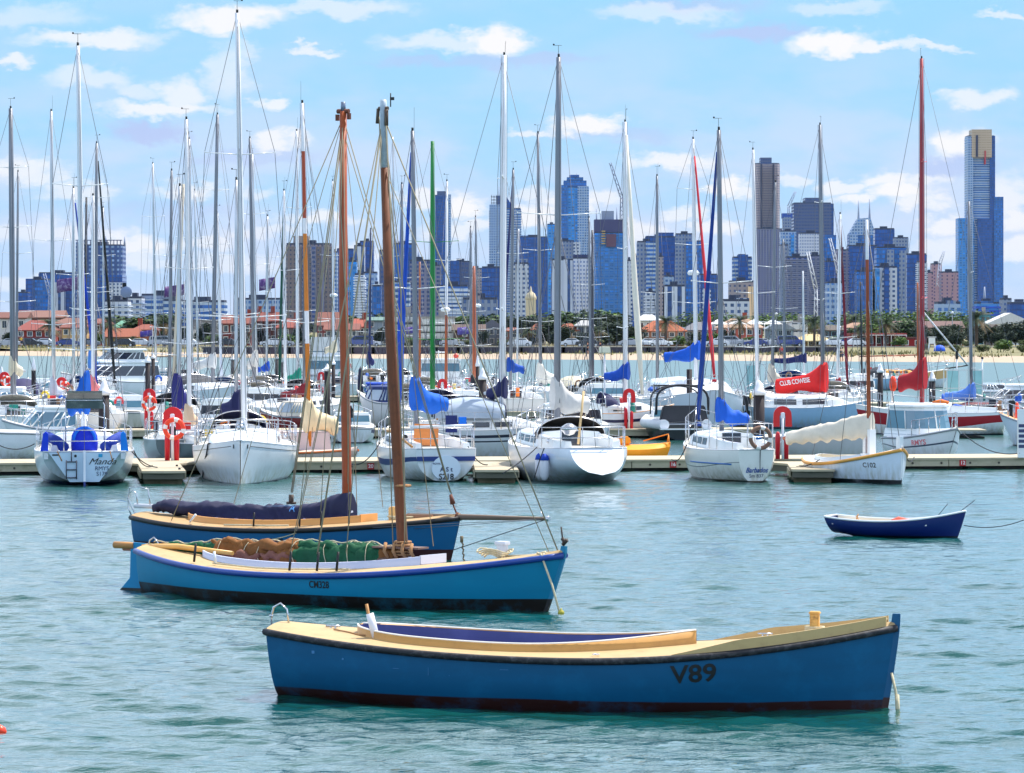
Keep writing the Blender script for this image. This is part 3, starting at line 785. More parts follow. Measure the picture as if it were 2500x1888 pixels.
mb = MB(); mb.tube([topp+Vector((-.13,0,.0)), topp+Vector((.13,0,.0))], .045, 8); mb.box(topp+Vector((.13,0,-.1)), (.06,.06,.12)); mb.box(topp+Vector((-.13,0,-.12)), (.06,.06,.12)); mb.tube([(mxp-.1,0,mzp+5.2),(mxp-.1,0,mzp+4.9)], .05, 8); mb.build('masthead_block', mat('rust_iron', (110,58,40), .7), mast)
# boom + navy cover
b0 = Vector((B3.X(.03), .02, B3.sheer_z(0)+.16)); b1 = Vector((mxp+.12, 0, mzp+.24))
path = [b0.lerp(b1, i/90) for i in range(91)]
def prof_n(s_):
    g = .17+.05*math.sin(s_*9)
    up = .07+.04*math.sin(s_*3+.5)+.02*math.sin(s_*23)
    if s_ > .72: up += .42*((s_-.72)/.28)**1.4 if s_ < .97 else .42*1.0-3*(s_-.97)
    if s_ < .06: g *= .3+.7*s_/.06; up *= .4+.6*s_/.06
    dn = .10+.10*min(1, s_*4)
    return (g, up, dn)
cv = MB(); wrinkly(cv, path, prof_n, 18, .06, 4.6, 0, 7)
boom = MB(); boom.tube([b0+Vector((-.45,0,0)), b1], .045, 8); boom = boom.build('boom', mat('white_boom', (225,225,232), .5), root)
cvo = cv.build('boom_cover', mat('navy_canvas', (28,30,66), .75, .25, 2.5, bump=.3, bscale=6), boom)
mb = MB(); pbk = b0.lerp(b1, .70)+Vector((0,0,.15)); mb.tube([pbk+Vector((-.1,0,0)), pbk+Vector((.1,0,.0))], .025, 8); mb.tube([pbk, pbk+Vector((0,0,.16))], .05, 8); mb.build('sheet_block', mat('block', (50,44,42)), boom)
lettering('A', .2, b0.lerp(b1, .73)+Vector((0, -1.2, .06)), (1, 0, 0), (0, 0, 1), mat('pale_blue_print', (110,180,240), .6), boom, BVHTree.FromPolygons([Vector(v) for v in cv.v], [list(f) for f in cv.f]), (0, 1, 0), off=.012, name='emblem')
horn(root, B3.X(0)-.32, B3.sheer_z(0)+.2); mb = MB(); mb.tube([(B3.X(0)+.02, 0, .66), (B3.X(0)-.22, 0, .72), (B3.X(0)-.38, 0, 1.0), (B3.X(0)-.34, 0, 1.22), (B3.X(0)-.1, 0, 1.24), (B3.X(0)+.1, 0, 1.2), (B3.X(0)+.16, 0, .85)], .014, 6); mb.build('boom_gallows', STEEL, root)
# bowsprit
zsp = B3.sheer_z(.97); p0 = Vector((B3.X(.84), 0, zsp-.0)); p1 = loc_of(rl, head, P(1338, 1267, rl.y+(B3.L/2+1.9)*sin(head)))
mb = MB(); mb.tube([p0, p0.lerp(p1, .4), p1], [.055, .058, .035], 10); sp = mb.build('bowsprit', mat('grey_spar', (112,92,78), .6, .25, 4, stretch=(.6,5,5)), root)
mb = MB(); mb.tube([p1+Vector((-.04,0,0)), p1+Vector((.03,0,0))], .055, 8); mb.tube([p1+Vector((-.1,0,0)), p1+Vector((-.16,0,.14))], .008, 5); mb.build('bowsprit_cap', STEEL, sp)
mb = MB(); mb.box((B3.X(.88), 0, zsp-.0), (.62, .24, .07)); mb.build('bowsprit_bed', mat('worn_bed', (150,110,84), .7), root, bevel=.01)
mb = MB(); mb.tube([p1, Vector((B3.X(.965), 0, .16))], .009, 5); mb.tube([p1, Vector((B3.X(.7), -B3.beam(.7), B3.sheer_z(.7)-.05))], .006, 5); mb.tube([p1, Vector((B3.X(.9), -B3.beam(.9), .6))], .006, 5); mb.build('bobstay', WIRE, root)
xb = B3.X(.80); mb = MB(); mb.box((xb, 0, B3.sheer_z(.8)+.16), (.2, .16, .28)); mb.build('samson_post', mat('tan_post', (240,190,120), .5), root, bevel=.02)
mb = MB()
for k in range(3): mb.tube([(xb+.2+(.2+.05*k)*math.cos(a), -.08+.12*math.sin(a), B3.sheer_z(.83)+.06+.02*k) for a in [2*PI*i/14 for i in range(15)]], .016, 5)
mb.build('rope_coil', ROPE, root)
mb = MB(); cb = B3.X(1)+.06
for k in range(14): mb.tube([(cb-.02+.018*(k % 2)*1.5+k*.004, -.02, .34-.05*k), (cb+.02-.018*(k % 2)*1.5+k*.004, -.02, .30-.05*k)], .016, 5)
mb.tube([(cb-.02,-.02,.46),(cb-.02,-.02,.34)], .035, 6)
mb.build('anchor_chain', mat('rusty_chain', (130,110,84), .8, .3, 9), root)
t0 = topp+Vector((0,0,-.12)); mb = MB()
fs = Vector(p0.lerp(p1, .36)); mb.tube([t0, fs+Vector((-.13,0,.42))], .011, 5); mb.tube([t0+Vector((.05,0,-.4)), fs+Vector((-.16,0,.46))], .01, 5)
for (t, s_, r_) in ((.60, -1, .008), (.59, 1, .008), (.66, -1, .008), (.68, 1, .007), (.735, -1, .007), (.17, -1, .010), (.2, 1, .007)):
    mb.tube([t0, Vector((B3.X(t), s_*(B3.beam(t)-.1), B3.sheer_z(t)+(.3 if t > .3 else .03)))], r_, 5)
mb.tube([t0, pbk+Vector((0,0,.2))], .012, 5); mb.tube([t0+Vector((-.03,0,-.4)), pbk+Vector((.03,0,.2))], .012, 5)
mb.tube([t0+Vector((.02,-.06,-.2)), Vector((mxp-.06, -.12, mzp+6)), Vector((mxp+.14, -.12, mzp+3)), Vector((mxp+.1, -.12, mzp+.8))], .012, 5)
mb.build('rigging', mat('tarred_rope', (150,142,120)), root)
mb = MB(); q = fs+Vector((-.12,0,.22)); mb.tube([q+Vector((-.03,0,.2)), q+Vector((.02,0,.02))], [.03, .055], 8); mb.tube([q+Vector((.02,0,.02)), fs+Vector((0,0,.02))], .018, 6); mb.tube([fs+Vector((.05*math.cos(a)*0,.075*math.cos(a),.075*math.sin(a))) for a in [2*PI*i/12 for i in range(13)]], .02, 5); mb.build('forestay_block', mat('rust_iron', (110,58,40)), root)
mb = MB()
for t in (.46, .60, .66, .735):
    mb = MB(); mb.tube([(B3.X(t), -B3.beam(t)+.1, B3.sheer_z(t)+.03), (B3.X(t)+.01, -B3.beam(t)+.11, B3.sheer_z(t)+.3)], .02, 6); mb.build('shroud_deadeye', BLACK, root)
mb = MB(); mb.tube([(B3.X(.24), -B3.beam(.24)+.12, B3.sheer_z(.24)+.04), (B3.X(.26), -B3.beam(.26)+.14, B3.sheer_z(.26)+.2)], .022, 6); mb.build('fairlead', W_WHITE, root)
mb = MB(); mb.tube([(B3.X(.36), -B3.beam(.36)+.14, B3.sheer_z(.36)+.04), (B3.X(.5), -B3.beam(.5)+.13, B3.sheer_z(.5)+.05), (B3.X(.56), -B3.beam(.56)+.2, B3.sheer_z(.56)+.05)], .018, 5)
q0 = B3.side_at(.60, .50, -1)+Vector((0,-.02,0)); q1 = B3.side_at(.45, .32, -1)+Vector((0,-.02,0)); mb.tube(arc(q0, q1, .05, 8), .01, 5)
mb.build('jib_sheet', mat('pale_rope', (0,0,0)), root)

# ---------------- dinghy
ps, pb_ = Vector((UX(2027,80.6), 80.6, 0)), Vector((UX(2358,79.4), 79.4, 0)); d = pb_-ps
root = empty('dinghy', (ps+pb_)/2, math.atan2(d.y, d.x), 'small navy blue rowing dinghy with white gunwale floating alone on open water', 'dinghy')
Dg = Hull(d.length, 1.15, (.40, .33, .56), tmin=.4, sw=.72, tm=.4, nb=2.3, draft=.12, ks=.04, rb=.22, rs=.12, pb=1.2, pm=2.4, q=1.7, N=28)
Dg.build(mat('navy_hull', (0,30,104), .35, .1, 2, rgb2=(8,20,40), split=.03, coat=.3), root)
Dg.rail(W_WHITE, root, .022, dz=.004)
mb = MB(); rings = []
for i in range(25):
    t = .01+.97*i/24; rings.append([Vector((p.x, p.y*.94, max(.06, p.z))) for p in [Dg.pt(t, v, 1) for v in (0,.2,.4,.6,.8,1)]+[Dg.pt(t, v, -1) for v in (.8,.6,.4,.2,0)]])
mb.loft(rings, False); mb.build('inner_lining', mat('cream_lining', (226,214,192), .6, .1, 4), root)
for t in (.12, .45, .72):
    mb = MB(); mb.box((Dg.X(t), 0, .26), (.2 if t > .2 else .35, Dg.beam(t)*1.75, .025)); mb.build('thwart', W_WHITE, root)
mb = MB(); mb.tube([(Dg.X(.17), .18, .28), (Dg.X(.19), .17, .44)], .014, 6); mb.tube([(Dg.X(.22), .2, .2), (Dg.X(.17), .2, .4)], .012, 6); mb.build('oar_handle', TEAK, root)
mb = MB(); mb.tube([(Dg.X(.47), -.1, .33), (Dg.X(.52), -.12, .37), (Dg.X(.62), -.1, .33)], [.03, .05, .03], 8); mb.build('fuel_bag', mat('coral_bag', (236,110,90), .6), root)
mb = MB(); pe = loc_of(root.location, root.rotation_euler.z, P(2560, 1240, 76)); mb.tube(arc((Dg.X(.985), 0, .26), (pe.x, pe.y, pe.z), .18, 14), .009, 5)
mb.tube([(Dg.X(.82), -.25, .45), (Dg.X(.9), -.3, .72)], .007, 5); mb.tube([(Dg.X(.93), .1, .5), (Dg.X(1.05), .15, .78)], .007, 5)
mb.build('mooring_line', ROPED, root)
# float at the water's edge of the frame
mb = MB(); mb.lathe((0,0,0), [(.001,-.07),(.05,-.05),(.075,0),(.06,.045),(.02,.07),(.001,.08)], 14)
p = P(0, 1787, DZ(1787)); o = mb.build('mooring_float', ORANGE, None, p); tag(o, 'small orange float on the water at the very edge of the picture', 'float')
mb = MB(); mb.lathe((0,0,0), [(.001,-.05),(.04,-.035),(.052,0),(.04,.03),(.014,.045),(.014,.07),(.001,.07)], 14)
p = P(1370, 1500, 58.5); o = mb.build('mooring_float', mat('yellow_float', (170,160,50), .6, .3, 6), None, (p.x, p.y, .0)); tag(o, 'yellow float where the CM328 mooring rope meets the water', 'float')
# ================================================================== YACHT BUILDER
def hullmat(rgb, af=(24,34,60), split=.06):
    n = 'hull_%d_%d_%d_%d' % (*rgb, af[0])
    return mat(n, rgb, .28, .05, 1.2, rgb2=af, split=split, wob=.02, coat=.3, stain=(tuple(int(v*.82) for v in rgb), .35, 1.0), grime=(150,146,104) if min(rgb) > 120 else None)
def cmat(rgb, kind='canvas'):
    if kind == 'canvas': return mat('canvas_%d_%d_%d' % rgb, rgb, .75, .22, 3.5, bump=.25, bscale=7)
    if kind == 'paint': return mat('paint_%d_%d_%d' % rgb, rgb, .4, .08, 2)
    return mat('spar_%d_%d_%d' % rgb, rgb, .38, .14, 2.5, stretch=(5,5,.6))
def cabin(Hh, root, t0, t1, wf, h, m=None, win=2, zoff=0.0, front=.35, wm=None, aft=.0, side_in=.12, name='cabin'):
    """coachroof lofted along the deck; its windows are parts of it"""
    m = m or W_WHITE
    x0, x1 = Hh.X(t0), Hh.X(t1); zb = lambda t: Hh.sheer_z(t)-.03
    hw = lambda t: min(Hh.beam(t)-.18, Hh.B/2*wf)
    mb = MB(); rings = []
    N_ = 14
    for i in range(N_+1):
        f = i/N_; t = t0+(t1-t0)*f; w = max(.05, hw(t)); z = zb(t)
        hh = h*(1-.12*f)
        if f > 1-front: hh *= max(.03, 1-((f-(1-front))/front)**1.5)
        rings.append([(Hh.X(t), w, z), (Hh.X(t), w-side_in*hh/h*.6, z+hh*.75), (Hh.X(t), w-side_in*hh/h*1.6, z+hh*.95), (Hh.X(t), 0, z+hh*1.06),
                      (Hh.X(t), -w+side_in*hh/h*1.6, z+hh*.95), (Hh.X(t), -w+side_in*hh/h*.6, z+hh*.75), (Hh.X(t), -w, z)])
    mb.loft(rings, False, 0, False, False)
    n = len(rings[0]); mb.f.append(tuple(range(n))); mb.m.append(0); mb.sm.append(False)
    cb = mb.build(name, m, root)
    for sd_ in (1, -1):
        for k in range(win):
            fa = .1+(.62/win)*k; fb = fa+.62/win*.78
            pts = []
            for f, q in ((fa, .28), (fb, .28), (fb, .68), (fa, .68)):
                t = t0+(t1-t0)*f; w = hw(t); z = zb(t); hh = h*(1-.12*f)
                if f > 1-front: hh *= max(.03, 1-((f-(1-front))/front)**1.5)
                y = w-side_in*hh/h*.6*q/.75
                pts.append(Vector((Hh.X(t), sd_*(y+.012), z+hh*q)))
            mw = MB(); inn = [p-Vector((0, sd_*.03, 0)) for p in pts]
            mw.add(pts+inn, [(0,1,2,3),(4,7,6,5),(0,4,5,1),(1,5,6,2),(2,6,7,3),(3,7,4,0)])
            mw.build('window', wm or GLASSD, cb)
    return cb
def tubes(lines, r, m, name, parent, n=5):
    mb = MB()
    for l in lines: mb.tube(l, r, n)
    return mb.build(name, m, parent)
def lifelines(Hh, root, t0=.06, t1=.94, hgt=.6, n=6, r=.013, names=('pushpit', 'lifeline', 'pulpit')):
    e = .06
    def q(t, s_, h): return Vector((Hh.X(t), s_*max(.03, Hh.beam(t)-e), Hh.sheer_z(t)+h))
    ls = []
    ta = t0+.12
    for h in (hgt*.5, hgt):
        ls.append([q(ta, 1, h), q(t0, 1, h), Vector((Hh.X(0)+.05, Hh.beam(0)*.8, Hh.sheer_z(0)+h)), Vector((Hh.X(0)+.05, -Hh.beam(0)*.8, Hh.sheer_z(0)+h)), q(t0, -1, h), q(ta, -1, h)])
    for s_ in (1, -1):
        ls.append([q(ta, s_, hgt), q(ta, s_, 0)]); ls.append([q(t0, s_, hgt), q(t0, s_, 0)])
        ls.append([Vector((Hh.X(0)+.05, s_*Hh.beam(0)*.5, Hh.sheer_z(0)+hgt)), Vector((Hh.X(0)+.05, s_*Hh.beam(0)*.5, Hh.sheer_z(0)))])
    tubes(ls, r, STEEL, names[0], root)
    ls = []
    tb = t1-.1
    for h in (hgt*.5, hgt):
        for s_ in (1, -1): ls.append([q(tb, s_, h), q(.985, s_*.7, h*1.05)])
        ls.append([q(.985, .7, h*1.05), Vector((Hh.X(1)+.05, 0, Hh.sheer_z(1)+h*1.08)), q(.985, -.7, h*1.05)])
    for s_ in (1, -1): ls.append([q(tb, s_, hgt), q(tb, s_, 0)]); ls.append([q(.975, s_, hgt), q(.95, s_, 0)])
    tubes(ls, r, STEEL, names[2], root)
    ls = []
    for s_ in (1, -1):
        for k in range(n): t = ta+(tb-ta)*(k+.5)/n; ls.append([q(t, s_, hgt), q(t, s_, 0)])
    mb = MB()
    for l in ls: mb.tube(l, r*.9, 5)
    for s_ in (1, -1):
        for h in (hgt*.5, hgt): mb.tube([q(ta+(tb-ta)*k/10, s_, h) for k in range(11)], .006, 4)
    mb.build(names[1], STEEL, root)
def wind_vane(mast, top, r=.05):
    k = (int(abs(top.z)*37) % 5)
    mb = MB(); mb.tube([top, top+Vector((0,0,.1))], r*.7, 8)
    if k != 3:
        mb.tube([top+Vector((.03,0,.08)), top+Vector((.04,0,.3+.05*k))], .006, 4); z = .3+.05*k; f = 1 if k % 2 else -1
        mb.tube([top+Vector((.04,-.1*f,z)), top+Vector((.04,.13*f,z))], .006, 4); mb.box(top+Vector((.04,.14*f,z+.02)), (.01,.05,.05)); 
    if k in (0, 3, 4): mb.tube([top+Vector((0,-.05,0)), top+Vector((0,-.05,.7))], .004, 4)
    mb.build('wind_vane', BLACK, mast)
def rig(root, Hh, mx, zb, top, col='alloy', r=.075, spr=(.5,), sl=.75, jib=None, vane=True, radar=None, segs=None, sprc=None, rigr=.0075, stay=True):
    """mast, its spreaders and the wires. top in local coordinates"""
    m = {'alloy': W_ALU, 'grey': W_GREY, 'white': mat('spar_white', (232,234,240), .4, .06, 2), 'wood': W_WOOD}.get(col) or col
    base = Vector((mx, 0, zb)); top = Vector(top); r = r*.9
    mb = MB()
    pts = [base.lerp(top, f) for f in (0, .3, .6, .8, 1)]
    mi_ = None
    if segs:
        mats = [m]+[s_[2] for s_ in segs]
        fs_ = sorted(set([0, 1]+[f for s_ in segs for f in s_[:2]]))
        pts = [base.lerp(top, f) for f in fs_]; rr_ = [r*(1-.35*f) for f in fs_]
        def mi_(i, k):
            c_ = (fs_[i]+fs_[i+1])/2
            for j, s_ in enumerate(segs):
                if s_[0] <= c_ <= s_[1]: return j+1
            return 0
        mb.tube(pts, rr_, 8, mi_ if False else 0)
        nn_ = 8; k = 0
        for i in range(len(pts)-1):
            for _ in range(nn_): mb.m[k] = mi_(i, 0); k += 1
        mast = mb.build('mast', mats, root)
    else:
        mb.tube(pts, [r, r, r*.95, r*.85, r*.7], 8); mast = mb.build('mast', m, root)
    bd = Hh.beam(.5)-.08
    tips = []
    for f in spr:
        p = base.lerp(top, f); w = sl*(1.15-.5*f)
        for s_ in (1, -1):
            tp = p+Vector((-.12, s_*w, .07)); mb = MB(); mb.tube([p, tp], [.03, .02], 6, flat=.6); mb.lathe(tp, [(.001,-.03),(.03,0),(.001,.03)], 6); mb.build('spreader', sprc or W_WHITE, mast); tips.append((s_, tp, f))
    if vane: wind_vane(mast, top)
    if radar:
        p = base.lerp(top, radar); mb = MB(); mb.lathe(p+Vector((-.3,0,0)), [(.001,-.1),(.22,-.09),(.26,0),(.2,.1),(.001,.13)], 14); mb.box(p+Vector((-.15,0,-.08)), (.3,.1,.04)); mb.build('radar_dome', W_WHITE, mast)
    if stay:
        mb = MB(); tm_ = (mx+Hh.L/2)/Hh.L; ch = Hh.sheer_z(tm_)
        for s_ in (1, -1):
            pl = Vector((mx-.1, s_*(Hh.beam(tm_)-.08), ch)); tt = [q for q in tips if q[0] == s_]
            if tt:
                path = [pl]+[q[1] for q in tt]+[top]; mb.tube(path, rigr, 4)
                mb.tube([pl+Vector((.25,0,0)), base.lerp(top, tt[0][2]-.02)], rigr, 4); mb.tube([pl+Vector((-.35,0,0)), base.lerp(top, tt[0][2]-.02)], rigr, 4)
            else: mb.tube([pl, top], rigr, 4)
        mb.tube([top, Vector((Hh.X(0)+.05, 0, Hh.sheer_z(0)))], rigr, 4)
        fs2 = Vector((Hh.X(1)-.1, 0, Hh.sheer_z(1)))
        mb.tube([top.lerp(base, .02), fs2], rigr*1.3, 4); mb.tube([base.lerp(top,.7), Vector((Hh.X(.8), 0, Hh.sheer_z(.8)+.1))], rigr*.9, 4)
        mb.tube([top+Vector((.1,.03,0)), base+Vector((.14,.05,.3))], rigr, 4); mb.tube([top+Vector((-.1,-.03,0)), base+Vector((-.12,-.05,.9))], rigr, 4)
        mb.build('rigging', WIRE, root)
        if jib:
            a = fs2+(top-fs2)*.05; b = fs2+(top-fs2)*.93
            mb = MB(); mb.tube([a.lerp(b, i/14)+Vector((0,0,0)) for i in range(15)], [.035+.055*(1-i/14)**.8*min(1, (i+1)/3) for i in range(15)], 8); mb.lathe(a-Vector((0,0,.2)), [(.02,0),(.1,.0),(.1,.1),(.02,.12)], 10)
            mb.build('furled_jib', cmat(jib), root)
    return mast
def sailcover(root, mx, zb, ln, rgb, ang=180, collar=1.1, wid=.17, body=.26, hang=.25, seed=1, bm='alloy', open_end=True, lump=.03, raise_end=.1, prof=None, wood=False):
    a = R(ang); dr_ = Vector((math.cos(a), math.sin(a), 0)); b0 = Vector((mx, 0, zb))+dr_*.04
    b1 = b0+dr_*ln+Vector((0, 0, raise_end))
    mb = MB(); mb.tube([b0, b1+dr_*.15], .05, 8); boom = mb.build('boom', W_WOOD if wood else W_ALU, root)
    def pf(s_):
        up = body*(1-.3*s_)+collar*math.exp(-(s_/.10)**1.25)
        w = wid*(1-.35*s_)*(1 if s_ > .08 else .75+.25*s_/.08)
        dn = hang*(1-.4*s_)*(1.0+.25*math.sin(s_*7+seed))
        return (w, up, dn)
    pf = prof or pf
    n_ = 34
    path = [b0-dr_*.2]+[b0.lerp(b1, i/n_) for i in range(n_+1)]
    cv = MB(); wrinkly(cv, path, pf, 14, lump, 3.0, 0, seed)
    return boom, cv.build('sail_cover', cmat(rgb), boom), cv
def cover_px(root, mx, mu, d, head, box, rgb, side=None, seed=1, lump=.03, wid=None, wood=False):
    uend, v0, v1 = box; zt, zb_ = H+(800-v0)/F*d, H+(800-v1)/F*d; hh = zt-zb_
    sgn = 1 if uend > mu else -1
    wa = 32 if sgn > 0 else 148
    if side: wa = -wa
    ln = abs(uend-mu)/F*d/math.cos(R(32)); rel = ln/hh
    def pf(s_): return ((wid or hh*.24)*(1-.3*s_)*(.7 if s_ < .05 else 1), hh*(.26*(1-.25*s_)+.40*math.exp(-(s_/.22)**1.4)), hh*(.33*(1-.2*s_)+.05*math.sin(s_*8+seed)))
    return sailcover(root, mx, zb_+.35*hh, ln, rgb, wa-head, seed=seed, prof=pf, lump=lump, raise_end=-.12*hh, wood=wood)
def dodger(root, Hh, t0, t1, w, h, rgb, glass=True, zoff=.25):
    x0, x1 = Hh.X(t0), Hh.X(t1); z = Hh.sheer_z(t0)+zoff
    mb = MB(); rings = []
    for i in range(8):
        f = i/7; hh = h*math.cos(f*PI/2*.92)**.6; ww = w*(1-.12*f); x = x0+(x1-x0)*f
        rings.append([(x, ww*math.cos(a), z+hh*max(0, math.sin(a))**.7) for a in [PI*k/14 for k in range(15)]])
    mb.loft(rings, False, 0)
    d_ = mb.build('spray_dodger', cmat(rgb), root)
    mb = MB(); mb.tube([(x0-.01, (w+.01)*math.cos(a), z+(h+.01)*max(0, math.sin(a))**.7) for a in [PI*k/16 for k in range(17)]], .022, 6); mb.build('hoop', STEEL, d_)
    return d_
def wheel(root, x, y, z, r=.4, name='steering_wheel'):
    mb = MB(); mb.tube([(x, y+r*math.cos(a), z+r*math.sin(a)) for a in [2*PI*k/20 for k in range(21)]], .015, 6)
    for k in range(5): a = 2*PI*k/5; mb.tube([(x, y, z), (x, y+r*math.cos(a), z+r*math.sin(a))], .01, 4)
    mb.tube([(x, y, z), (x+.15, y, z), (x+.18, y, z-r-.4)], .05, 8)
    return mb.build(name, STEEL, root)
def outboard(root, x, y, z, s_=1.0):
    mb = MB(); mb.box((x-.08*s_, y, z+.2*s_), (.42*s_, .27*s_, .34*s_)); mb.box((x-.1*s_, y, z+.4*s_), (.34*s_, .22*s_, .1*s_), taper=.8)
    mb.box((x-.06*s_, y, z-.15*s_), (.16*s_, .13*s_, .5*s_)); mb.box((x-.04*s_, y, z-.5*s_), (.3*s_, .06*s_, .35*s_)); mb.tube([(x-.2*s_, y, z-.62*s_), (x+.12*s_, y, z-.62*s_)], .05*s_, 8)
    return mb.build('outboard_motor', BLACK, root, bevel=.02)
def ring_mesh(r=.30, rt=.07, n=28, m=8):
    mb = MB(); mb.tube([(0, r*math.cos(2*PI*k/n), r*math.sin(2*PI*k/n)) for k in range(n+1)], rt, m, cap=False)
    nn_ = m
    for i in range(n):
        band = (i % (n//4)) in (0, 1)
        for k in range(nn_): mb.m[i*nn_+k] = 1 if band else 0
    return mb
def life_ring(loc, rz, label, r=.30, rt=.07, mats=None, group='life rings round the marina', lean=0):
    o = ring_mesh(r, rt).build('life_ring', mats or [ORANGE, mat('ring_band', (238,232,228), .5)], None, loc, rz)
    o.rotation_euler = (0, lean, rz)
    return tag(o, label, 'life ring', group)

def yacht(label, mu, d, mtop, head=97, L=8.5, B=2.8, fb=1.0, hull=(232,234,238), af=(26,38,70), mt=.56, mast='alloy', r=.075, spr=(.5,), sl=.92,
          jib=None, cover=None, cov=None, cab=dict(), dodg=None, stripe=None, rails=True, sw=.72, vane=True, rs=.15, rb=.7, deckc=None, radar=None, segs=None, sprc=None,
          wh=False, ob=False, ks=-.05, group='sailing yachts moored in the marina', toe=None, pm=2.6, detail=1, name='yacht', cat='yacht', split=.06, base_z=None, ns=2.0, tr=None, hgt=.6, q=1.6, rigr=.0075):
    hd = R(head); mx = -L/2+L*mt
    x = UX(mu, d)-mx*math.cos(hd); y = d-mx*math.sin(hd)
    root = empty(name, (x, y, 0), hd, label, cat, group)
    Hh = Hull(L, B, (fb*.95, fb*.9, fb*1.22), tmin=.35, sw=sw, tm=.42, nb=2.2, ns=ns, draft=.55, ks=ks, rb=rb, rs=rs, pb=1.3, pm=pm, q=q, N=26 if detail else 16, M=9 if detail else 6)
    bands = []
    if stripe:
        for (v0, v1, c_) in stripe: bands.append((v0, v1, mat('stripe_%d_%d_%d' % c_, c_, .35)))
    Hh.build(hullmat(hull, af, split), root, bands, tr)
    Hh.deck(deckc or mat('deck_gelcoat', (226,224,216), .6, .06, 3), root, camber=.06, dz=-.02)
    Hh.rail(toe or W_ALU, root, .018, dz=.012, dy=-.012, name='toe_rail', n=4)
    if cab is not None:
        kw = dict(t0=.36, t1=.82, wf=.66, h=.42, win=3 if detail else 2); kw.update(cab); cabin(Hh, root, **kw)
        # cockpit coamings, companionway
        t0 = kw['t0']; hc = kw['h']
        for s_ in (1, -1):
            mb = MB(); w = Hh.B/2*kw['wf']
            rings = []
            for f in (0, .25, .5, .75, 1):
                t = .06+(t0-.06)*f; yy = min(w, Hh.beam(t)-.16); z = Hh.sheer_z(t)-.02; h_ = hc*(.45+.35*f)
                rings.append([(Hh.X(t), s_*yy, z), (Hh.X(t), s_*(yy-.04), z+h_), (Hh.X(t), s_*(yy-.2), z+h_), (Hh.X(t), s_*(yy-.24), z)])
            mb.loft(rings, True, 0, True, True, False); mb.build('cockpit_coaming', W_WHITE, root)
        mb = MB(); mb.box((Hh.X(t0)-.02, 0, Hh.sheer_z(t0)+hc*.42), (.03, .55, hc*1.0)); mb.build('washboard', GLASSD if not deckc else TEAK, root)
    if rails: lifelines(Hh, root, hgt=hgt, n=5 if detail else 4)
    zb = Hh.sheer_z(mt)+(base_z if base_z is not None else (.3 if cab is not None else 0))
    mm = None
    if mtop:
        top = loc_of((x, y, 0), hd, P(mtop[0], mtop[1], d))
        mm = rig(root, Hh, mx, zb, top, mast, r, spr, sl, jib, vane, radar, segs, sprc, rigr)
    if cover:
        kw = dict(cov or {}); bx_ = kw.pop('box'); cover_px(root, mx, mu, d, head, bx_, cover, seed=len(label) % 17, **kw)
    if dodg: dodger(root, Hh, (cab or {}).get('t0', .36)+.0, (cab or {}).get('t0', .36)+.14, Hh.B*.33, .62, dodg)
    if wh: wheel(root, Hh.X(.14), 0, Hh.sheer_z(.14)+.35)
    if ob: outboard(root, Hh.X(0)-.12, Hh.beam(0)*.4, Hh.sheer_z(0)-.1)
    # small gear
    rg = random.Random(int(mu*7+d)); W4 = Hh.beam(.12)
    if not detail:
        gc = [(236,120,40),(220,40,44),(240,200,60),(30,90,190),(226,226,228),(40,44,60),(30,130,120),(150,110,80)]
        for q in range(rg.randrange(3, 6)):
            c_ = rg.choice(gc); t = rg.uniform(.02, .62); y_ = rg.uniform(-.8, .8)*Hh.beam(t); z_ = Hh.sheer_z(t)+rg.uniform(.15, .55); k_ = rg.randrange(4); mb = MB()
            if k_ == 0: mb.tube([(Hh.X(t), y_+.16*math.cos(a), z_+.2*math.sin(a)) for a in [PI*1.2*u_/8-.3 for u_ in range(9)]], .055, 6); nm = 'horseshoe_buoy'
            elif k_ == 1: mb.tube([(Hh.X(t)-.3, y_, z_-.1), (Hh.X(t), y_+.05, z_-.06), (Hh.X(t)+.35, y_, z_-.12)], [.06,.11,.07], 7); nm = 'rolled_canvas'
            elif k_ == 2: mb.box((Hh.X(t), y_, z_-.1), (.3, .35, .22)); nm = 'locker_box'
            else: mb.tube([(Hh.X(t), y_, z_-.3), (Hh.X(t)-.05, y_, z_+.1)], .09, 8); nm = 'fender_bundle'
            mb.build(nm, mat('gear_%d_%d_%d' % c_, c_, .65, .2, 5), root)
        if rg.random() < .4: outboard(root, Hh.X(0)-.1, rg.choice([-.4,.4])*Hh.beam(0), Hh.sheer_z(0)+.1, .8)
        if rg.random() < .4 and cab is not None:
            dodger(root, Hh, .34, .48, Hh.B*.33, .6, rg.choice([(34,40,84),(60,62,70),(196,190,180),(30,80,150)]))
    # cleats and winches
    if detail:
        mb = MB()
        for s_ in (1, -1):
            mb.lathe((Hh.X(.2), s_*(Hh.beam(.2)-.34), Hh.sheer_z(.2)+.16), [(.07,0),(.05,.05),(.06,.13),(.001,.14)], 10)
        mb.build('winch', STEEL, root)
    return root, Hh, mm

NV, RB, CR, WH, RD = (30,34,84), (0,92,196), (228,214,188), (226,224,226), (206,30,34)
STR = [(.28,.36,(20,40,96))]
# ------------------------------------------------------------------ nearest row, sterns to the open water
root, Hh, mm = yacht('white yacht lettered Manda RMYS S179 with solar panel, blue canvas and boarding ladder', 205, 110.5, (190,112), 96.6, 9.6, 2.85, 1.0, hull=(214,222,232), af=(22,34,84), mt=.56, mast='white', r=.088,
    spr=(.22,.64), sl=.95, cover=RB, cov=dict(box=(170,905,1010), wid=.2), cab=dict(t0=.34,t1=.8,h=.45), wh=False, sw=.80, rs=.55, split=.11, ks=.06)
xs_ = Hh.X(0); zs_ = Hh.sheer_z(0)
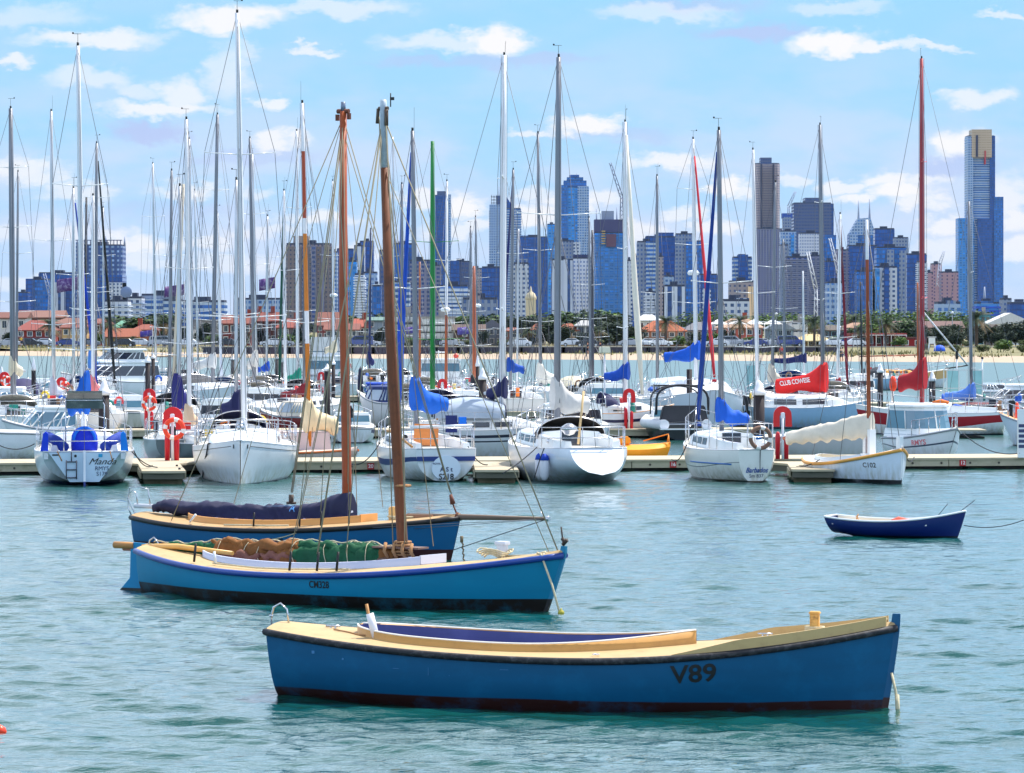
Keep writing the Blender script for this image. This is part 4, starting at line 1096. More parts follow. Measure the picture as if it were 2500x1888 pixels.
# reversed triangular transom panel, rudder, ladder
mb = MB(); tb = Hh.beam(0)
mb.prism([(-tb*.86, zs_-.03), (tb*.86, zs_-.03), (tb*.36, .12), (-tb*.36, .12)], (xs_-.03, 0, 0), (0,1,0), (0,0,1), (.06,0,0)); tp_ = mb.build('transom_panel', mat('pale_blue_gelcoat', (190,212,232), .3, .05, 2), root)
lettering('Manda', .25, (xs_-.04, -.48, .68), (0,-1,0), (0,0,1), INK, tp_, bold=False, shear=.5, off=.01, sx=1.15, name='boat_name')
lettering('RMYS', .16, (xs_-.04, -.48, .49), (0,-1,0), (0,0,1), INKB, tp_, off=.01, bold=False, name='club_letters')
lettering('S179', .16, (xs_-.04, -.48, .34), (0,-1,0), (0,0,1), INKB, tp_, off=.01, bold=False, name='sail_number')
mb = MB(); mb.prism([(-.1, zs_+.04), (-.02, zs_+.04), (.1, .2), (.1,-.3), (-.25,-.3), (-.22, .1)], (xs_-.06, -.03, 0), (1,0,0), (0,0,1), (0,.06,0)); mb.build('rudder', mat('rudder_paint', (224,228,238), .35, .05, 2, rgb2=(16,40,120), split=.14), root)
tubes([[(xs_-.09, .5, .72), (xs_-.09, .5, .2)], [(xs_-.09, .22, .72), (xs_-.09, .22, .2)]]+[[(xs_-.09, .5, z), (xs_-.09, .22, z)] for z in (.24,.46,.68)]+[[(xs_-.09,.36,.95),(xs_-.09,.36,.7)]], .018, mat('dark_steel', (90,92,104), .35, metal=.7), 'boarding_ladder', root)
for s_ in (1, -1):
    mb = MB(); mb.box((xs_+.03, s_*tb*.93, zs_-.12), (.1, .12, .16)); mb.build('stern_fairlead', W_ALU, root)
mb = MB(); mb.box((xs_+.9, 0, zs_+1.48), (.75, .98, .05), ry=.5); mb.box((xs_+.62, 0, zs_+1.33), (.04, 1.04, .28)); mb.build('solar_panel', mat('panel_dark', (62,78,78), .3, .2, 3, stain=((150,160,150), .6, 1.5)), root)
tubes([[(xs_+.6, .52, zs_), (xs_+.6, .52, zs_+1.5)], [(xs_+.6, -.55, zs_), (xs_+.6, -.55, zs_+1.3), (xs_+.65, -.45, zs_+1.45)], [(xs_+.6, .52, zs_+1.42), (xs_+.6, -.5, zs_+1.42)]], .02, STEEL, 'panel_arch', root)
mb = MB(); mb.lathe((xs_+.8, 0, zs_+.02), [(.36,-.2),(.38,.2),(.36,.42),(.28,.58),(.1,.66),(.001,.67)], 18); mb.build('wheel_cover', cmat((0,40,196)), root)
mb = MB(); mb.tube([(xs_+.55, .30*math.cos(a), zs_+.3+.36*math.sin(a)) for a in [PI*k/12 for k in range(13)]], .05, 6); mb.build('cover_trim', cmat((0,110,232)), root)
for s_ in (1, -1):
    mb = MB(); mb.prism([(-.1, .02), (.12, .02), (.12, .5), (.05, .56), (-.02, .5)], (xs_+.1, s_*(tb-.02)-.0, zs_), (0,s_*-1,0), (0,0,1), (.5,0,0)); mb.build('dodger_panel', cmat((0,60,210) if s_ > 0 else (0,130,232)), root)
    mb = MB(); mb.tube([(xs_+.5, s_*.55, zs_+.1), (xs_+.9, s_*.8, zs_+.3), (xs_+1.5, s_*1.0, zs_+.38)], .15, 8); mb.build('sheet_bag', cmat((8,50,150)), root)
mb = MB(); mb.box((xs_-.04, -.44, .85), (.01, .11, .09)); mb.build('registration_sticker', mat('aqua_sticker', (30,150,200), .5), root)
mb = MB(); mb.box((xs_-.04, .8, .87), (.01, .18, .04)); mb.build('vent', BLACK, root)
for (y_, z_) in ((.25, .84), (-.05, .02)):
    mb = MB(); mb.tube([(xs_-.04, y_, z_), (xs_-.01, y_, z_)], .04, 8); mb.build('exhaust_outlet', BLACK, root)
tubes([[(xs_-.02, .75, zs_+.02), (xs_-.04, .62, .7)], [(xs_-.02, -.7, zs_+.02), (xs_-.04, -.78, .68)]], .016, TEAK, 'tackle', root)

root, Hh, mm = yacht('white yacht moored bow-on with sharp stem under the tallest mast', 597, 110.3, (579,32), 272.5, 9.8, 3.1, 1.02, hull=(216,224,232), af=(20,40,70), mt=.55, mast='white', r=.095,
    spr=(.28,.665), sl=1.25, cab=dict(t0=.3,t1=.8,h=.5), sw=.8, rb=.35, rs=-.1, split=.02, jib=None, q=1.8)
mb = MB(); p = Vector((Hh.X(.93), 0, Hh.sheer_z(.93)+.52)); mb.tube([p+Vector((0,-.09,0)), p+Vector((0,.09,0))], .07, 8); mb.lathe(p+Vector((.12,0,-.1)), [(.001,-.1),(.1,-.06),(.12,.03),(.001,.1)], 10); mb.build('anchor', STEEL, root)
for s_ in (1, -1):
    mb = MB(); pts = [Hh.side_at(t, Hh.sheer_z(t)-.13, s_)+Vector((.0, s_*.004, 0)) for t in [.55+.4*k/12 for k in range(13)]]; mb.tube(pts, .008, 4); mb.build('cove_line', BLACK, root)
    p = Hh.side_at(.965, Hh.sheer_z(.965)-.14, s_); mb = MB(); mb.box((p.x, p.y+s_*.01, p.z), (.07, .02, .11)); mb.build('fairlead', BLACK, root)
mb = MB(); p0 = Hh.side_at(.80, Hh.sheer_z(.8), -1)+Vector((0,-.03,.03)); p1 = Hh.side_at(.62, .08, -1)+Vector((0,-.06,0))
mb.tube([p0+Vector((.1,.1,0)), p0, p0+Vector((-.2,-.05,-.3)), p0.lerp(p1,.6)+Vector((0,-.03,0)), p1], .022, 5); mb.build('mooring_line', ROPED, root)

mast2 = yacht('white yacht behind the bow-on yacht, navy canvas round the foot of its slim mast', 577, 124, (577,440), 97, 8.2, 2.7, .95, mt=.55, mast='alloy', r=.07, spr=(.45,), cover=NV, cov=dict(box=(545,950,1012)), detail=0, sl=.8)

root, Hh, mm = yacht('small white yacht lettered S218 with navy stripe, blue sail cover and brown timber companionway', 1017, 112.5, (1007,320), 102.4, 7.6, 2.55, .98, hull=(226,230,236), af=(60,80,70), mt=.58, mast='grey', r=.085,
    spr=(.48,), sl=.95, cover=(0,98,206), cov=dict(box=(1085,918,1008), lump=.05), jib=(0,70,180), stripe=[(.22,.35,(22,48,120))], cab=dict(t0=.36,t1=.8,h=.42), sw=.68, rs=.1, split=.03)
xs_ = Hh.X(0); zs_ = Hh.sheer_z(0); tb = Hh.beam(0)
mb = MB(); mb.prism([(.42*math.cos(a), .34+.36*math.sin(a)) for a in [2*PI*k/18 for k in range(18)]], (xs_+.06, 0, .05), (0,1,0), (0,0,1), (-.1,0,0)); mb.build('name_panel', mat('pale_panel', (214,226,240), .3), root)
lettering('S218', .235, (xs_-.05, 0, .14), (0,-1,0), (0,0,1), INK, root, off=.01, name='sail_number', sx=.95)
lettering('A S t', .18, (xs_-.05, 0, .35), (0,-1,0), (0,0,1), INKB, root, off=.01, bold=True, name='boat_name')
lettering('ROYAL', .07, (xs_-.05, .27, .52), (0,-1,0), (0,0,1), INKB, root, off=.01, name='club_letters')
mb = MB(); yb_ = Hh.pt(0, .28).y; mb.box((xs_-.005, 0, Hh.pt(0,.28).z), (.03, yb_*2, .13)); mb.build('transom_stripe', mat('stripe_22_48_120', (22,48,120), .35), root)
mb = MB(); mb.box((Hh.X(.34)-.05, .08, zs_+.34), (.04, .72, .62), rx=.05); mb.build('timber_door', mat('orange_ply', (214,128,62), .5, .15, 2.5, stretch=(1,1,6)), root)
for k in range(2):
    mb = MB(); mb.tube([(Hh.X(.33)-.1, .72+.22*k, zs_+.28), (Hh.X(.33)-.06, .72+.22*k, zs_+.28)], .075 if k == 0 else .05, 12); mb.build('compass', BLACK, root)
mb = MB(); mb.box((Hh.X(.3), -.62, zs_+.66), (.06, .34, .5)); mb.build('folded_cover', cmat((18,34,96)), root)
mb = MB(); mb.box((Hh.X(.3), -.95, zs_+.72), (.2, .2, .28)); mb.build('gear_bag', cmat((0,110,220)), root)
tubes([[(Hh.X(.1), .9, zs_+.62), (Hh.X(.1), -.95, zs_+.66)]], .035, mat('spar_white', (232,234,240)), 'crutch_spar', root)
mb = MB(); pl = [(k/14.0) for k in range(15)]
mb.tube([(Hh.X(.05+.3*f), Hh.beam(.05+.3*f)-.05, Hh.sheer_z(.2)+.1+.4*math.sin(f*PI*.5)) for f in pl], .035, 6); mb.build('hand_rail', TEAK, root)

root, Hh, mm = yacht('white double-curved hull yacht with grey mast, off-white sail cover and brown spray dodger', 1360, 111.5, (1364,140), 102, 8.8, 3.05, 1.05, hull=(216,224,236), af=(30,60,58), mt=.57, mast=mat('thick_grey_spar', (132,136,146), .45, .15, 2, metal=.3), r=.115,
    spr=(.58,), sl=1.45, cover=(216,212,208), cov=dict(box=(1430,920,1008), lump=.05), cab=dict(t0=.36,t1=.8,h=.5), dodg=(74,66,62), sw=.5, rs=-.75, ks=.28, split=.0, wh=False, rb=.9, radar=None, q=1.9)
xs_ = Hh.X(0); zs_ = Hh.sheer_z(0)
mb = MB(); mb.tube([(xs_-.05-.02*0, .42-.022*k, zs_-.1+.018*math.sin(k*1.9)+.0012*k) for k in range(30)], .009, 4); mb.build('name_script', INKB, root)
mb = MB(); mb.tube([(Hh.X(0)+.9,-.9,zs_+.5),(Hh.X(0)+1.0,-.2,zs_+.2)], .01, 4)
mb = MB(); mb.lathe((Hh.X(.08), .62, zs_+.52), [(.001,-.17),(.14,-.13),(.22,-.02),(.26,.0),(.22,.08),(.08,.17),(.001,.18)], 16); mb.build('barbecue', STEEL, root)
mb = MB(); mb.tube([(Hh.X(.12), .12, zs_+1.6), (Hh.X(.12)-.1, .3, zs_+.1)], .035, 6); mb.build('wooden_pole', mat('pole', (220,186,136), .6), root)
for k in range(2):
    mb = MB(); mb.lathe((0,0,0), [(.001,-.36),(.07,-.33),(.13,-.22),(.14,0),(.13,.22),(.05,.33),(.001,.36)], 14); mb.lathe((0,0,.22), [(.141,0),(.11,.12),(.04,.19)], 14, 1)
    q = root.matrix_basis @ Vector((Hh.X(.12+.07*k), Hh.beam(.12)+.12, .42)); o = mb.build('fender', [mat('white_fender', (222,222,232), .4), cmat((24,70,190))], None, q)
    tag(o, ['white fender with blue top on the off-white covered yacht, nearer the stern', 'white fender with blue top on the off-white covered yacht, farther from the stern'][k], 'fender', 'white and blue fenders')
tubes([arc((Hh.X(.1), 1.3, zs_), (Hh.X(.1), 1.6, .1), -.05), arc((Hh.X(.2), Hh.beam(.2), zs_), (Hh.X(.05), 2.6, .3), .05)], .016, ROPED, 'mooring_line', root)

root, Hh, mm = yacht('small white yacht lettered Barbados with tattered blue sail cover and weathered waterline', 1762, 111, (1755,318), 101.5, 6.9, 2.3, .98, hull=(232,232,228), af=(74,58,40), mt=.56, mast='grey', r=.08,
    spr=(.50,), sl=1.0, cover=(0,88,200), cov=dict(box=(1822,972,1036), lump=.07), jib=(8,56,140), stripe=[(.34,.36,(120,126,130))], sw=.44, rs=.12, split=.06, ns=1.6, cab=dict(t0=.40,t1=.8,h=.5,wf=.62), rb=.6, hgt=.75)
xs_ = Hh.X(0); zs_ = Hh.sheer_z(0)
lettering('Barbados', .20, (xs_, -.02, .36), (0,-1,0), (0,0,1), mat('blue_name', (16,70,150), .5), root, off=.015, shear=.35, name='boat_name', bvh=Hh.bvh, ray=(1,0,0), sx=.85)
lettering('Sm 837', .14, (xs_, -.02, .20), (0,-1,0), (0,0,1), INKB, root, off=.015, bold=False, name='sail_number', bvh=Hh.bvh, ray=(1,0,0))
mb = MB(); pts = [Hh.side_at(t, .52, 1)+Vector((0,.006,0)) for t in [.06+.4*k/12 for k in range(13)]]; mb.tube(pts, .02, 4); mb.build('blue_cove_line', mat('cove_blue', (30,110,190), .4), root)
life_ring(root.matrix_basis @ Vector((xs_+.0, -.12, zs_+.35)), R(101.5), 'weathered brown life ring hanging on the stern rail of the yacht lettered Barbados', .29, .06, [mat('brown_ring', (134,100,84), .8, .2, 4), mat('ring_band', (238,232,228), .5)])
mb = MB(); mb.box((xs_+.12, -.1, zs_+.36), (.02, .17, .12)); mb.build('registration_sticker', mat('blue_sticker', (20,110,190)), root)
tubes([[(xs_, -.12, zs_+.1), (xs_-.03, -.1, .6), (xs_-.03, -.1, .3)]], .012, ROPED, 'stern_rope', root)
mb = MB(); mb.box((Hh.X(.2), .62, zs_+.12), (.5, .04, .22)); mb.build('side_locker', mat('locker_blue', (170,186,206), .5), root)

# ---- classic white boat C102, lying across to the right
hd = R(-65); bx = UX(2202, 106.5); bw = Vector((bx, 106.3, 0)); Lc = 5.2
cc = bw-Vector((math.cos(hd), math.sin(hd), 0))*Lc/2
root = empty('sailing_boat', cc, hd, 'white double-ended wooden boat lettered C102 with timber gunwale and cream sail on its boom', 'sailing boat')
Hc = Hull(Lc, 2.1, (.62, .55, 1.02), tmin=.35, sw=.25, tm=.45, nb=2.6, ns=1.8, draft=.4, ks=-.1, rb=.1, rs=.1, pb=1.5, pm=3, q=2)
Hc.build(hullmat((216,226,240), (8,12,16), .12), root)
Hc.rail(mat('honey_timber', (226,162,74), .5, .15, 5, stretch=(1,5,5)), root, .05, dz=-.05, dy=.01)
coamed(Hc, root, .12, .66, lambda t: Hc.beam(t)-.3, .1, mat('pale_deck', (222,216,210), .6), W_WHITE, mat('cream_lining', (0,0,0)), 'square', .1, .0)
lettering('C102', .19, (Hc.X(.84), -2, .52), (1,0,0), (0,0,1), mat('grey_letters', (84,80,78), .6), root, Hc.bvh, (0,1,0), name='sail_number', sx=.9)
mxl = (UX(2122, 108)-cc.x)/math.cos(hd); mzp = Hc.sheer_z(.72); dm = cc.y+mxl*math.sin(hd)
tpp = loc_of(cc, hd, P(2116, 537, dm))
mm = rig(root, Hc, mxl, mzp-.1, tpp, mat('spar_160_78_44', (158,76,44), .4, .3, 3), .075, (), 0, None, False, None, [(.835, 1, mat('spar_white', (0,0,0)))], None, .009)
mb = MB(); mb.box((mxl-.13, 0, mzp+.35), (.14, .2, .9)); mb.box((mxl+.13, 0, mzp+.35), (.14, .2, .9)); mb.build('tabernacle', W_WHITE, root)
mb = MB(); mb.box((Hc.X(.97), 0, 1.12), (.2, .12, .45)); mb.box((Hc.X(.985), 0, .62), (.1, .06, .9)); mb.build('stem_head', W_WHITE, root)
def pfc(s_): return (.16, .42-.22*s_, .34*(1-.55*s_)+.04*math.sin(s_*40))
sailcover(root, mxl-.1, mzp+.85, 2.5, (222,212,196), 214, prof=pfc, raise_end=-.35, lump=.04, wood=True)
tubes([arc((Hc.X(.45), -Hc.beam(.45), .62), (Hc.X(.2), -Hc.beam(.2)-.3, .38), .06)], .016, ROPED, 'mooring_line', root)
for (x_, z_) in ((.62, .62), (.57, .2)): pass

# ---- pale pink low boat S58 beyond the jetty
hd = R(-8); cc = Vector((UX(775,121), 121, 0))
root = empty('sailing_boat', cc, hd, 'low pinkish-white boat lettered S58 with box-shaped boom tent behind the jetty', 'sailing boat')
Hs = Hull(7.4*.33*1.0+.0+0.2 if False else 2.6, .95, (.36,.34,.46), tmin=.4, sw=.5, tm=.45, draft=.2, ks=0, rb=.3) if False else Hull(6.8, 2.0, (.42,.36,.56), tmin=.4, sw=.4, tm=.45, nb=2.2, draft=.3, ks=0, rb=.9, rs=.6, pm=2.4)
root.location = (UX(760,121.5), 121.5, 0); root.rotation_euler = (0,0,R(-62))
Hs.build(hullmat((214,196,188), (90,70,60), .05), root); Hs.deck(mat('pinkish_deck', (224,200,184), .6), root, camber=.12)
mb = MB(); mb.box((Hs.X(.35), 0, .75), (1.9, 1.5, .62), taper=.96); tn = mb.build('boom_tent', mat('tent_cloth', (206,188,186), .8, .08, 2, bump=.3), root, bevel=.04)
Hs.rail(mat('orange_canvas_edge', (226,120,60), .6), root, .04, .05, .95, dz=.03)
lettering('S58', .2, (Hs.X(.6), -3, .26), (1,0,0), (0,0,1), INK, root, Hs.bvh, (0,1,0), name='sail_number')
tp2 = loc_of(root.location, R(-62), P(738,252,121.5)); mx_ = (UX(735,121.5)-root.location.x)/math.cos(R(-62)); mx_ = max(-1, min(1.5, mx_))
b2 = loc_of(root.location, R(-62), P(735,1060,121.5))
rigm = MB(); rigm.tube([b2-Vector((0,0,.3)), b2.lerp(tp2,.5), tp2], [.09,.085,.055], 8)
pts_ = []
mm = rig(root, Hs, b2.x, b2.z-.4, tp2, mat('honey_spar', (206,122,36), .4, .2, 3), .095, (.36,), .85, None, True, None, [(.30,.395, mat('spar_white',(0,0,0))), (.62,.665, mat('spar_white',(0,0,0))), (.665,.86, mat('spar_168_70_40',(168,70,40),.45,.2,3)), (.86,1.0, mat('spar_white',(0,0,0)))], None, .007)
for o_ in [o_ for o_ in mm.children if o_.name.startswith('spreader')]: pass
bo, cvv, _ = cover_px(root, b2.x, 735, 121.5, -62, (796, 972, 1056), (240,214,172), lump=.05)

# ---- cream-decked yacht behind the jetty, with dodger
root, Hh, mm = yacht('grey-hulled yacht with cream deck, two navy stripes and clear-windowed dodger beyond the jetty', 1226, 126, (1231,135), 4, 8.2*.6+1.6, 2.7, 1.12, hull=(196,200,206), mt=.53, mast='white', r=.115, spr=(.30,.66), sl=1.35,
    cover=NV, cov=dict(box=(1194,918,974)), cab=dict(t0=.2,t1=.75,h=.45), stripe=[(.1,.16,(20,28,52)),(.22,.25,(20,28,52))], deckc=mat('cream_deck_gel', (240,220,180), .6), sw=.8, rb=.4, rails=True)
mb = MB(); rings = []
for i in range(9):
    f = i/8; rings.append([(Hh.X(.18+.36*f), 1.0*math.cos(a), Hh.sheer_z(.3)+.4+(.2+.5*math.sin(PI*(.15+.7*f)))*max(0,math.sin(a))**.6) for a in [PI*k/10 for k in range(11)]])
mb.loft(rings, False); dd = mb.build('spray_dodger', CLEARV, root)
for f in (0, 8): 
    mb = MB(); mb.tube(rings[f], .03, 5); mb.build('dodger_frame', cmat((28,34,60)), dd)
mb = MB(); mb.tube([rings[i][5] for i in range(9)], .03, 5); mb.tube([rings[i][2] for i in range(9)], .02, 5); mb.build('dodger_seam', cmat((28,34,60)), dd)

# ---- yellow covered skiff
hd = R(3); root = empty('covered_skiff', (UX(1556,120.3), 120.3, 0), hd, 'small boat wrapped in a bright yellow-orange cover tied down behind the jetty', 'boat')
Hy = Hull(2.1, 1.3, (.6,.54,.62), tmin=.4, sw=.7, tm=.4, draft=.15, ks=.05, rb=.3, rs=.12, N=20)
Hy.build(mat('yellow_cover', (242,156,12), .6, .12, 2, bump=.4, bscale=3, stain=((214,120,10), .5, 2)), root); Hy.deck(mat('yellow_cover', (0,0,0)), root, camber=.15, name='cover_top')
mb = MB(); mb.box((Hy.X(.3), 0, .82), (.42, .5, .26), taper=.8); mb.build('cover_hump', mat('yellow_cover', (0,0,0)), root, bevel=.05)
tubes([[(Hy.X(.95),0,.7),(Hy.X(.97),0,1.02),(Hy.X(.6),.2,.8)], [(Hy.X(.97),0,1.0),(Hy.X(.98),-.1,.7)], [(Hy.X(.02),-.4,.66),(Hy.X(.2),-.2,.9)]], .02, mat('orange_strap', (240,140,40), .6), 'tie_rope', root)

def near_line(a, b, sag, label):
    mb = MB(); mb.tube(arc(a, b, sag, 12), .016, 5); o = mb.build('mooring_rope', ROPED); tag(o, label, 'rope')
near_line((UX(327,106),106,.95), (UX(372,109.5),109.5,.42), .18, 'dark rope from the Manda yacht stern to the finger beside it')
near_line((UX(322,107),107,.9), (UX(384,108),108,.42), .1, 'second dark rope from the Manda yacht, reaching the finger tip cleat')
near_line((UX(1143,108.5),108.5,1.0), (UX(1190,110),110,.42), .15, 'dark rope from the S218 yacht to the finger pontoon beside it')
near_line((UX(928,109),109,1.1), (UX(838,113.2),113.2,.45), .35, 'long dark rope from the S218 yacht to the near walkway plate 20')
near_line((UX(1676,110),110,1.0), (UX(1640,113.6),113.6,.45), .2, 'dark rope from the Barbados yacht to the near walkway plate 16')
near_line((UX(2208,106.5),106.5,.9), (UX(2232,116.6),116.6,.42), .2, 'pale-knotted dark rope from the C102 bow to the walkway')
near_line((UX(2350,124),124,.95), (UX(2490,117.8),117.8,.5), .25, 'dark rope from the RMYS cabin boat bow to the sign post')
near_line((UX(-40,118),118,1.1), (UX(84,114),114,.9), .3, 'dark rope across the plain white hull at the picture edge')
near_line((UX(600,106.2),106.2,1.1), (UX(700,113.5),113.5,.45), .3, 'dark rope from the bow-on white yacht to the walkway')
# ================================================================== PONTOONS
CONC = mat('pontoon_concrete', (186,174,150), .8, .12, 1.2, stain=((170,152,120), .5, 1.5))
FASC = mat('pontoon_fascia', (184,174,150), .8, .15, 1.5, stain=((120,110,86), .6, 2))
FLOAT = mat('weedy_float', (26,26,24), .8, .5, 3, stain=((70,84,30), .6, 4))
def pontoon(name, pa, pb, width, label, fascia=.2, bolts=True, seg=3.2, cat='pontoon', group='floating walkways of the marina', ztop=.36, plates=()):
    pa, pb = Vector((pa[0], pa[1], 0)), Vector((pb[0], pb[1], 0)); d = pb-pa; L = d.length; hd = math.atan2(d.y, d.x)
    root = empty(name, pa, hd, label, cat, group)
    mb = MB(); mb.box((L/2, width/2, ztop-.03), (L, width+.1, .06)); mb.build('deck', CONC, root)
    mb = MB(); n = int(L/seg)
    for k in range(n): mb.box(((k+.5)*L/n, width/2, ztop-.06-fascia/2), (L/n-.025, width, fascia))
    fa = mb.build('fascia', FASC, root)
    if bolts:
        mb = MB(); k = .35
        while k < L:
            mb.tube([(k, .01, ztop-.06-fascia*.5), (k, -.02, ztop-.06-fascia*.5)], .036, 8); k += .92
        mb.build('bolt_row', mat('rusty_bolt', (70,64,58), .7), fa)
    mb = MB(); n = max(1, int(L/2.6))
    for k in range(n): mb.box(((k+.5)*L/n, width/2, -.1), (L/n*.93, width-.25, .36))
    mb.build('float', FLOAT, root)
    for (x, t_) in plates:
        mb = MB(); mb.box((x, -.012, ztop-.06-fascia*.5), (.20, .02, .19)); pl = mb.build('number_plate', mat('red_plate', (190,36,40), .5), root)
        lettering(t_, .16, (x, -.026, ztop-.06-fascia*.5), (1,0,0), (0,0,1), mat('plate_white', (240,236,236), .5), pl, off=.004)
    return root, L, hd
pa = (UX(-70,113), 113.0); pb_ = (UX(2570,118.2), 118.2)
def along(u): # distance along the main walkway at pixel column u
    x0, y0 = pa; x1, y1 = pb_; dx, dy = x1-x0, y1-y0; k = (u-1250)/F
    s_ = (k*y0-x0)/(dx-k*dy); return s_*math.hypot(dx, dy)
pontoon('main_walkway', pa, pb_, 3.3, 'long pale concrete walkway with red number plates behind the nearest row of yachts', plates=[(along(905), '20'), (along(1643), '16'), (along(2350), '12')])
def finger(u0, d0, u1, w0, label):
    """tapered finger reaching from the main walkway towards the open water; u0,d0 its outer end"""
    base = Vector((UX(u1, 113.6), 113.6+(.0), 0)); tip = Vector((UX(u0, d0), d0, 0)); d = tip-base; L = d.length; hd = math.atan2(d.y, d.x)
    root = empty('finger_pontoon', base, hd, label, 'pontoon', 'finger pontoons of the near walkway')
    w1 = .62
    mb = MB(); mb.prism([(-.3, -w0), (0, -w0), (1.6, -w1), (L, -w1), (L+.08, 0), (L, w1), (1.6, w1), (0, w0), (-.3, w0)], (0,0,.31), (1,0,0), (0,1,0), (0,0,.07)); mb.build('deck', CONC, root, bevel=.01)
    mb = MB(); mb.prism([(-.28, -w0+.04), (0, -w0+.04), (1.6, -w1+.04), (L-.04, -w1+.04), (L-.04, w1-.04), (1.6, w1-.04), (0, w0-.04), (-.28, w0-.04)], (0,0,.14), (1,0,0), (0,1,0), (0,0,.165)); fa = mb.build('fascia', mat('dark_fascia', (92,90,78), .8, .2, 2), root)
    for s_ in (1, -1):
        mb = MB(); mb.box((L*.62, s_*(w1+.01), .22), (L*.55, .04, .17)); mb.build('fender_board', FASC, root)
    mb = MB(); mb.box((L*.5, 0, -.12), (L*.9, w1*1.7, .5)); mb.build('float', mat('float_concrete', (120,108,84), .85, .3, 3, stain=((60,70,30), .7, 3)), root)
    for k in (.5, .85):
        mb = MB(); mb.tube([(L*k, w1*.75, .4), (L*k+.22, w1*.75, .4)], .03, 6); mb.tube([(L*k+.11, w1*.75, .36), (L*k+.11, w1*.75, .42)], .04, 6); mb.build('cleat', BLACK, root)
finger(400, 106.4, 385, 1.3, 'grey finger pontoon between the yacht lettered Manda and the bow-on white yacht')
finger(1213, 107.2, 1205, 1.3, 'grey finger pontoon between the yacht lettered S218 and the off-white covered yacht')
finger(1985, 107.6, 1970, 1.3, 'grey finger pontoon between the yacht lettered Barbados and the boat lettered C102')
def pier(u0, u1, d0, d1, w, label): return pontoon('walkway', (UX(u0,d0), d0), (UX(u1,d1), d1), w, label, bolts=False, seg=4)
pier(-80, 1860, 149, 151, 2.6, 'second concrete walkway, one row behind the near walkway')
pier(2322, 2408, 150, 150, 2.4, 'short walkway length with dark float behind the white cabin boat')
pier(-80, 1960, 181, 183, 2.2, 'third walkway across the marina behind the second one')
pier(1900, 2390, 203, 202, 3.4, 'pale walkway beside the glass shelter and the red-masted yacht')
pier(640, 1480, 222, 224, 2.2, 'fourth walkway in the middle of the marina, partly hidden by boats')
pier(-80, 1250, 262, 266, 2.4, 'outermost walkway with open water beyond, towards the beach')

# ------------------------------------------------------------------ piles
PILEM = mat('tarred_pile', (44,34,38), .75, .3, 3, stain=((80,70,60), .3, 5))
CONEM = mat('white_cone', (232,232,238), .45, .05, 3)
def pile(u, vt, vb, d, w, label, cone=True):
    p = P(u, vb, d); r = w/2/F*d
    root = empty('mooring_pile', (p.x, d, 0), 0, label, 'pile', 'dark mooring piles')
    mb = MB(); mb.tube([(0,0,-.8), (0,0,1), (0,0,p.z)], [r, r, r*.98], 16); mb.build('post', PILEM, root)
    if cone:
        h = (vb-vt)/F*d; mb = MB(); mb.lathe((0,0,p.z), [(r*1.16,-.04),(r*1.18,.08),(r*.95,h*.25),(r*.6,h*.6),(r*.25,h*.92),(.001,h)], 16); mb.build('pile_cap', CONEM, root)
for a in [(254,925,962,117.6,27,'thick dark pile with white cone behind the solar panel of the Manda yacht'),
 (1853,928,962,121.5,28,'thick dark pile with white cone behind the Barbados yacht'),
 (82,873,903,184,11,'slim dark pile with white cone beside the cream sail cover near the edge'),
 (361,866,884,172,13,'dark pile with white cone just behind the smaller ringed stand'),
 (374,862,874,185,9,'thin dark pile with white cone touching the one before it'),
 (799,888,904,154,15,'dark pile with white cone beside the red stand and the red-brown mast'),
 (814,876,889,178,9,'thinner dark pile close behind the pile with cone by the red-brown mast'),
 (1178,898,925,152,18,'dark pile with white cone beside the navy sail cover of the two-striped yacht'),
 (1166,868,893,190,9,'thin dark pile with cone behind the brown mast'),
 (2149,887,908,186,14,'dark pile with rounded white cap and notices near the wooden mast'),
 (2276,905,929,176,16,'dark pile with white cone beside the red mast'),
 (676,868,876,232,7,'thin dark pile with small white cap beside the green furled sail'),
 (568,868,878,232,8,'thin dark pile with white cap behind the tallest white mast'),
 (312,866,873,280,8,'short dark pile far off in the open water'),
 (4,895,925,186,14,'dark pile with white cone at the very edge of the picture')]: pile(*a)
pile(1683, 0, 902, 158, 14, 'plain dark pile without a cap beside the black canopy boat', False)
pile(689, 0, 885, 215, 6, 'plain thin dark pile without a cap near the teal sail', False)
mb = MB(); mb.lathe((0,0,0), [(.17,-.8),(.17,1.2),(.12,1.9),(.001,2.15)], 12)
o = mb.build('mooring_pile', mat('navy_pile', (22,24,60), .6), None, (UX(880,222), 222, 0)); tag(o, 'pointed navy pile beside the royal blue boat cover', 'pile', 'dark mooring piles')
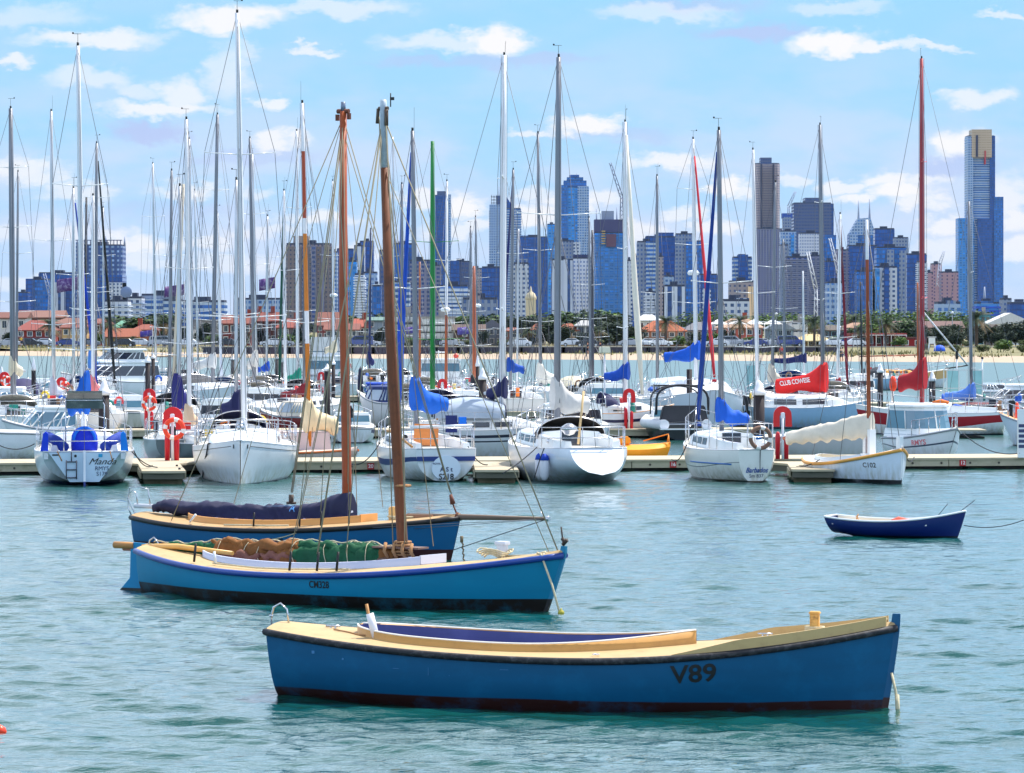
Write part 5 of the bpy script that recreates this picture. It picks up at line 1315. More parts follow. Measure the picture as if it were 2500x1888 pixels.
# ------------------------------------------------------------------ life-ring stands
def stand(u, vt, d, w, label, arch=True, hose=True, zb=.36, vpost=None):
    p = P(u, vt, d); W_ = w/F*d; Hb = W_*1.15
    root = empty('safety_stand', (p.x, d, zb), 0, label, 'safety stand', 'red safety stands along the walkways')
    z1 = p.z-zb
    prof = []
    for k in range(13):
        a = PI*k/12; prof.append((W_/2*math.cos(a), z1-W_/2+W_/2*math.sin(a)))
    prof += [(-W_/2*1.05, z1-Hb), (-W_*.16, z1-Hb), (-W_*.16, z1-Hb*.45), (W_*.16, z1-Hb*.45), (W_*.16, z1-Hb), (W_/2*1.05, z1-Hb)]
    mb = MB(); mb.prism(prof, (0,.03,0), (1,0,0), (0,0,1), (0,.16,0)); mb.build('red_hood', REDM, root, bevel=.01)
    mb = MB(); mb.tube([(0,0,0), (0,0,z1-Hb*.3)], W_*.075, 10); mb.box((0,-.02,z1-Hb*.45), (W_*.22,.08,W_*.3)); mb.build('post', mat('white_post', (232,230,236), .5), root)
    if hose:
        for k, x in enumerate((-W_*.27, W_*.2)):
            h = z1*(.5 if k == 0 else .42); mb = MB(); mb.lathe((x,.08,0), [(W_*.13,0),(W_*.14,h*.9),(W_*.1,h),(.001,h+.04)], 12); mb.build('fire_cylinder', mat('red_cylinder', (206,16,40), .4), root)
    return p
def standring(u, v, d, r, label): 
    p = P(u, v, d); rr_ = r/F*d; return life_ring((p.x, d-.1, p.z), R(90), label, rr_*.8, rr_*.2, lean=0)
stand(421, 994, 115.2, 48, 'large red hooded stand with orange ring beside the bow-on white yacht'); standring(426, 1047, 115.1, 28, 'orange life ring hanging on the nearest red stand, beside the bow-on white yacht')
stand(364, 949, 151, 30, 'red hooded stand with orange ring behind and beside the nearest ring stand'); standring(365, 985, 150.9, 19, 'orange life ring on the second stand, under its red hood, above the grey boat')
stand(1536, 949, 151.5, 30, 'red arch-shaped stand behind the yellow covered boat')
stand(1911, 992, 116.5, 44, 'red arch-shaped stand with red cylinder between the Barbados and C102 boats')
stand(784, 908, 216, 18, 'small red stand beside the dark pile by the red-brown mast')
stand(851, 886, 262, 12, 'smallest red stand, on the outermost walkway')
stand(1080, 925, 184, 24, 'red arch-shaped stand beside the green mast', hose=False)
stand(150, 921, 184, 26, 'red stand with orange ring behind the grey sail cover', hose=False); standring(160, 944, 183.9, 13, 'orange life ring on the stand behind the grey sail cover')
stand(10, 908, 184, 24, 'red stand at the very edge beside the cream sail cover', hose=False); standring(16, 932, 183.9, 14, 'orange life ring at the very edge beside the cream sail cover')
p = P(2180, 937, 203.5); mb = MB(); mb.lathe((0,0,0), [(.001,-.42),(.12,-.38),(.2,-.2),(.19,.15),(.1,.38),(.001,.42)], 14); o = mb.build('rescue_float', ORANGE, None, (p.x, 203.4, p.z)); tag(o, 'upright orange rescue float on a post near the wooden mast', 'float')
mb = MB(); mb.tube([(0,0,0), (0,0,p.z-.36)], .06, 8); o = mb.build('float_post', mat('white_post', (0,0,0)), None, (p.x, 203.7, .36)); tag(o, 'white post carrying the orange rescue float', 'post')

# ================================================================== FURTHER YACHTS
def yy(label, mu, d, mtop, **k):
    k.setdefault('detail', 0); k.setdefault('head', 97)
    return yacht(label, mu, d, mtop, **k)
yy('yacht with tall grey mast and bulky cream sail cover near the edge', 33, 152, (26,265), cover=CR, cov=dict(box=(50,868,918)), r=.13, spr=(.35,.6,.8), mast='grey', L=9.5, B=3.0)
yy('yacht with grey-brown mast close behind the tall mast by the edge', 40, 200, (44,420), spr=(.35,.62), mast='grey', L=9)
yy('yacht with slim mast and hanging pale grey sail cover, left of the Manda yacht', 132, 166, (125,272), cover=(190,194,206), cov=dict(box=(146,922,968)), spr=(.26,.55), r=.095, L=9)
yy('yacht with coral pink sail cover behind the Manda yacht', 227, 156, (227,478), cover=(232,128,128), cov=dict(box=(240,915,962)), spr=(.45,), r=.09, mast='white')
yy('yacht with grey mast and black furled foresail behind the pile of the Manda yacht', 232, 186, (236,350), jib=(24,30,34), head=80, spr=(.4,.78), mast='grey', r=.1)
yy('yacht with black mast among the masts behind the Manda yacht', 207, 214, (211,482), mast=mat('black_spar', (26,24,32), .4), r=.09, vane=False, spr=(.4,))
yy('yacht with pale blue sail cover standing upright behind the Manda yacht', 224, 226, (226,478), cover=(70,130,214), cov=dict(box=(242,856,908)), r=.09, spr=(.5,))
yy('yacht with cobalt blue furled foresail leaning beside the white mast of the Manda yacht', 180, 178, (179,460), jib=(10,60,180), head=78, spr=(.38,.58), r=.085)
yy('yacht with thin mast and short cross spar behind the black furled sail', 253, 235, (252,508), spr=(.72,), r=.075)
yy('yacht with thin mast leaning slightly, over the small cabin boat with canopy frame', 381, 240, (373,400), spr=(.3,.75), r=.095, head=84)
yy('yacht with slim grey mast next to the beige leaning mast', 414, 176, (419,417), spr=(.3,.62), mast='grey', r=.085, hull=(210,200,190))
yy('yacht with navy cover hanging like a bell above the nearest ring stand', 436, 127, (439,455), cover=(40,36,116), cov=dict(box=(452,910,1002)), mast='alloy', r=.085, spr=(.3,), L=7.4, B=2.4, fb=.8, hull=(120,128,132), rails=True)
yy('yacht with beige mast leaning beside the bell-shaped navy cover', 423, 157, (447,450), mast=mat('beige_spar', (200,190,170), .5), r=.105, spr=(), vane=False, jib=None)
yy('dark grey-hulled boat with tall white mast and beige furled sail', 463, 125, (455,292), cover=(222,190,158), cov=dict(box=(476,985,1042)), r=.085, hull=(74,86,92), af=(20,24,28), L=7.0, B=2.3, fb=.72, spr=(.28,.52), mast='white', head=112, cab=dict(t0=.3,t1=.7,h=.4))
yy('yacht with thin mast between the two ringed stands and the light blue hull', 470, 204, (462,340), spr=(.3,.6), r=.08)
yy('yacht with short thin mast left of the light blue hull', 484, 240, (475,465), spr=(.4,), r=.08, head=70)
yy('light blue-hulled yacht moored bow-on with white sail cover and clear dodger', 519, 186, (531,280), hull=(168,196,214), af=(16,24,34), L=10, B=3.3, fb=1.35, head=-62, spr=(.24,.52,.72), mast='grey', r=.11, cover=(214,214,214), cov=dict(box=(476,860,900)), dodg=(196,200,206), cab=dict(t0=.25,t1=.75,h=.5))
yy('yacht with leaning white mast just right of the light blue hull', 541, 205, (530,520), spr=(.3,.75), r=.09, mast='white')
yy('yacht with grey double-spreader mast right of the tallest mast', 621, 186, (610,338), spr=(.25,.5,.7), r=.10, mast='grey', cover=(214,210,206), cov=dict(box=(608,855,902)))
yy('yacht with dark-topped mast touching the grey double-spreader mast', 627, 210, (616,378), spr=(.4,), r=.08)
yy('yacht with thin mast and small split blue cover', 651, 214, (653,528), cover=(0,80,196), cov=dict(box=(630,882,908)), spr=(.35,.75), r=.08)
yy('yacht with dark green furled foresail leaning beside its mast', 697, 192, (693,466), jib=(14,74,62), head=98.5, spr=(.35,.6), r=.09, mast='white')
yy('yacht with white mast and teal crumpled sail behind the maroon boat', 727, 196, (724,320), spr=(.3,.7), r=.095, mast='white', cover=(20,150,124), cov=dict(box=(705,898,932)))
yy('yacht with dark rust sail cover behind the honey-coloured mast', 742, 168, (742,300), cover=(130,22,34), cov=dict(box=(688,934,976)), spr=(), vane=False, r=.06, mast='grey', head=60)
yy('flybridge-side yacht with white mast and rolled cream cover behind the red-brown mast', 815, 236, (812,442), spr=(.3,.62), r=.085, mast='white', radar=.42, cover=CR, cov=dict(box=(795,830,862)))
yy('yacht with navy knot of cover on a thin navy mast near the pointed pile', 902, 246, (905,560), mast=mat('navy_spar', (24,36,86), .4), cover=(26,36,96), cov=dict(box=(910,858,892)), spr=(.3,.62), r=.085, vane=True)
yy('yacht with thin pale mast behind the weathered brown mast', 962, 250, (959,335), spr=(.5,), r=.075, vane=False)
yy('yacht with royal blue furled foresail beside the S218 yacht mast', 982, 182, (981,450), jib=(16,70,190), head=95, spr=(.3,.55), r=.09, mast='grey')
yy('yacht with bright green mast and small green boom', 1056, 164, (1056,345), mast=mat('green_spar', (6,130,52), .4, .08, 2), sprc=mat('green_spar', (0,0,0)), r=.125, spr=(.235,.61), sl=1.3, vane=False, hull=(226,226,228), cover=(40,150,80), cov=dict(box=(1085,958,972)), rigr=.006)
yy('yacht with white mast, varnished below, behind the green mast', 1089, 192, (1091,443), mast='white', segs=[(0,.36,mat('spar_176_84_38', (176,84,38), .4))], spr=(.32,.62), r=.09, radar=.385, head=83)
yy('yacht with thin orange-brown mast beside the green mast', 1025, 205, (1025,640), mast=mat('spar_190_100_50', (190,100,50), .4), r=.07, spr=(.4,), vane=False)
yy('yacht with slim grey mast left of the thick brown mast', 1149, 224, (1149,556), spr=(.45,), mast='grey', r=.085)
yy('yacht with slim grey mast right of the thick brown mast', 1166, 236, (1161,530), spr=(.3,.62), mast='grey', r=.08, radar=.45)
yy('wooden-masted yacht with black canvas beside the pile with white cone', 1158, 196, (1157,650), mast=W_WOOD, cover=(34,34,44), cov=dict(box=(1180,915,955)), r=.12, spr=(.35,), vane=False, head=80)
yy('yacht with dark mast, navy furled foresail and blue cover right of the tallest central mast', 1246, 188, (1253,415), jib=(20,30,104), head=99, cover=(14,74,170), cov=dict(box=(1276,872,910)), spr=(.28,.62), mast='grey', r=.095)
yy('bow-on white yacht with white sail cover and slim mast in the centre', 1320, 192, (1313,325), cover=(232,226,214), cov=dict(box=(1352,884,938)), head=-98, spr=(.26,.54), r=.10, mast='grey', fb=1.1, B=2.7)
yy('teal-green-hulled yacht in the centre behind the slim mast', 1262, 200, (1266,560), hull=(96,140,140), r=.06, spr=(), vane=False, head=100)
yy('yacht with dark grey mast behind the centre white cover', 1442, 204, (1438,532), mast='grey', spr=(.4,.6), r=.08)
yy('yacht with nearly black mast beside the dark grey one', 1447, 214, (1446,562), mast=mat('slate_spar', (70,70,84), .4), spr=(.3,), r=.095, vane=False)
yy('white yacht with timber rail, navy stripe, blue sail cover and white rolled foresail', 1527, 153, (1526,298), head=12, cover=(0,72,180), cov=dict(box=(1480,884,930)), spr=(.27,.55), r=.105, mast='white', L=4.6, B=2.6, fb=1.05, toe=TEAK, stripe=[(.16,.24,(34,40,80))], jib=None, rails=True, split=.02, sw=.6, rb=.5)
mb = MB(); a_ = P(1530, 330, 152); c_ = P(1550, 700, 151.5); b_ = P(1568, 962, 151); mb.tube([b_, b_.lerp(c_,.5), c_, c_.lerp(a_,.5), a_], [.05,.13,.12,.07,.04], 8); o = mb.build('rolled_sail', mat('canvas_232_222_206', (232,222,206), .7, .1, 3), None); tag(o, 'long cream rolled sail slanting down from the masthead of the timber-railed yacht', 'sail')
yy('yacht with grey mast in front of the glass towers, between blue covers', 1605, 194, (1604,430), spr=(.22,.45), mast='grey', r=.095)
yy('large white catamaran-like yacht with big blue bag cover and red furled foresail', 1700, 160, (1692,340), head=-81, jib=(206,44,58), spr=(.35,.58,.8), r=.105, mast='white', L=9, B=4.2, fb=1.5, hull=(198,208,222), cab=dict(t0=.15,t1=.75,h=.9,win=3), radar=.47, cover=(0,88,206), cov=dict(box=(1628,832,882)), rs=.3)
yy('yacht with slim pale mast and rolled foresail behind the Barbados yacht', 1850, 172, (1838,366), spr=(.2,.42), r=.10, mast='white', head=84)
yy('yacht with grey double-line mast and cream furl near the turquoise shelter', 1885, 178, (1893,445), spr=(.34,.6), r=.085, mast='grey', cover=(206,196,180), cov=dict(box=(1900,888,935)))
yy('yacht with bare grey mast in front of the tall office towers', 1916, 236, (1912,585), spr=(.5,), r=.095, mast='grey', vane=False)
yy('yacht with navy cover on its long boom in the open water near the beach', 1963, 262, (1960,662), head=3, cover=(24,30,96), cov=dict(box=(1890,862,887)), spr=(.55,), r=.08, L=5.2, B=2.4, fb=.85, cab=dict(t0=.05,t1=.7,h=.45,win=3), mt=.42, vane=False, mast='white')
yr, yh, ym = yy('white yacht with pale blue hull and red sail cover lettered CLUB COWESE', 2010, 166, (2002,305), head=8, spr=(.36,.715), sl=.9, r=.10, mast='grey', L=5.4, B=2.9, fb=1.0, hull=(146,180,212), mt=.62, sw=.75, rb=.5, cab=dict(t0=.1,t1=.85,h=.62,win=2,wf=.72))
bo, cvr, cmb = cover_px(yr, yh.X(.62), 2010, 166, 8, (1904, 884, 958), (226,30,30), lump=.02)
pcl = loc_of(yr.location, R(8), P(1958, 934, 165)); lettering('CLUB COWESE', .29, pcl, Vector((1,0,.17)), Vector((-.17,0,1)), mat('cover_letters', (240,228,226), .7), bo, BVHTree.FromPolygons([Vector(v) for v in cmb.v], [list(f) for f in cmb.f]), (0,1,0), sx=.62, off=.012, spacing=.92)
yy('yacht with small dark red cover and dark red furled foresail leaning to the wooden mast', 2045, 190, (2051,523), jib=(112,20,44), head=77, spr=(.3,.55), r=.09, mast='white', cover=(140,18,36), cov=dict(box=(2014,922,958)))
yy('yacht with tall dark red mast and red sail cover falling to one side', 2251, 156, (2250,143), mast=mat('crimson_spar', (158,20,36), .35, .1, 2, coat=.4), sprc=mat('red_spreader', (226,80,90), .5), spr=(.305,.70), sl=1.3, r=.115, head=170, L=6.2, B=2.5, stripe=[(.1,.4,(160,24,40))], cover=(176,24,38), cov=dict(box=(2202,872,952)), rb=.5)
yy('small white yacht with light blue sail cover in front of the glass shelter', 2372, 170, (2365,492), head=176, cover=(92,138,226), cov=dict(box=(2314,934,978)), spr=(.16,.64), sprc=W_WHITE, r=.085, mast='grey', L=4.4, B=2.0, fb=.85, stripe=[(.0,.12,(110,30,44))], vane=False, rb=.4, cab=dict(t0=.3,t1=.75,h=.3,m=mat('maroon_paint', (110,34,44), .5)))
yy('pale blue-hulled sloop in open water with thin black mast', 2104, 266, (2101,688), head=176, hull=(150,184,214), L=5.2, B=2.4, fb=.9, mast=mat('black_spar', (0,0,0)), r=.07, spr=(), vane=False, cab=dict(t0=.2,t1=.8,h=.4,win=4))
# timber schooner far out
yr, yh, ym = yy('timber-sided classic yacht with bowsprit moored off the beach behind the red sail cover', 2242, 276, (2240,690), head=4, hull=(214,218,226), L=6.0, B=2.4, fb=1.15, mast=W_WOOD, r=.10, spr=(), vane=False, mt=.62, stripe=[(.0,.34,(226,178,120))], cab=dict(t0=.2,t1=.6,h=.35,win=3,m=mat('honey_timber', (0,0,0))))
tubes([[(yh.X(.95),0,1.4),(yh.X(1)+1.4,0,1.65)]], .05, mat('dark_spar', (70,60,56), .5), 'bowsprit', yr); tubes([[(yh.X(.6),0,2.4),(yh.X(-.1),0,2.3)]], .05, W_WOOD, 'boom', yr)
tubes([[(yh.X(1)+1.35,0,1.65), loc_of(yr.location, R(4), P(2236,740,276))]], .06, mat('pale_stay', (214,214,220), .5), 'forestay', yr)
# ================================================================== MOTOR BOATS
def cruiser(label, u, d, head, L, B, fb, hull=(232,234,240), af=(20,30,50), cabs=(), bands=(), sw=.85, ks=-.05, rb=.8, rs=.05, rails=True, name='motor_boat', cat='motor boat', extra=None, mull=True, deckc=None, pb=1.1, group='motor boats in the marina', y=None):
    hd = R(head); root = empty(name, (UX(u,d), d, 0), hd, label, cat, group)
    Hh = Hull(L, B, (fb*.85, fb*.88, fb*1.3), tmin=.25, sw=sw, tm=.35, nb=2.4, ns=2, draft=.4, ks=ks, rb=rb, rs=rs, pb=pb, pm=2.8, q=1.7, N=22, M=8)
    Hh.build(hullmat(hull, af), root, [(a, b_, mat('stripe_%d_%d_%d' % c_, c_, .35)) for a, b_, c_ in bands])
    Hh.deck(deckc or mat('deck_gelcoat', (0,0,0)), root, camber=.06, dz=-.02)
    Hh.rail(mat('grey_rubber', (150,154,164), .6), root, .035, dz=-.04)
    for c_ in cabs:
        # each: t0,t1,wf,z0,h, front slope, aft slope, glass band (lo,hi), roof overhang
        t0, t1, wf, z0, h, fs_, as_, gb, ov = c_[:9]; m = c_[9] if len(c_) > 9 else W_WHITE; gm = c_[10] if len(c_) > 10 else GLASSB
        zb = fb*.88+z0; x0, x1 = Hh.X(t0), Hh.X(t1); w = B/2*wf
        def ring(f, o=0.0):
            xa = x0+as_*h*f-o; xb = x1-fs_*h*f+o; ww = w*(1-.10*f)+o; z = zb+h*f
            n_ = 5; pts = []
            xf = xb; cr = min(.35*B, .8)
            return [(xa, ww, z), (xf-cr, ww, z), (xf-cr*.3, ww*.86, z), (xf, ww*.5, z), (xf+.06, 0, z), (xf, -ww*.5, z), (xf-cr*.3, -ww*.86, z), (xf-cr, -ww, z), (xa, -ww, z)]
        mb = MB(); fr = [0, gb[0], gb[1], 1.0]
        mb.loft([ring(f) for f in fr], True, 0, True, True, False); cb = mb.build('cabin', m, root)
        mb = MB(); mb.loft([ring(gb[0]+.01, .012), ring(gb[1]-.01, .012)], True, 0, False, False, False); mb.build('windows', gm, cb)
        mb = MB()
        a0, a1 = ring(gb[0], .02), ring(gb[1], .02)
        for k in (range(9) if mull else (0,1,4,7,8)): mb.tube([a0[k], a1[k]], .03 if mull else .022, 5)
        for f in ((.33, .66) if mull else ()):
            for i_, j_ in ((0,1),(7,8)):
                mb.tube([Vector(a0[i_]).lerp(Vector(a0[j_]), f), Vector(a1[i_]).lerp(Vector(a1[j_]), f)], .035, 5)
        mb.build('window_frame', m, cb)
        if ov:
            mb = MB(); r0 = ring(1.0, ov); mb.loft([[(p[0], p[1], p[2]) for p in r0], [(p[0], p[1], p[2]+.07) for p in r0], [(p[0]*.98+x0*.01, p[1]*.8, p[2]+.12) for p in r0]], True, 0, True, True, False); mb.build('roof', m, cb)
    if rails:
        ls = []
        for s_ in (1, -1):
            ls.append([Vector((Hh.X(t), s_*max(.02, Hh.beam(t)-.1), Hh.sheer_z(t)+.5)) for t in (.55,.65,.75,.85,.95,1.0)])
            for t in (.55,.65,.75,.85,.95): ls.append([Vector((Hh.X(t), s_*(Hh.beam(t)-.1), Hh.sheer_z(t))), Vector((Hh.X(t), s_*(Hh.beam(t)-.1), Hh.sheer_z(t)+.5))])
        tubes(ls, .016, STEEL, 'bow_rail', root)
    return root, Hh
# white cabin boat RMYS near the pontoon
root, Hh = cruiser('white cabin boat with wide tinted windows lettered RMYS behind the walkway plate 12', 2268, 126, -66, 3.6, 1.85, .86, cabs=[(.05,.66,.88,.0,.3,.2,.0,(.3,.35),0), (.1,.63,.84,.22,.78,.26,.06,(.08,.86),.09)], bands=[(.28,.32,(70,80,100))], rb=.9, af=(90,100,110), mull=False)
lettering('RMYS', .24, (Hh.X(.66), -2.4, .60), (1,0,.08), (0,0,1), mat('pink_letters', (226,120,130), .6), root, Hh.bvh, (0,1,0), name='club_letters', off=.01)
# tubby left boats
root, Hh = cruiser('white plain-hulled boat rising out of the picture edge behind the walkway', -35, 124, 190, 3.4, 2.8, 1.15, sw=.8, rb=.4, cabs=[], rails=False)
root, Hh = cruiser('white motor boat with sloping grey-green windows near the edge, behind the near walkway', 92, 139, 196, 2.6, 2.3, .8, cabs=[(.02,.75,.8,0,.72,.9,.0,(.12,.86),.04)], rails=True)
root, Hh = cruiser('navy-hulled motor boat with grey sloping cover near the edge', 42, 166, 20, 3.2, 2.4, 1.25, hull=(14,40,92), cabs=[(.1,.7,.8,0,.6,.6,.2,(.3,.8),.03)])
root, Hh = cruiser('sleek white motor yacht with long sloping roof and square dark stern window', 255, 226, 214, 5.8, 3.6, 1.35, cabs=[(.0,.82,.9,0,1.1,1.5,.1,(.3,.85),.08, W_WHITE, GLASSD), (.15,.55,.8,1.1,.75,1.2,.2,(.3,.85),.2, W_WHITE, GLASSD)])
mb = MB(); mb.box((Hh.X(0)-.05, 0, 1.35), (.06, 2.4, 1.2)); mb.build('stern_door', GLASSD, root)
for (u_, d_, c_, hd_, lab) in ((62,196,(40,38,86),90,'small boat under a domed navy canopy beside the slim pile near the edge'), (590,214,(220,210,204),80,'white boat under a pale crumpled canopy left of the maroon boat'), (404,196,(214,206,190),95,'cream-canopied boat behind the two ringed stands'),(1395,206,(196,190,170),92,'grey boat with heaped canvas and cream folds behind the central white cover')):
    root, Hh = cruiser(lab, u_, d_, hd_, 4.6, 2.3, .85, rails=False, cabs=[(.4,.75,.7,0,.5,.5,0,(.3,.8),.0)])
    mb = MB(); rings = []
    for i in range(9):
        f = i/8; k_ = math.sin(PI*(.12+.76*f))**.6; rings.append([(Hh.X(.0+.55*f), 1.05*k_*math.cos(a), .75+1.05*k_*max(0, math.sin(a))**.8) for a in [PI*j/10 for j in range(11)]])
    mb.loft(rings, False); mb.build('canopy', cmat(c_), root)
root, Hh = cruiser('small boat with canopy frame and pale curtains near the beach side of the marina', 392, 268, 95, 4.6, 2.6, .9, hull=(210,206,200), cabs=[(.35,.75,.8,0,.6,.5,0,(.2,.85),.02)])
mb = MB(); mb.box((Hh.X(.25), 0, 2.35), (1.9, 2.4, .06)); mb.build('canopy_top', cmat((96,84,72)), root); tubes([[(Hh.X(t), s_*1.1, .8), (Hh.X(t), s_*1.1, 2.35)] for t in (.06,.44) for s_ in (1,-1)], .02, STEEL, 'canopy_frame', root)
root, Hh = cruiser('large white flybridge cruiser behind the red-brown mast', 800, 246, 92, 8.5, 3.5, 1.6, cabs=[(.05,.7,.85,0,1.1,.7,0,(.3,.8),.12, W_WHITE, GLASSB), (.1,.45,.7,1.15,.7,.6,0,(.4,.9),.0)])
mb = MB(); mb.prism([(-1.2,0),(1.2,0),(1.0,.9),(-1.0,.9)], (Hh.X(.08), 0, 2.9), (0,1,0), (0,0,1), (.05,0,0)); mb.build('windscreen_cover', cmat((226,222,220)), root)
root, Hh = cruiser('white trawler cabin boat with wide wheelhouse windows behind the green mast', 1068, 232, 96, 7.5, 2.7, 1.2, cabs=[(.2,.62,.92,0,1.35,.1,0,(.5,.88),.14), (.6,.85,.6,0,.5,.6,0,(.3,.7),.0)], rb=.5)
tubes([[(Hh.X(.4), 0, 2.4), (Hh.X(.4), 0, 3.0)], [(Hh.X(.4), -.4, 2.9), (Hh.X(.4), .4, 2.9)]], .03, W_WHITE, 'roof_mast', root)
mb = MB(); mb.lathe((Hh.X(.3), -1.0, 2.65), [(.001,-.12),(.14,-.08),(.17,.05),(.001,.2)], 12); mb.build('dan_buoy', ORANGE, root)
# black canopy sport boat
root, Hh = cruiser('black and white sports boat with charcoal canopy and white inflatable tubes', 1638, 150, 101, 4.8, 2.1, .8, hull=(26,28,34), cabs=[(.5,.78,.7,0,.55,.8,0,(.3,.8),0)], rails=False, rb=.5)
mb = MB(); mb.prism([(-1.0,.0),(1.0,.0),(.82,.74),(-.82,.74)], (Hh.X(0)+.1, 0, .62), (0,1,0), (0,0,1), (.3,0,0)); mb.build('cockpit_cover', cmat((60,58,64)), root, bevel=.04)
mb = MB(); mb.tube([(Hh.X(.1), 1.05*math.cos(a), 1.0+1.15*max(0,math.sin(a))**.35) for a in [PI*k/16 for k in range(17)]], .05, 6); mb.tube([(Hh.X(.35), 1.0*math.cos(a), 1.0+1.1*max(0,math.sin(a))**.35) for a in [PI*k/16 for k in range(17)]], .03, 6)
mb.box((Hh.X(.22), 0, 2.13), (.75, 1.9, .05)); mb.build('bimini', cmat((46,46,52)), root)
for s_ in (1, -1):
    mb = MB(); mb.tube([(Hh.X(0)-.1, s_*.85, .62), (Hh.X(.5), s_*1.05, .66), (Hh.X(.85), s_*.6, .8)], [.2,.22,.14], 10); mb.build('inflatable_tube', mat('white_hypalon', (226,226,232), .5), root)
mb = MB(); mb.box((Hh.X(0)-.2, 0, .45), (.2, 2.1, .05)); mb.build('swim_platform', W_WHITE, root)
# two-tone boat with outboard
root, Hh = cruiser('small white boat with navy gunwale stripe and black outboard left of the weathered brown mast', 860, 146, 92, 4.6, 1.75, .72, bands=[(.14,.32,(34,36,84))], cabs=[(.35,.7,.8,0,.5,.6,0,(.3,.8),0)], rails=True, rb=.5)
outboard(root, Hh.X(0)-.18, .1, .95, 1.1)
root, Hh = cruiser('maroon-hulled cabin boat with cream windscreen tent behind the walkway', 690, 162, 172, 2.0, 1.9, .72, hull=(132,34,38), cabs=[(.05,.62,.85,0,.62,.5,-.1,(.25,.9),0, mat('cream_tent', (226,214,198), .7), CLEARV)], rails=False, rb=.15, sw=.9)
root, Hh = cruiser('white sailing cruiser with blue-framed windscreen beside the weathered brown mast', 925, 168, 170, 2.0, 2.3, 1.25, hull=(226,218,220), cabs=[(.15,.8,.8,0,.62,.4,.1,(.15,.9),.02, mat('navy_frame', (30,50,110), .5), CLEARV)], rails=False)
root, Hh = cruiser('boat under royal blue cover beside the pointed navy pile', 925, 214, 178, 1.9, 2.1, .9, hull=(80,140,180), cabs=[(.05,.9,.8,0,.4,.4,0,(.1,.8),.1, mat('cover_blue', (6,70,190), .6), CLEARV)], rails=False)
root, Hh = cruiser('white motor cruiser at the far side whose grey roof leaves the picture', 2478, 176, 178, 4.2, 2.8, 1.05, cabs=[(.1,.8,.85,0,.75,1.2,.3,(.25,.8),.05, W_WHITE, GLASSD)], hull=(206,210,216))
root, Hh = cruiser('white boat with orange crate cut by the picture edge', 2512, 141, 175, 2.2, 2.0, .95, hull=(206,216,230), deckc=mat('orange_deck', (236,176,120), .6), cabs=[], rails=True)
mb = MB(); mb.lathe((Hh.X(.7), 0, 1.3), [(.14,-.4),(.14,-.32),(.05,.3),(.001,.32)], 10); mb.build('traffic_cone', ORANGE, root)
root, Hh = cruiser('small grey cabin boat beside the glass shelter near the picture edge', 2440, 216, 10, 2.6, 2.2, .9, cabs=[(.1,.7,.8,0,.45,.8,.3,(.2,.8),.0, W_WHITE, GLASSD)], hull=(196,200,206))
root, Hh = cruiser('grey-sided work barge behind the Barbados life-ring stand', 1985, 124, 4, 3.6, 2.0, 1.0, hull=(176,178,182), cabs=[], rails=False, pb=2.4, rb=.1)
tubes([[(Hh.X(.08),-.9,.2),(Hh.X(.22),-.95,1.0)]], .03, W_WHITE, 'boarding_pole', root)
root, Hh = cruiser('white runabout with red bands behind the white cabin boat', 2165, 158, 176, 2.2, 1.9, .85, bands=[(.1,.35,(150,30,50))], cabs=[(.1,.6,.7,0,.3,.6,0,(.2,.7),0)], rails=False)
root, Hh = cruiser('white bow-on launch near the open beach side, under the cream rolled canvas', 1005, 214, -80, 5.5, 2.4, 1.0, cabs=[(.2,.6,.8,0,.7,.5,0,(.3,.8),.05)])
for k, (u_, d_, hd_, h_, lab) in enumerate([(305,168,100,(206,200,190),'low cream motor boat between the Manda yacht and the second ring stand'), (560,150,86,(222,222,222),'white boat with tangled gear behind the bow-on yacht'), (1120,170,84,(216,220,232),'white cruiser with round portholes beside the pile by the navy cover'), (1390,146,95,(222,224,228),'white launch on the second walkway behind the brown spray dodger'), (1760,178,96,(208,216,228),'white cruiser with pale grey side left of the pile behind Barbados'), (2085,212,92,(222,222,226),'white launch alongside the pale walkway right of the red cover'), (100,222,92,(226,226,230),'white launch beyond the navy canopy near the edge'), (640,176,88,(220,214,210),'white boat with red trim left of the maroon boat'), (1475,192,96,(220,222,226),'white launch with blue cockpit cloth under the blue sail cover')]):
    root, Hh = cruiser(lab, u_, d_, hd_, 5.5+.3*(k % 3), 2.2+.2*(k % 4), .85+.1*(k % 3), hull=h_, cabs=[(.25,.7,.8,0,.55+.1*(k % 2),.7,0,(.25,.8),.04, W_WHITE, GLASSD if k % 2 else GLASSB)], bands=[(.2,.3,(34,60,130))] if k % 3 == 0 else ([(.1,.2,(190,40,50))] if k % 3 == 1 else []))
# ------------------------------------------------------------------ odd fittings of the marina
def shelter(u0, u1, vt, vb, d, label):
    x0, x1 = UX(u0,d), UX(u1,d); zt = H+(800-vt)/F*d; zb = .36
    root = empty('glass_shelter', ((x0+x1)/2, d, zb), 0, label, 'glass shelter', 'glass shelters on the walkways'); w = x1-x0; h = zt-zb
    fr = MB(); n = max(2, int(w/.5))
    for k in range(n+1):
        for y_ in (0, 1.5): fr.box((-w/2+w*k/n, y_, h/2), (.05,.05,h))
    for y_ in (0, 1.5): fr.box((0, y_, h+.025), (w+.05,.06,.05)); fr.box((0, y_, h*.45), (w,.03,.04))
    for x_ in (-w/2, w/2): fr.box((x_, .75, h+.03), (.05,1.5,.05))
    fr.build('frame', mat('pale_frame', (206,214,216), .5), root)
    for k in range(n):
        if k % 3 == 1: continue
        mb = MB(); mb.box((-w/2+w*(k+.5)/n, 0, h*.5), (w/n-.05,.015,h*.98)); mb.build('glass_pane', mat('aqua_glass', (150,200,204), .08, .2, 2, spec=.9), root)
shelter(2312, 2398, 905, 0, 204, 'aqua glass shelter with pale frame behind the light blue sail cover')
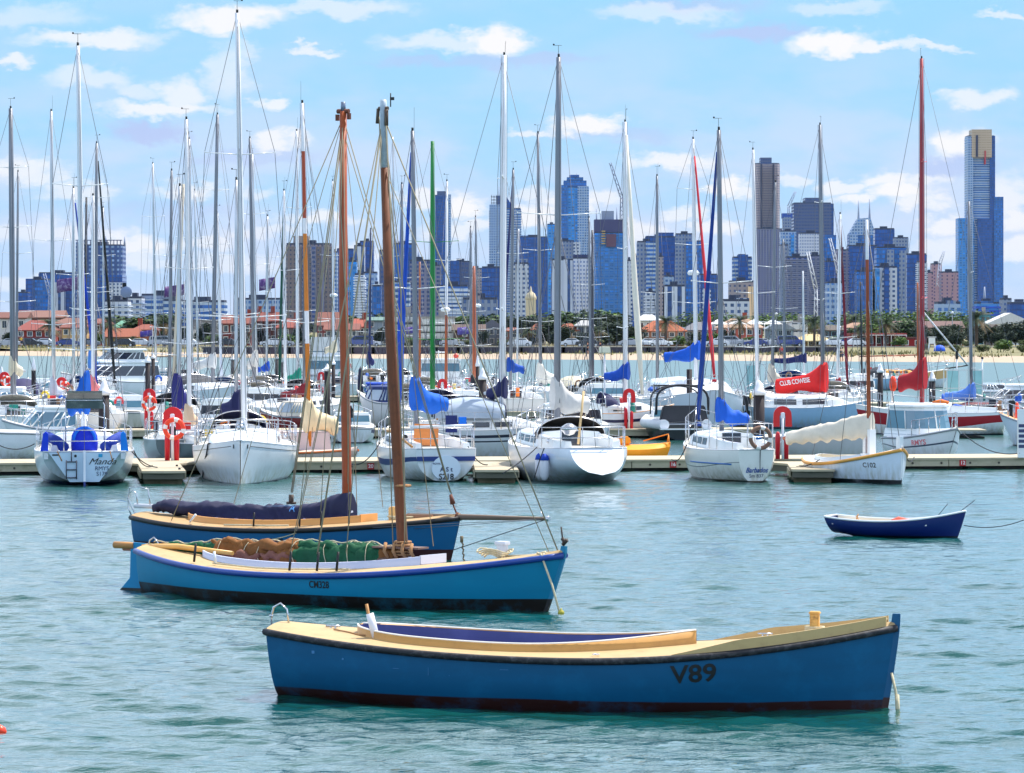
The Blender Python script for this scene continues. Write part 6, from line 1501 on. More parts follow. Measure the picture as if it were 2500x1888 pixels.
shelter(1822, 1880, 892, 0, 224, 'aqua glass gate on the walkway left of the red sail cover')
def pole_box(u, vt, d, label, box=(.3,.3,.2), zb=.36, c=(232,232,236), r=.04, name='lamp_post', cat='lamp post'):
    p = P(u, vt, d); root = empty(name, (p.x, d, zb), 0, label, cat)
    mb = MB(); mb.tube([(0,0,0), (0,0,p.z-zb)], r, 8); mb.build('post', mat('white_post', (0,0,0)), root)
    mb = MB(); mb.box((0,0,p.z-zb+box[2]/2), box, taper=.9); mb.build('head', mat('paint_%d_%d_%d' % c, c, .5), root, bevel=.02)
pole_box(1476, 862, 158, 'cream boxed antenna on a tall thin post, left of the blue sail cover', (.5,.4,.26), c=(222,220,196), name='antenna_post', cat='antenna')
pole_box(2398, 877, 206, 'thin lamp post with dark head at the glass shelter corner', (.14,.14,.12), c=(30,30,34))
pole_box(2336, 877, 230, 'thin lamp post with dark head left of the glass shelter', (.16,.14,.5), c=(30,30,34))
pole_box(1335, 996, 152, 'white service pedestal post behind the brown spray dodger', (.1,.1,.1), r=.05, name='service_post', cat='post')
p = P(2497, 1000, 117.6); mb = MB(); mb.box((0,0,(p.z-.36)/2), (.24,.2,p.z-.36)); root = mb.build('sign_post', W_WHITE, None, (p.x, 117.9, .36)); tag(root, 'white square sign post at the picture edge on the near walkway', 'sign post')
mb = MB()
for k in range(5): mb.box((-.0, -.105, .35+.16*k), (.2,.01,.1))
mb.build('notice_plate', mat('navy_plate', (60,70,110), .5), root)
for (u_, d_, lab) in ((1352,118.6,'grey service pedestal with dark window just behind the brown spray dodger'), (1452,119.5,'pale service pedestal left of the yellow covered boat'), (1015,119.5,'pale service pedestal behind the timber-doored yacht')):
    root = empty('service_pedestal', (UX(u_,d_), d_, .36), 0, lab, 'pedestal', 'service pedestals'); mb = MB(); mb.box((0,0,.55), (.2,.2,1.1), taper=.92); mb.build('body', mat('pedestal_grey', (176,184,200), .5), root, bevel=.015); mb = MB(); mb.box((0,-.11,.8), (.12,.02,.2)); mb.build('meter_window', GLASSD, root)
# flags
def flag(u, v, d, w, h, label, c=(92,58,120), side=-1, ptop=None):
    p = P(u, v, d); root = empty('flagpole', (p.x, d, .36), 0, label, 'flag', 'purple club flags')
    zt = p.z-.36
    mb = MB(); mb.tube([(0,0,0), (0,0,zt+.2)], .03, 6); mb.build('pole', mat('pole_grey', (150,150,160), .5), root)
    mb = MB(); rings = []
    for i in range(13):
        f = i/12; x = side*w*f; y = .16*math.sin(f*7+u)*f; dz = -.25*h*f
        rings.append([(x, y+.008, zt+dz), (x, y+.03*math.sin(f*5), zt-h*.5+dz), (x, y+.008, zt-h+dz*1.1), (x, y-.008, zt-h+dz*1.1), (x, y+.03*math.sin(f*5)-.016, zt-h*.5+dz), (x, y-.008, zt+dz)])
    mb.loft(rings, True, 0, True, True); mb.build('flag', mat('flag_%d_%d_%d' % c, c, .8, .3, 2, stain=((206,190,216), .85, 3.5)), root)
flag(672, 676, 268, 1.15, .8, 'purple flag streaming over the brown apartment slab beside the dark green furled sail')
flag(450, 694, 268, 1.4, .75, 'dark purple flag over the low white apartment blocks')
flag(190, 676, 268, 1.5, .9, 'purple flag in front of the patterned tower')
flag(372, 806, 275, .9, .42, 'small purple banner flag in front of the orange roof', (84,66,150))
flag(1162, 796, 285, 1.4, .55, 'purple pennant with pale marks in front of the white flats', (110,84,170))
flag(1022, 796, 285, 1.0, .5, 'purple pennant half hidden behind the grey mast of the S218 yacht', (110,84,170))
# ================================================================== SHORE
def ground():
    # one sheet of land from the waterline to the horizon; the beach slopes up out of the water
    def shore(x):   # distance of the waterline for a given side position
        t = max(-1.4, min(1.4, x/75.0)); return 522-52*t+9*t*t*(-1 if t > 0 else 1.5)
    mb = MB(); xs = [-9000,-2000,-400,-160]+[-120+6*i for i in range(41)]+[160,400,2000,9000]
    prof = [(-6,-.35),(0,0.0),(7,.2),(20,.48),(27,.6)]
    rings = []
    for x in xs:
        s0 = shore(x); w = 1.0 if x < -20 else 1.0+.35*min(1,(x+20)/60)
        pts = []
        for k, (dy, z) in enumerate(prof):
            pts.append((x, s0+dy*w+1.2*math.sin(x*.11+k), z+.05*math.sin(x*.3+k*2)*(1 if k > 1 else 0)))
        rings.append(pts)
    mb.loft(rings, False, 0)
    sand = mb.build('beach', mat('sand', (176,156,134), .9, .12, .15, stain=((150,130,108), .6, .3)), None); sand['kind'] = 'structure'
    mb = MB(); rings = []
    for x in xs:
        s0 = shore(x); w = 1.0 if x < -20 else 1.0+.35*min(1,(x+20)/60)
        a = rings.append([(x, s0+27*w+1.2*math.sin(x*.11+4), .6+.05*math.sin(x*.3+8)), (x, 620, 1.05), (x, 700, 1.1), (x, 12000, 1.3)])
    mb.loft(rings, False, 0, smooth=False)
    g = mb.build('ground', mat('dry_turf', (128,120,84), .95, .3, .2, stain=((92,108,54), .7, .5)), None); g['kind'] = 'structure'
    mb = MB(); mb.box((0, 646, 1.12), (900, 9, .04)); r_ = mb.build('road', mat('asphalt', (84,84,88), .9, .2, .5), None); r_['kind'] = 'structure'
    mb = MB(); mb.box((0, 638.6, 1.17), (900, 5, .14)); r_ = mb.build('pavement', mat('footpath', (150,146,140), .9, .15, .5), None); r_['kind'] = 'structure'
    return shore
shore = ground()
def gz(x, d):
    w = 1.0 if x < -20 else 1.0+.35*min(1,(x+20)/60); a = d-shore(x)
    if a < 27*w: return max(0, a/(27*w)*.6)
    if d < 620: return .6+.45*(a-27*w)/(620-shore(x)-27*w)
    return 1.06
# low bluestone wall at the back of the sand in the middle stretch
mb = MB()
for i in range(30):
    xa, xb = UX(500,557)+i*3.1, UX(500,557)+(i+1)*3.1; ya, yb = 612, 612
    mb.box(((xa+xb)/2, 557, 1.0), (3.58, .5, 1.0))
o = mb.build('sea_wall', mat('bluestone', (66,62,76), .9, .3, .8), None); tag(o, 'low dark stone wall between the sand and the shore road', 'wall')
DG = 660.0
def hz_(v, d): return H+(800-v)/F*d
def house(u0, u1, vt, d, label, wall, roofc=(186,84,58), vr=None, kind='hip', dep=9, win=4, storeys=2, vb=1.1, chim=(), winc=None, veranda=None, name='house', trim=(226,222,214)):
    """vt: eaves line, vr: ridge line (pixels of the photograph), real size follows from the distance"""
    x0, x1 = UX(u0,d), UX(u1,d); w = x1-x0; ze = hz_(vt,d)-vb; zr = (hz_(vr,d)-vb) if vr else ze+.4
    gr_ = sum(roofc)/3; roofc = tuple(int((.82*c_+.18*gr_)*.86) for c_ in roofc)
    root = empty(name, ((x0+x1)/2, d, vb), 0, label, 'house' if name == 'house' else name.replace('_', ' '), 'buildings along the shore')
    wm = mat('wall_%d_%d_%d' % wall, wall, .85, .12, .4, stain=(tuple(int(c_*.8) for c_ in wall), .4, .7)); rm = mat('roof_%d_%d_%d' % roofc, roofc, .8, .2, 1.2, bump=.4, bscale=6, stretch=(4,1,1))
    mb = MB(); mb.box((0, dep/2, ze/2), (w, dep, ze)); mb.build('wall', wm, root)
    o_ = .45
    mb = MB()
    if kind == 'flat': mb.box((0, dep/2, ze+.15), (w+.3, dep+.3, .3))
    elif kind == 'hip':
        r_ = min(w*.3, dep*.5); a = [(-w/2-o_,-o_,ze),(w/2+o_,-o_,ze),(w/2+o_,dep+o_,ze),(-w/2-o_,dep+o_,ze)]; b = [(-w/2+r_,dep/2,zr),(w/2-r_,dep/2,zr)]
        mb.add(a+b+[(x,y,z-.18) for x,y,z in a], [(0,1,5,4),(1,2,5),(2,3,4,5),(3,0,4),(0,6,7,1),(1,7,8,2),(2,8,9,3),(3,9,6,0),(6,9,8,7)])
    elif kind == 'gable':
        a = [(-w/2-o_,-o_,ze),(w/2+o_,-o_,ze),(w/2+o_,dep+o_,ze),(-w/2-o_,dep+o_,ze)]; mb.add(a+[(0,-o_,zr),(0,dep+o_,zr)]+[(x,y,z-.15) for x,y,z in a], [(0,1,4),(1,2,5,4),(2,3,5),(3,0,4,5),(0,6,7,1),(6,9,8,7),(1,7,8,2),(3,9,6,0)])
    elif kind == 'side':
        mb.add([(-w/2-o_,-o_,ze),(w/2+o_,-o_,ze),(w/2+o_,dep+o_,ze),(-w/2-o_,dep+o_,ze),(-w/2-o_,dep/2,zr),(w/2+o_,dep/2,zr),(-w/2-o_,-o_,ze-.2),(w/2+o_,-o_,ze-.2)], [(0,1,5,4),(2,3,4,5),(1,2,5),(3,0,4),(0,6,7,1)])
    rf = mb.build('roof', rm, root)
    for cx in chim: mb = MB(); mb.box((w*cx, dep*.5, zr+.2), (.8,.8,1.8)); mb.build('chimney', mat('chimney_brick', (150,66,50), .9), rf)
    sh = ze/storeys; gm = GLASSD
    for s_ in range(storeys):
        for k in range(win):
            if (k*7+s_*3+int(u0)) % 11 == 0: continue
            cx = -w/2+w*(k+.5)/win; ww, hh = min(1.5, w/win*.5), sh*.5
            fr = MB()
            zc = sh*(s_+.52)
            fr.box((cx, -.03, zc), (ww+.24, .1, hh+.24)); fo = fr.build('window', mat('trim_%d_%d_%d' % trim, trim, .6), root)
            pn = MB(); pn.box((cx-ww*.26, -.09, zc), (ww*.46, .03, hh)); pn.box((cx+ww*.26, -.09, zc), (ww*.46, .03, hh)); pn.build('pane', gm, fo)
    if veranda:
        mb = MB(); mb.box((0, -1.3, sh*.98), (w*.98, 2.6, .14)); 
        for k in range(win+1): mb.box((-w/2+.2+(w-.4)*k/win, -2.5, sh*.49), (.14,.14,sh*.98))
        mb.build('veranda', mat('trim_%d_%d_%d' % veranda, veranda, .6), root)
    return root
OR = (178,84,50); TC = (142,80,66); BR = (140,58,48); GY = (150,150,156)
house(-20, 62, 776, 700, 'pale house with flat terracotta roof edge at the picture edge', (206,204,206), TC, 762, 'side', win=4)
house(45, 150, 775, 740, 'long house with salmon tile roof behind the edge masts', (120,80,76), (158,104,90), 758, 'side', win=5)
house(40, 128, 806, 680, 'red brick house with tiled gable near the edge', (150,52,40), (170,74,64), 782, 'hip', win=4, veranda=(90,88,110))
house(128, 218, 790, 690, 'house with pink-orange tiled roof and pale upper wall', (180,150,136), (154,100,84), 776, 'hip', win=4, chim=(.3,))
house(152, 206, 800, 672, 'small ochre-walled house beneath the pink-orange roof', (196,160,110), (150,70,50), 792, 'side', win=3)
house(216, 262, 790, 690, 'brick-red house just before the bright orange roof', (156,84,74), (170,90,80), 778, 'hip', win=3)
house(258, 332, 823, 668, 'low yellow-walled house with bright orange tile roof', (216,180,96), OR, 802, 'side', storeys=1, win=4, veranda=(120,84,60))
house(276, 322, 800, 700, 'building with sea-green pitched metal roof', (170,190,176), (104,176,146), 783, 'hip', win=3)
house(326, 378, 805, 690, 'orange-roofed house behind the small purple banner', (150,90,70), (168,78,56), 792, 'hip', win=3, chim=(-.3,))
house(396, 470, 800, 700, 'grey modern house between palm trunks', (146,150,156), (120,120,124), None, 'flat', win=4)
house(470, 545, 784, 720, 'long pale grey house beside the brick terrace', (150,146,146), (140,138,140), None, 'flat', win=4)
house(543, 612, 790, 690, 'brick house with vermilion roof at the start of the brick terrace', (120,52,46), (154,74,58), 770, 'side', win=4, chim=(.4,))
house(610, 676, 784, 700, 'dark brick terrace with red tiled roof and grey bay', (112,72,68), (150,66,54), 762, 'side', win=4, chim=(-.2,.3))
house(676, 738, 800, 690, 'red-roofed terrace with tall chimney beside the white-banded mast', (120,104,104), (170,74,60), 778, 'hip', win=4, chim=(.2,))
house(774, 832, 795, 700, 'tall red brick house with stepped orange roof', (146,62,54), (150,82,68), 762, 'side', win=4, storeys=3)
house(795, 872, 805, 680, 'grey two-storey house with overhanging orange tile roof', (140,142,150), (152,80,64), 790, 'side', win=5)
house(866, 902, 798, 690, 'grey house with orange roof end and dark dormer', (124,124,132), (196,84,62), 778, 'side', win=3, chim=(.1,))
house(900, 948, 782, 690, 'blue-grey three-storey flats with green roof band', (140,152,164), (110,150,140), 774, 'side', win=3, storeys=3)
def flats(u0, u1, vt, d, label, wall, st=4, bays=5, bal=(220,218,214), name='apartment_block', dep=12, vb=1.1, rf=(150,146,142), gm=None):
    x0, x1 = UX(u0,d), UX(u1,d); w = x1-x0; h = hz_(vt,d)-vb
    root = empty(name, ((x0+x1)/2, d, vb), 0, label, 'apartment block', 'buildings along the shore')
    mb = MB(); mb.box((0, dep/2, h/2), (w, dep, h)); mb.build('wall', mat('wall_%d_%d_%d' % wall, wall, .85, .1, .5), root)
    mb = MB(); mb.box((0, dep/2, h+.12), (w+.6, dep+.6, .24)); mb.box((w*.2, dep/2, h+.8), (w*.2, 3, 1.3)); mb.build('roof', mat('roof_%d_%d_%d' % rf, rf, .8), root)
    sh = h/st
    for s_ in range(st):
        mb = MB(); mb.box((0, -.5, sh*s_+.1), (w*.96, 1.1, .16)); mb.box((0, -1.0, sh*s_+.6), (w*.96, .06, .8)); 
        if s_: mb.build('balcony', mat('trim_%d_%d_%d' % bal, bal, .6), root)
        for k in range(bays):
            mb = MB(); mb.box((-w/2+w*(k+.5)/bays, -.02, sh*(s_+.52)), (w/bays*.62, .08, sh*.6)); mb.build('window', gm or GLASSD, root)
    return root
flats(948, 1012, 768, 700, 'pale four-storey flats with balconies behind the blue furled sails', (170,172,170), 4, 4)
flats(1012, 1108, 776, 690, 'white four-storey flats with balconies behind the green mast', (196,194,188), 4, 6)
house(1108, 1180, 806, 680, 'dark brown house with deep awnings beside the white flats', (88,62,58), (110,84,76), 792, 'side', win=4)
house(1176, 1226, 800, 690, 'grey gabled house beside the tallest white central mast', (130,140,152), (120,126,140), 780, 'gable', win=3)
house(1225, 1275, 808, 680, 'low stucco house with small orange roof patches', (170,120,110), OR, 800, 'hip', win=3)
house(1246, 1300, 812, 672, 'white cottage wall with dark doorway among the masts', (190,196,200), (110,104,104), 800, 'gable', win=3, storeys=2)
house(1298, 1332, 805, 700, 'house with orange tile roof behind the central slim mast', (200,190,180), OR, 790, 'hip', win=2)
house(1366, 1410, 806, 690, 'house with orange tile roof right of the thick grey mast', (180,150,120), OR, 790, 'hip', win=3)
house(1408, 1448, 795, 690, 'white arched villa turret between orange roof and palm', (214,214,212), (190,190,192), 782, 'hip', win=2, trim=(60,64,76))
house(1470, 1560, 812, 690, 'grey villa behind the dark round trees', (120,126,140), (130,136,150), 798, 'hip', win=5)
house(1556, 1612, 782, 730, 'white upper-storey pavilion roof above the orange-roofed bungalow', (206,206,206), (234,234,234), 768, 'hip', win=3)
house(1566, 1672, 808, 676, 'bungalow with broad bright orange hipped roof behind a palm', (176,120,90), (204,96,50), 783, 'hip', win=5, storeys=2, veranda=(190,180,170))
house(1672, 1760, 806, 700, 'grey slate-roofed house right of the orange bungalow', (132,134,144), (120,122,134), 786, 'hip', win=4)
house(1756, 1862, 800, 690, 'salmon villa with pale tan hipped roof and white marquee', (198,98,84), (222,176,146), 778, 'hip', win=5, chim=(.12,))
mb = MB(); xm = UX(1815,668)
for k in range(4): mb.add([(xm-6+3.2*k,668-2,5.0),(xm-2.8+3.2*k,668-2,5.0),(xm-2.8+3.2*k,671,5.0),(xm-6+3.2*k,671,5.0),(xm-4.4+3.2*k,668.5,5.9)], [(0,1,4),(1,2,4),(2,3,4),(3,0,4),(0,3,2,1)])
for k in range(5): mb.tube([(xm-6+3.2*k,666,1.1),(xm-6+3.2*k,666,5.0)], .06, 5)
o = mb.build('marquee', mat('white_canvas', (236,236,238), .7), None); tag(o, 'white peaked marquee in front of the salmon villa', 'marquee')
mb = MB(); xm = UX(1830,655); mb.box((xm, 655, 1.7), (9, .1, 1.1))
for k in range(12): mb.box((xm-4.4+.8*k, 654.9, 1.8), (.12,.12,1.4))
o = mb.build('picket_fence', mat('white_fence', (220,222,226), .7), None); tag(o, 'white picket fence under the big palm by the marquee', 'fence')
house(1876, 1936, 803, 680, 'blue-grey gabled modern house with tall glazing', (120,140,156), (150,166,180), 784, 'gable', win=3, trim=(150,170,186))
flats(1930, 1972, 786, 700, 'white modernist block joined to the blue-grey gabled house', (206,210,216), 3, 2)
house(1950, 2026, 832, 668, 'cafe with sandy yellow hipped roof and cream awning beside a palm', (200,160,100), (238,206,140), 816, 'hip', storeys=1, win=4, veranda=(236,220,176))
house(2006, 2066, 806, 680, 'dark timber house with blue glazing', (64,62,70), (104,92,84), 794, 'hip', win=3, trim=(110,150,170))
house(2060, 2150, 800, 720, 'tan-roofed low houses behind the red pavilion', (150,130,116), (190,140,110), 788, 'hip', win=4)
house(2078, 2212, 818, 662, 'long red beach pavilion with white verandah edge', (142,32,34), (160,50,48), None, 'flat', storeys=1, win=7, veranda=(236,230,222), name='beach_pavilion')
house(2190, 2262, 828, 655, 'red-walled pavilion wing beside the dark red mast', (150,34,38), (120,50,50), None, 'flat', storeys=1, win=2, name='beach_pavilion')
house(2190, 2350, 800, 720, 'broad brown-tiled roof behind the trees near the tall red mast', (150,126,120), (128,92,88), 784, 'side', win=6)
house(2312, 2352, 824, 690, 'small blue-glazed gable house with rust wall by the shelter', (150,60,50), (130,160,190), 808, 'gable', win=2)
flats(2394, 2418, 768, 740, 'teal glass-sided block next to the big white hall', (70,140,160), 2, 2)
house(2415, 2520, 790, 720, 'big white hall with pale peaked roof above the trees at the edge', (232,232,232), (236,236,238), 764, 'gable', win=2, storeys=2)
house(2418, 2444, 806, 690, 'small brown-gabled house front below the white hall', (120,110,104), (110,90,80), 792, 'gable', win=1)

# ------------------------------------------------------------------ vegetation
LEAF = [mat('leaf_dark', (38,58,34), .75, .45, 1.5), mat('leaf_mid', (70,98,46), .75, .45, 1.5), mat('leaf_bright', (104,134,54), .75, .4, 1.5), mat('leaf_olive', (92,96,60), .8, .35, 1.5), mat('leaf_blue', (50,66,60), .8, .4, 1.5)]
BARK = mat('bark', (104,86,70), .9, .3, 3)
def tree_proto(seed, w, h, trunk, lm, n=1500, ls=.42, lobes=9, gap=.0):
    rng = random.Random(seed); root = empty('tree')
    mb = MB(); limbs = []
    for k in range(lobes):
        a = rng.uniform(0, 2*PI); rr_ = rng.uniform(.12, .36)*w; z = trunk+(h-trunk)*rng.uniform(.2, .82)
        limbs.append((Vector((rr_*math.cos(a), rr_*math.sin(a)*.9, z)), rng.uniform(.16,.27)*w, rng.uniform(.16,.27)*(h-trunk)))
    limbs.append((Vector((0,0,trunk+(h-trunk)*.62)), .3*w, .36*(h-trunk)))
    mb.tube([(0,0,-.1), (.1,0,trunk*.6), (0,.1,trunk+.3*(h-trunk))], [.05*h*.5, .04*h*.5, .02*h*.5], 7)
    for c_, _, _ in limbs[:6]: mb.tube([(0,.05,trunk*.7), c_*.6+Vector((0,0,trunk*.4)), c_], [.02*h*.5,.015*h*.5,.006*h*.5], 5)
    mb.build('trunk', BARK, root)
    mb = MB()
    for i in range(n):
        c_, rw, rh = limbs[rng.randrange(len(limbs))]
        v = Vector((rng.gauss(0,1), rng.gauss(0,1), rng.gauss(0,1))).normalized()*(rng.random()**.4)
        p = c_+Vector((v.x*rw*1.15, v.y*rw*1.15, v.z*rh*1.15)); s_ = ls*rng.uniform(.5, 1.3)
        q = Matrix.Rotation(rng.uniform(0,6.28), 3, 'Z') @ Matrix.Rotation(rng.uniform(-1.2,1.2), 3, 'X')
        mb.add([p+q@Vector((-s_,0,0)), p+q@Vector((0,-s_*.45,0)), p+q@Vector((s_,0,.1*s_)), p+q@Vector((0,s_*.45,.05*s_))], [(0,1,2,3)], rng.choice([0,0,1]))
    mb.build('crown', [LEAF[lm[0]], LEAF[lm[1]]], root)
    return root
def palm_proto(seed, h, cr, n=46):
    rng = random.Random(seed); root = empty('palm_tree')
    mb = MB(); mb.tube([(0,0,-.1),(0,0,.4),(.05,0,h*.5),(0,0,h-.9),(0,0,h-.2)], [.5,.36,.33,.36,.55], 10); mb.build('trunk', mat('palm_bark', (96,80,66), .95, .3, 4, bump=.6), root)
    mb = MB()
    for k in range(n):
        a = rng.uniform(0, 2*PI); el_ = rng.uniform(-.55, 1.35); L_ = cr*rng.uniform(.8, 1.1); pts = []; 
        for i in range(9):
            f = i/8; r_ = L_*f*math.cos(el_*(1-.3*f)); z = h-.2+L_*f*math.sin(el_)-L_*.55*f*f*(1 if el_ > 0 else .6)
            pts.append(Vector((r_*math.cos(a), r_*math.sin(a), z)))
        sd_ = Vector((-math.sin(a), math.cos(a), 0))
        for i in range(8):
            p, q = pts[i], pts[i+1]; d = (q-p)
            for s_ in (1, -1):
                for m_ in (0, .5):
                    b0 = p.lerp(q, m_); L2 = .5*cr*.36*math.sin(PI*(.12+.8*(i+m_)/8)); tip = b0+sd_*s_*L2+d*.9+Vector((0,0,-.28*L2))
                    mb.add([b0, b0+d*.28, tip], [(0,1,2)], 1 if el_ < -.05 else 0)
    mb.build('crown', [mat('palm_green', (54,74,42), .7, .4, 2), mat('palm_dry', (116,96,66), .8, .3, 2)], root)
    return root
def place(proto, used, u, d, label, cat, grp, s_=1.0, rz=0.0, z=1.0, x=None):
    o = proto if proto not in used else copy_tree(proto)
    used.add(proto)
    o.location = (UX(u,d) if x is None else x, d, z if z > 1.1 else gz(UX(u,d), d)-.03); o.rotation_euler = (0,0,rz); o.scale = (s_,s_,s_)
    return tag(o, label, cat, grp)
used = set()
P1, P2 = palm_proto(1, 6.4, 4.1, 72), palm_proto(2, 6.2, 3.9, 64)
for i, (u, vt, d, lab) in enumerate([(120,775,672,'palm in front of the pink-roofed houses near the edge'),(266,768,676,'palm leaning fronds over the bright orange roof'),(326,818,662,'short bushy palm before the orange-roofed house'),(402,765,676,'palm with tall crown between the two ring stands'),
  (1625,765,655,'big palm in front of the bright orange bungalow roof'),(1806,758,652,'big palm beside the white marquee'),(1988,765,652,'big palm between the white block and the red sail mast'),(2163,768,656,'palm behind the red beach pavilion verandah'),
  (2098,790,664,'smaller palm at the near end of the red pavilion'),(2084,758,745,'distant palm above the roofs left of the wooden mast'),(2384,754,690,'palm in front of the teal glass block'),(1462,790,664,'palm beside the white arched villa'),(1290,795,664,'palm behind the central masts'),(1870,822,656,'low palm right of the marquee')]):
    h_ = hz_(vt, d)-1.0; place([P1,P2][i % 2], used, u, d if d > 700 else 650.5+(i % 3)*.8, lab, 'palm tree', 'palms along the shore', h_/8.6, i*1.3)
T = [tree_proto(11, 9.5, 7.0, .9, (0,4), 2600, .5, 14), tree_proto(12, 11, 6.2, .8, (0,1), 2800, .5, 16), tree_proto(13, 7.5, 8.0, 1.0, (4,0), 2400, .5, 12), tree_proto(14, 8.5, 5.5, .6, (1,2), 2400, .48, 13), tree_proto(15, 6.5, 3.2, .1, (3,1), 1500, .38, 11)]
trees = [(355,772,700,7.0,1,'round dark tree above the orange-roofed houses',1.25),(300,775,730,0,1,'dark tree behind the green roof',1.0),(398,770,730,0,0,'tree behind the palm between the ring stands',1.0),(500,790,690,0,2,'dark slender tree beside the grey house',1.0),
 (440,800,684,0,2,'dark tree among masts left of the tallest mast',.8),(520,815,676,0,3,'olive tree at the foot of the grey house',.7),(740,785,690,0,2,'brown-green tree between the brick houses',.9),(860,772,760,0,1,'tree top above the orange roofs',1.0),
 (930,770,770,0,1,'tree top behind the blue-grey flats',1.0),(1190,770,730,0,1,'bright green tree above the grey gable',1.1),(1145,768,740,0,3,'green tree behind the dark brown house',1.0),(1240,780,700,0,0,'dark tree among the central masts',1.0),(1340,790,690,0,0,'dark tree behind the thick grey mast',.95),
 (1395,765,740,0,1,'dark rounded tree under the white patterned tower',1.3),(1470,758,750,0,3,'bright-edged tree under the building site tower',1.2),(1440,775,720,0,2,'tall dark tree left of the arched villa palm',.9),(1500,790,680,0,0,'dense dark tree behind the white mast of the timber-railed yacht',1.1),(1545,800,672,0,0,'dense dark tree left of the orange bungalow',1.0),(1425,815,668,0,0,'dark shrubby tree under the arched villa',.8),
 (1555,830,662,0,3,'olive tree at the left foot of the orange bungalow',.6),(1655,820,664,0,3,'golden-green tree at the right foot of the orange bungalow',.6),(1740,812,680,0,3,'green tree left of the salmon villa',.8),(1835,835,658,0,3,'yellow-green bushy tree by the picket fence',.75),(1945,835,656,0,4,'olive shrub under the blue-grey gabled house',.8),
 (2038,835,656,0,3,'round green bush in front of the dark timber house',.7),(2250,795,690,0,2,'dark tree beside the tall red mast',1.0),(2290,800,680,0,0,'dark tree behind the red mast and roof',1.0),(2330,808,664,0,2,'dark feathery tree left of the glass shelter',1.0),(2405,795,672,0,2,'tall dark pine-like tree below the teal block',1.2),(2370,800,668,0,0,'dark grey-green tree behind the light blue sail cover mast',1.0),
 (2450,790,664,0,2,'tall dark tree in front of the white hall',1.3),(2495,785,664,0,2,'tall dark tree at the picture edge before the hall',1.4),(2430,815,650,0,0,'dark tree under the brown gable',.9),(2360,835,640,0,4,'grey-green coastal shrub behind the beach',1.1),(2300,835,642,0,4,'grey-brown coastal shrub left of the light blue cover mast',1.1),(2195,845,640,0,3,'green shrub at the end of the red pavilion',.6),(2330,855,560,0,4,'low green shrub at the edge of the sand by the shelter',.7),(2400,858,556,0,4,'rounded yellow-green shrub at the sand edge',.8),(2450,852,556,0,3,'bright green shrub at the sand edge under the tall trees',.7),(2495,858,552,0,4,'grey-green shrub at the sand edge by the picture border',.7),(2255,855,580,0,4,'low green shrub behind the tall red mast foot',.6)]
for i, (u, vt, d, _, k, lab, s_) in enumerate(trees):
    hh = {0:7.0,1:6.2,2:8.0,3:5.5,4:3.2}[k]; sc = (hz_(vt,d)-1.0)/hh*1.03; place(T[k], used, u, d, lab, 'tree' if k != 4 and 'shrub' not in lab and 'bush' not in lab.split() else 'shrub', 'trees and shrubs along the shore', max(.35, sc), i*2.1)
# the green belt of park trees under the towers: individual trees whose crowns merge
rng = random.Random(5)
pl = 0
belts = [(1680,1780,756,780),(1850,1990,762,782),(2060,2400,756,775)]
names_ = ['pale','bright','deep','olive','rounded','ragged','low','broad','tufted','narrow','dense','open']
extra_t = [(1120,785,720,2),(1165,772,760,1),(1210,768,770,3),(1275,776,740,0),(1310,772,750,1),(1355,770,748,1),(1372,800,684,0),(1415,760,760,1),(1455,766,745,0),(1485,770,735,0),(1520,790,690,2),(1480,818,668,0),(1460,830,660,4),(1600,800,700,1),(1700,820,672,0),(1690,845,650,4),(1775,820,670,2),(1350,830,664,2),(1300,825,666,0),(1230,828,662,4),(1180,825,668,2),(1140,830,662,4),(2060,800,700,1),(2120,785,720,3),(2220,782,720,1),(2265,805,672,2),(2315,795,690,0),(2345,812,660,0),(2385,812,655,2),(2420,800,662,0),(2465,812,655,2),(2480,800,668,0),(2440,835,640,4),(2500,830,640,4),(640,800,700,2),(700,815,680,3),(590,812,680,2),(760,818,676,3),(850,822,674,4),(20,815,690,0),(240,812,680,3),(180,818,676,4),(10,778,740,2),(930,800,684,2),(1000,826,672,4),(1080,828,670,4)]
near_ = ['the white flats','the grey gable','the cottage','the arched villa','the orange bungalow','the salmon villa','the red pavilion','the white hall','the brick terrace','the red brick house']
spots = []
for (a, b, vt, d0) in belts:
    u = a
    while u < b: spots.append((u, vt+rng.uniform(-3,6), d0+rng.uniform(0,40))); u += rng.uniform(20,30)
mb = MB()
for i, (u, vt, d) in enumerate(spots):
    x = UX(u, d); h = hz_(vt, d)-1.0; w = 3.4
    mb.tube([(x,d,.9),(x+.2,d,h*.6)], [.3,.12], 5)
    for k in range(620):
        v = Vector((rng.gauss(0,1), rng.gauss(0,1), rng.gauss(0,1))).normalized()*(rng.random()**.35); lo = (k*7) % 5
        p = Vector((x+(lo-2)*.8+v.x*w*.6, d+v.y*w*.6, 1+h*(.62+.1*math.sin(lo*2.1+i))+v.z*h*.3)); s_ = rng.uniform(.2,.5); q = Matrix.Rotation(rng.uniform(0,6.28), 3, 'Z') @ Matrix.Rotation(rng.uniform(-1.2,1.2), 3, 'X')
        mb.add([p+q@Vector((-s_,0,0)), p+q@Vector((0,-s_*.45,0)), p+q@Vector((s_,0,.1*s_)), p+q@Vector((0,s_*.45,.05*s_))], [(0,1,2,3)], rng.choice([0,0,1,2]))
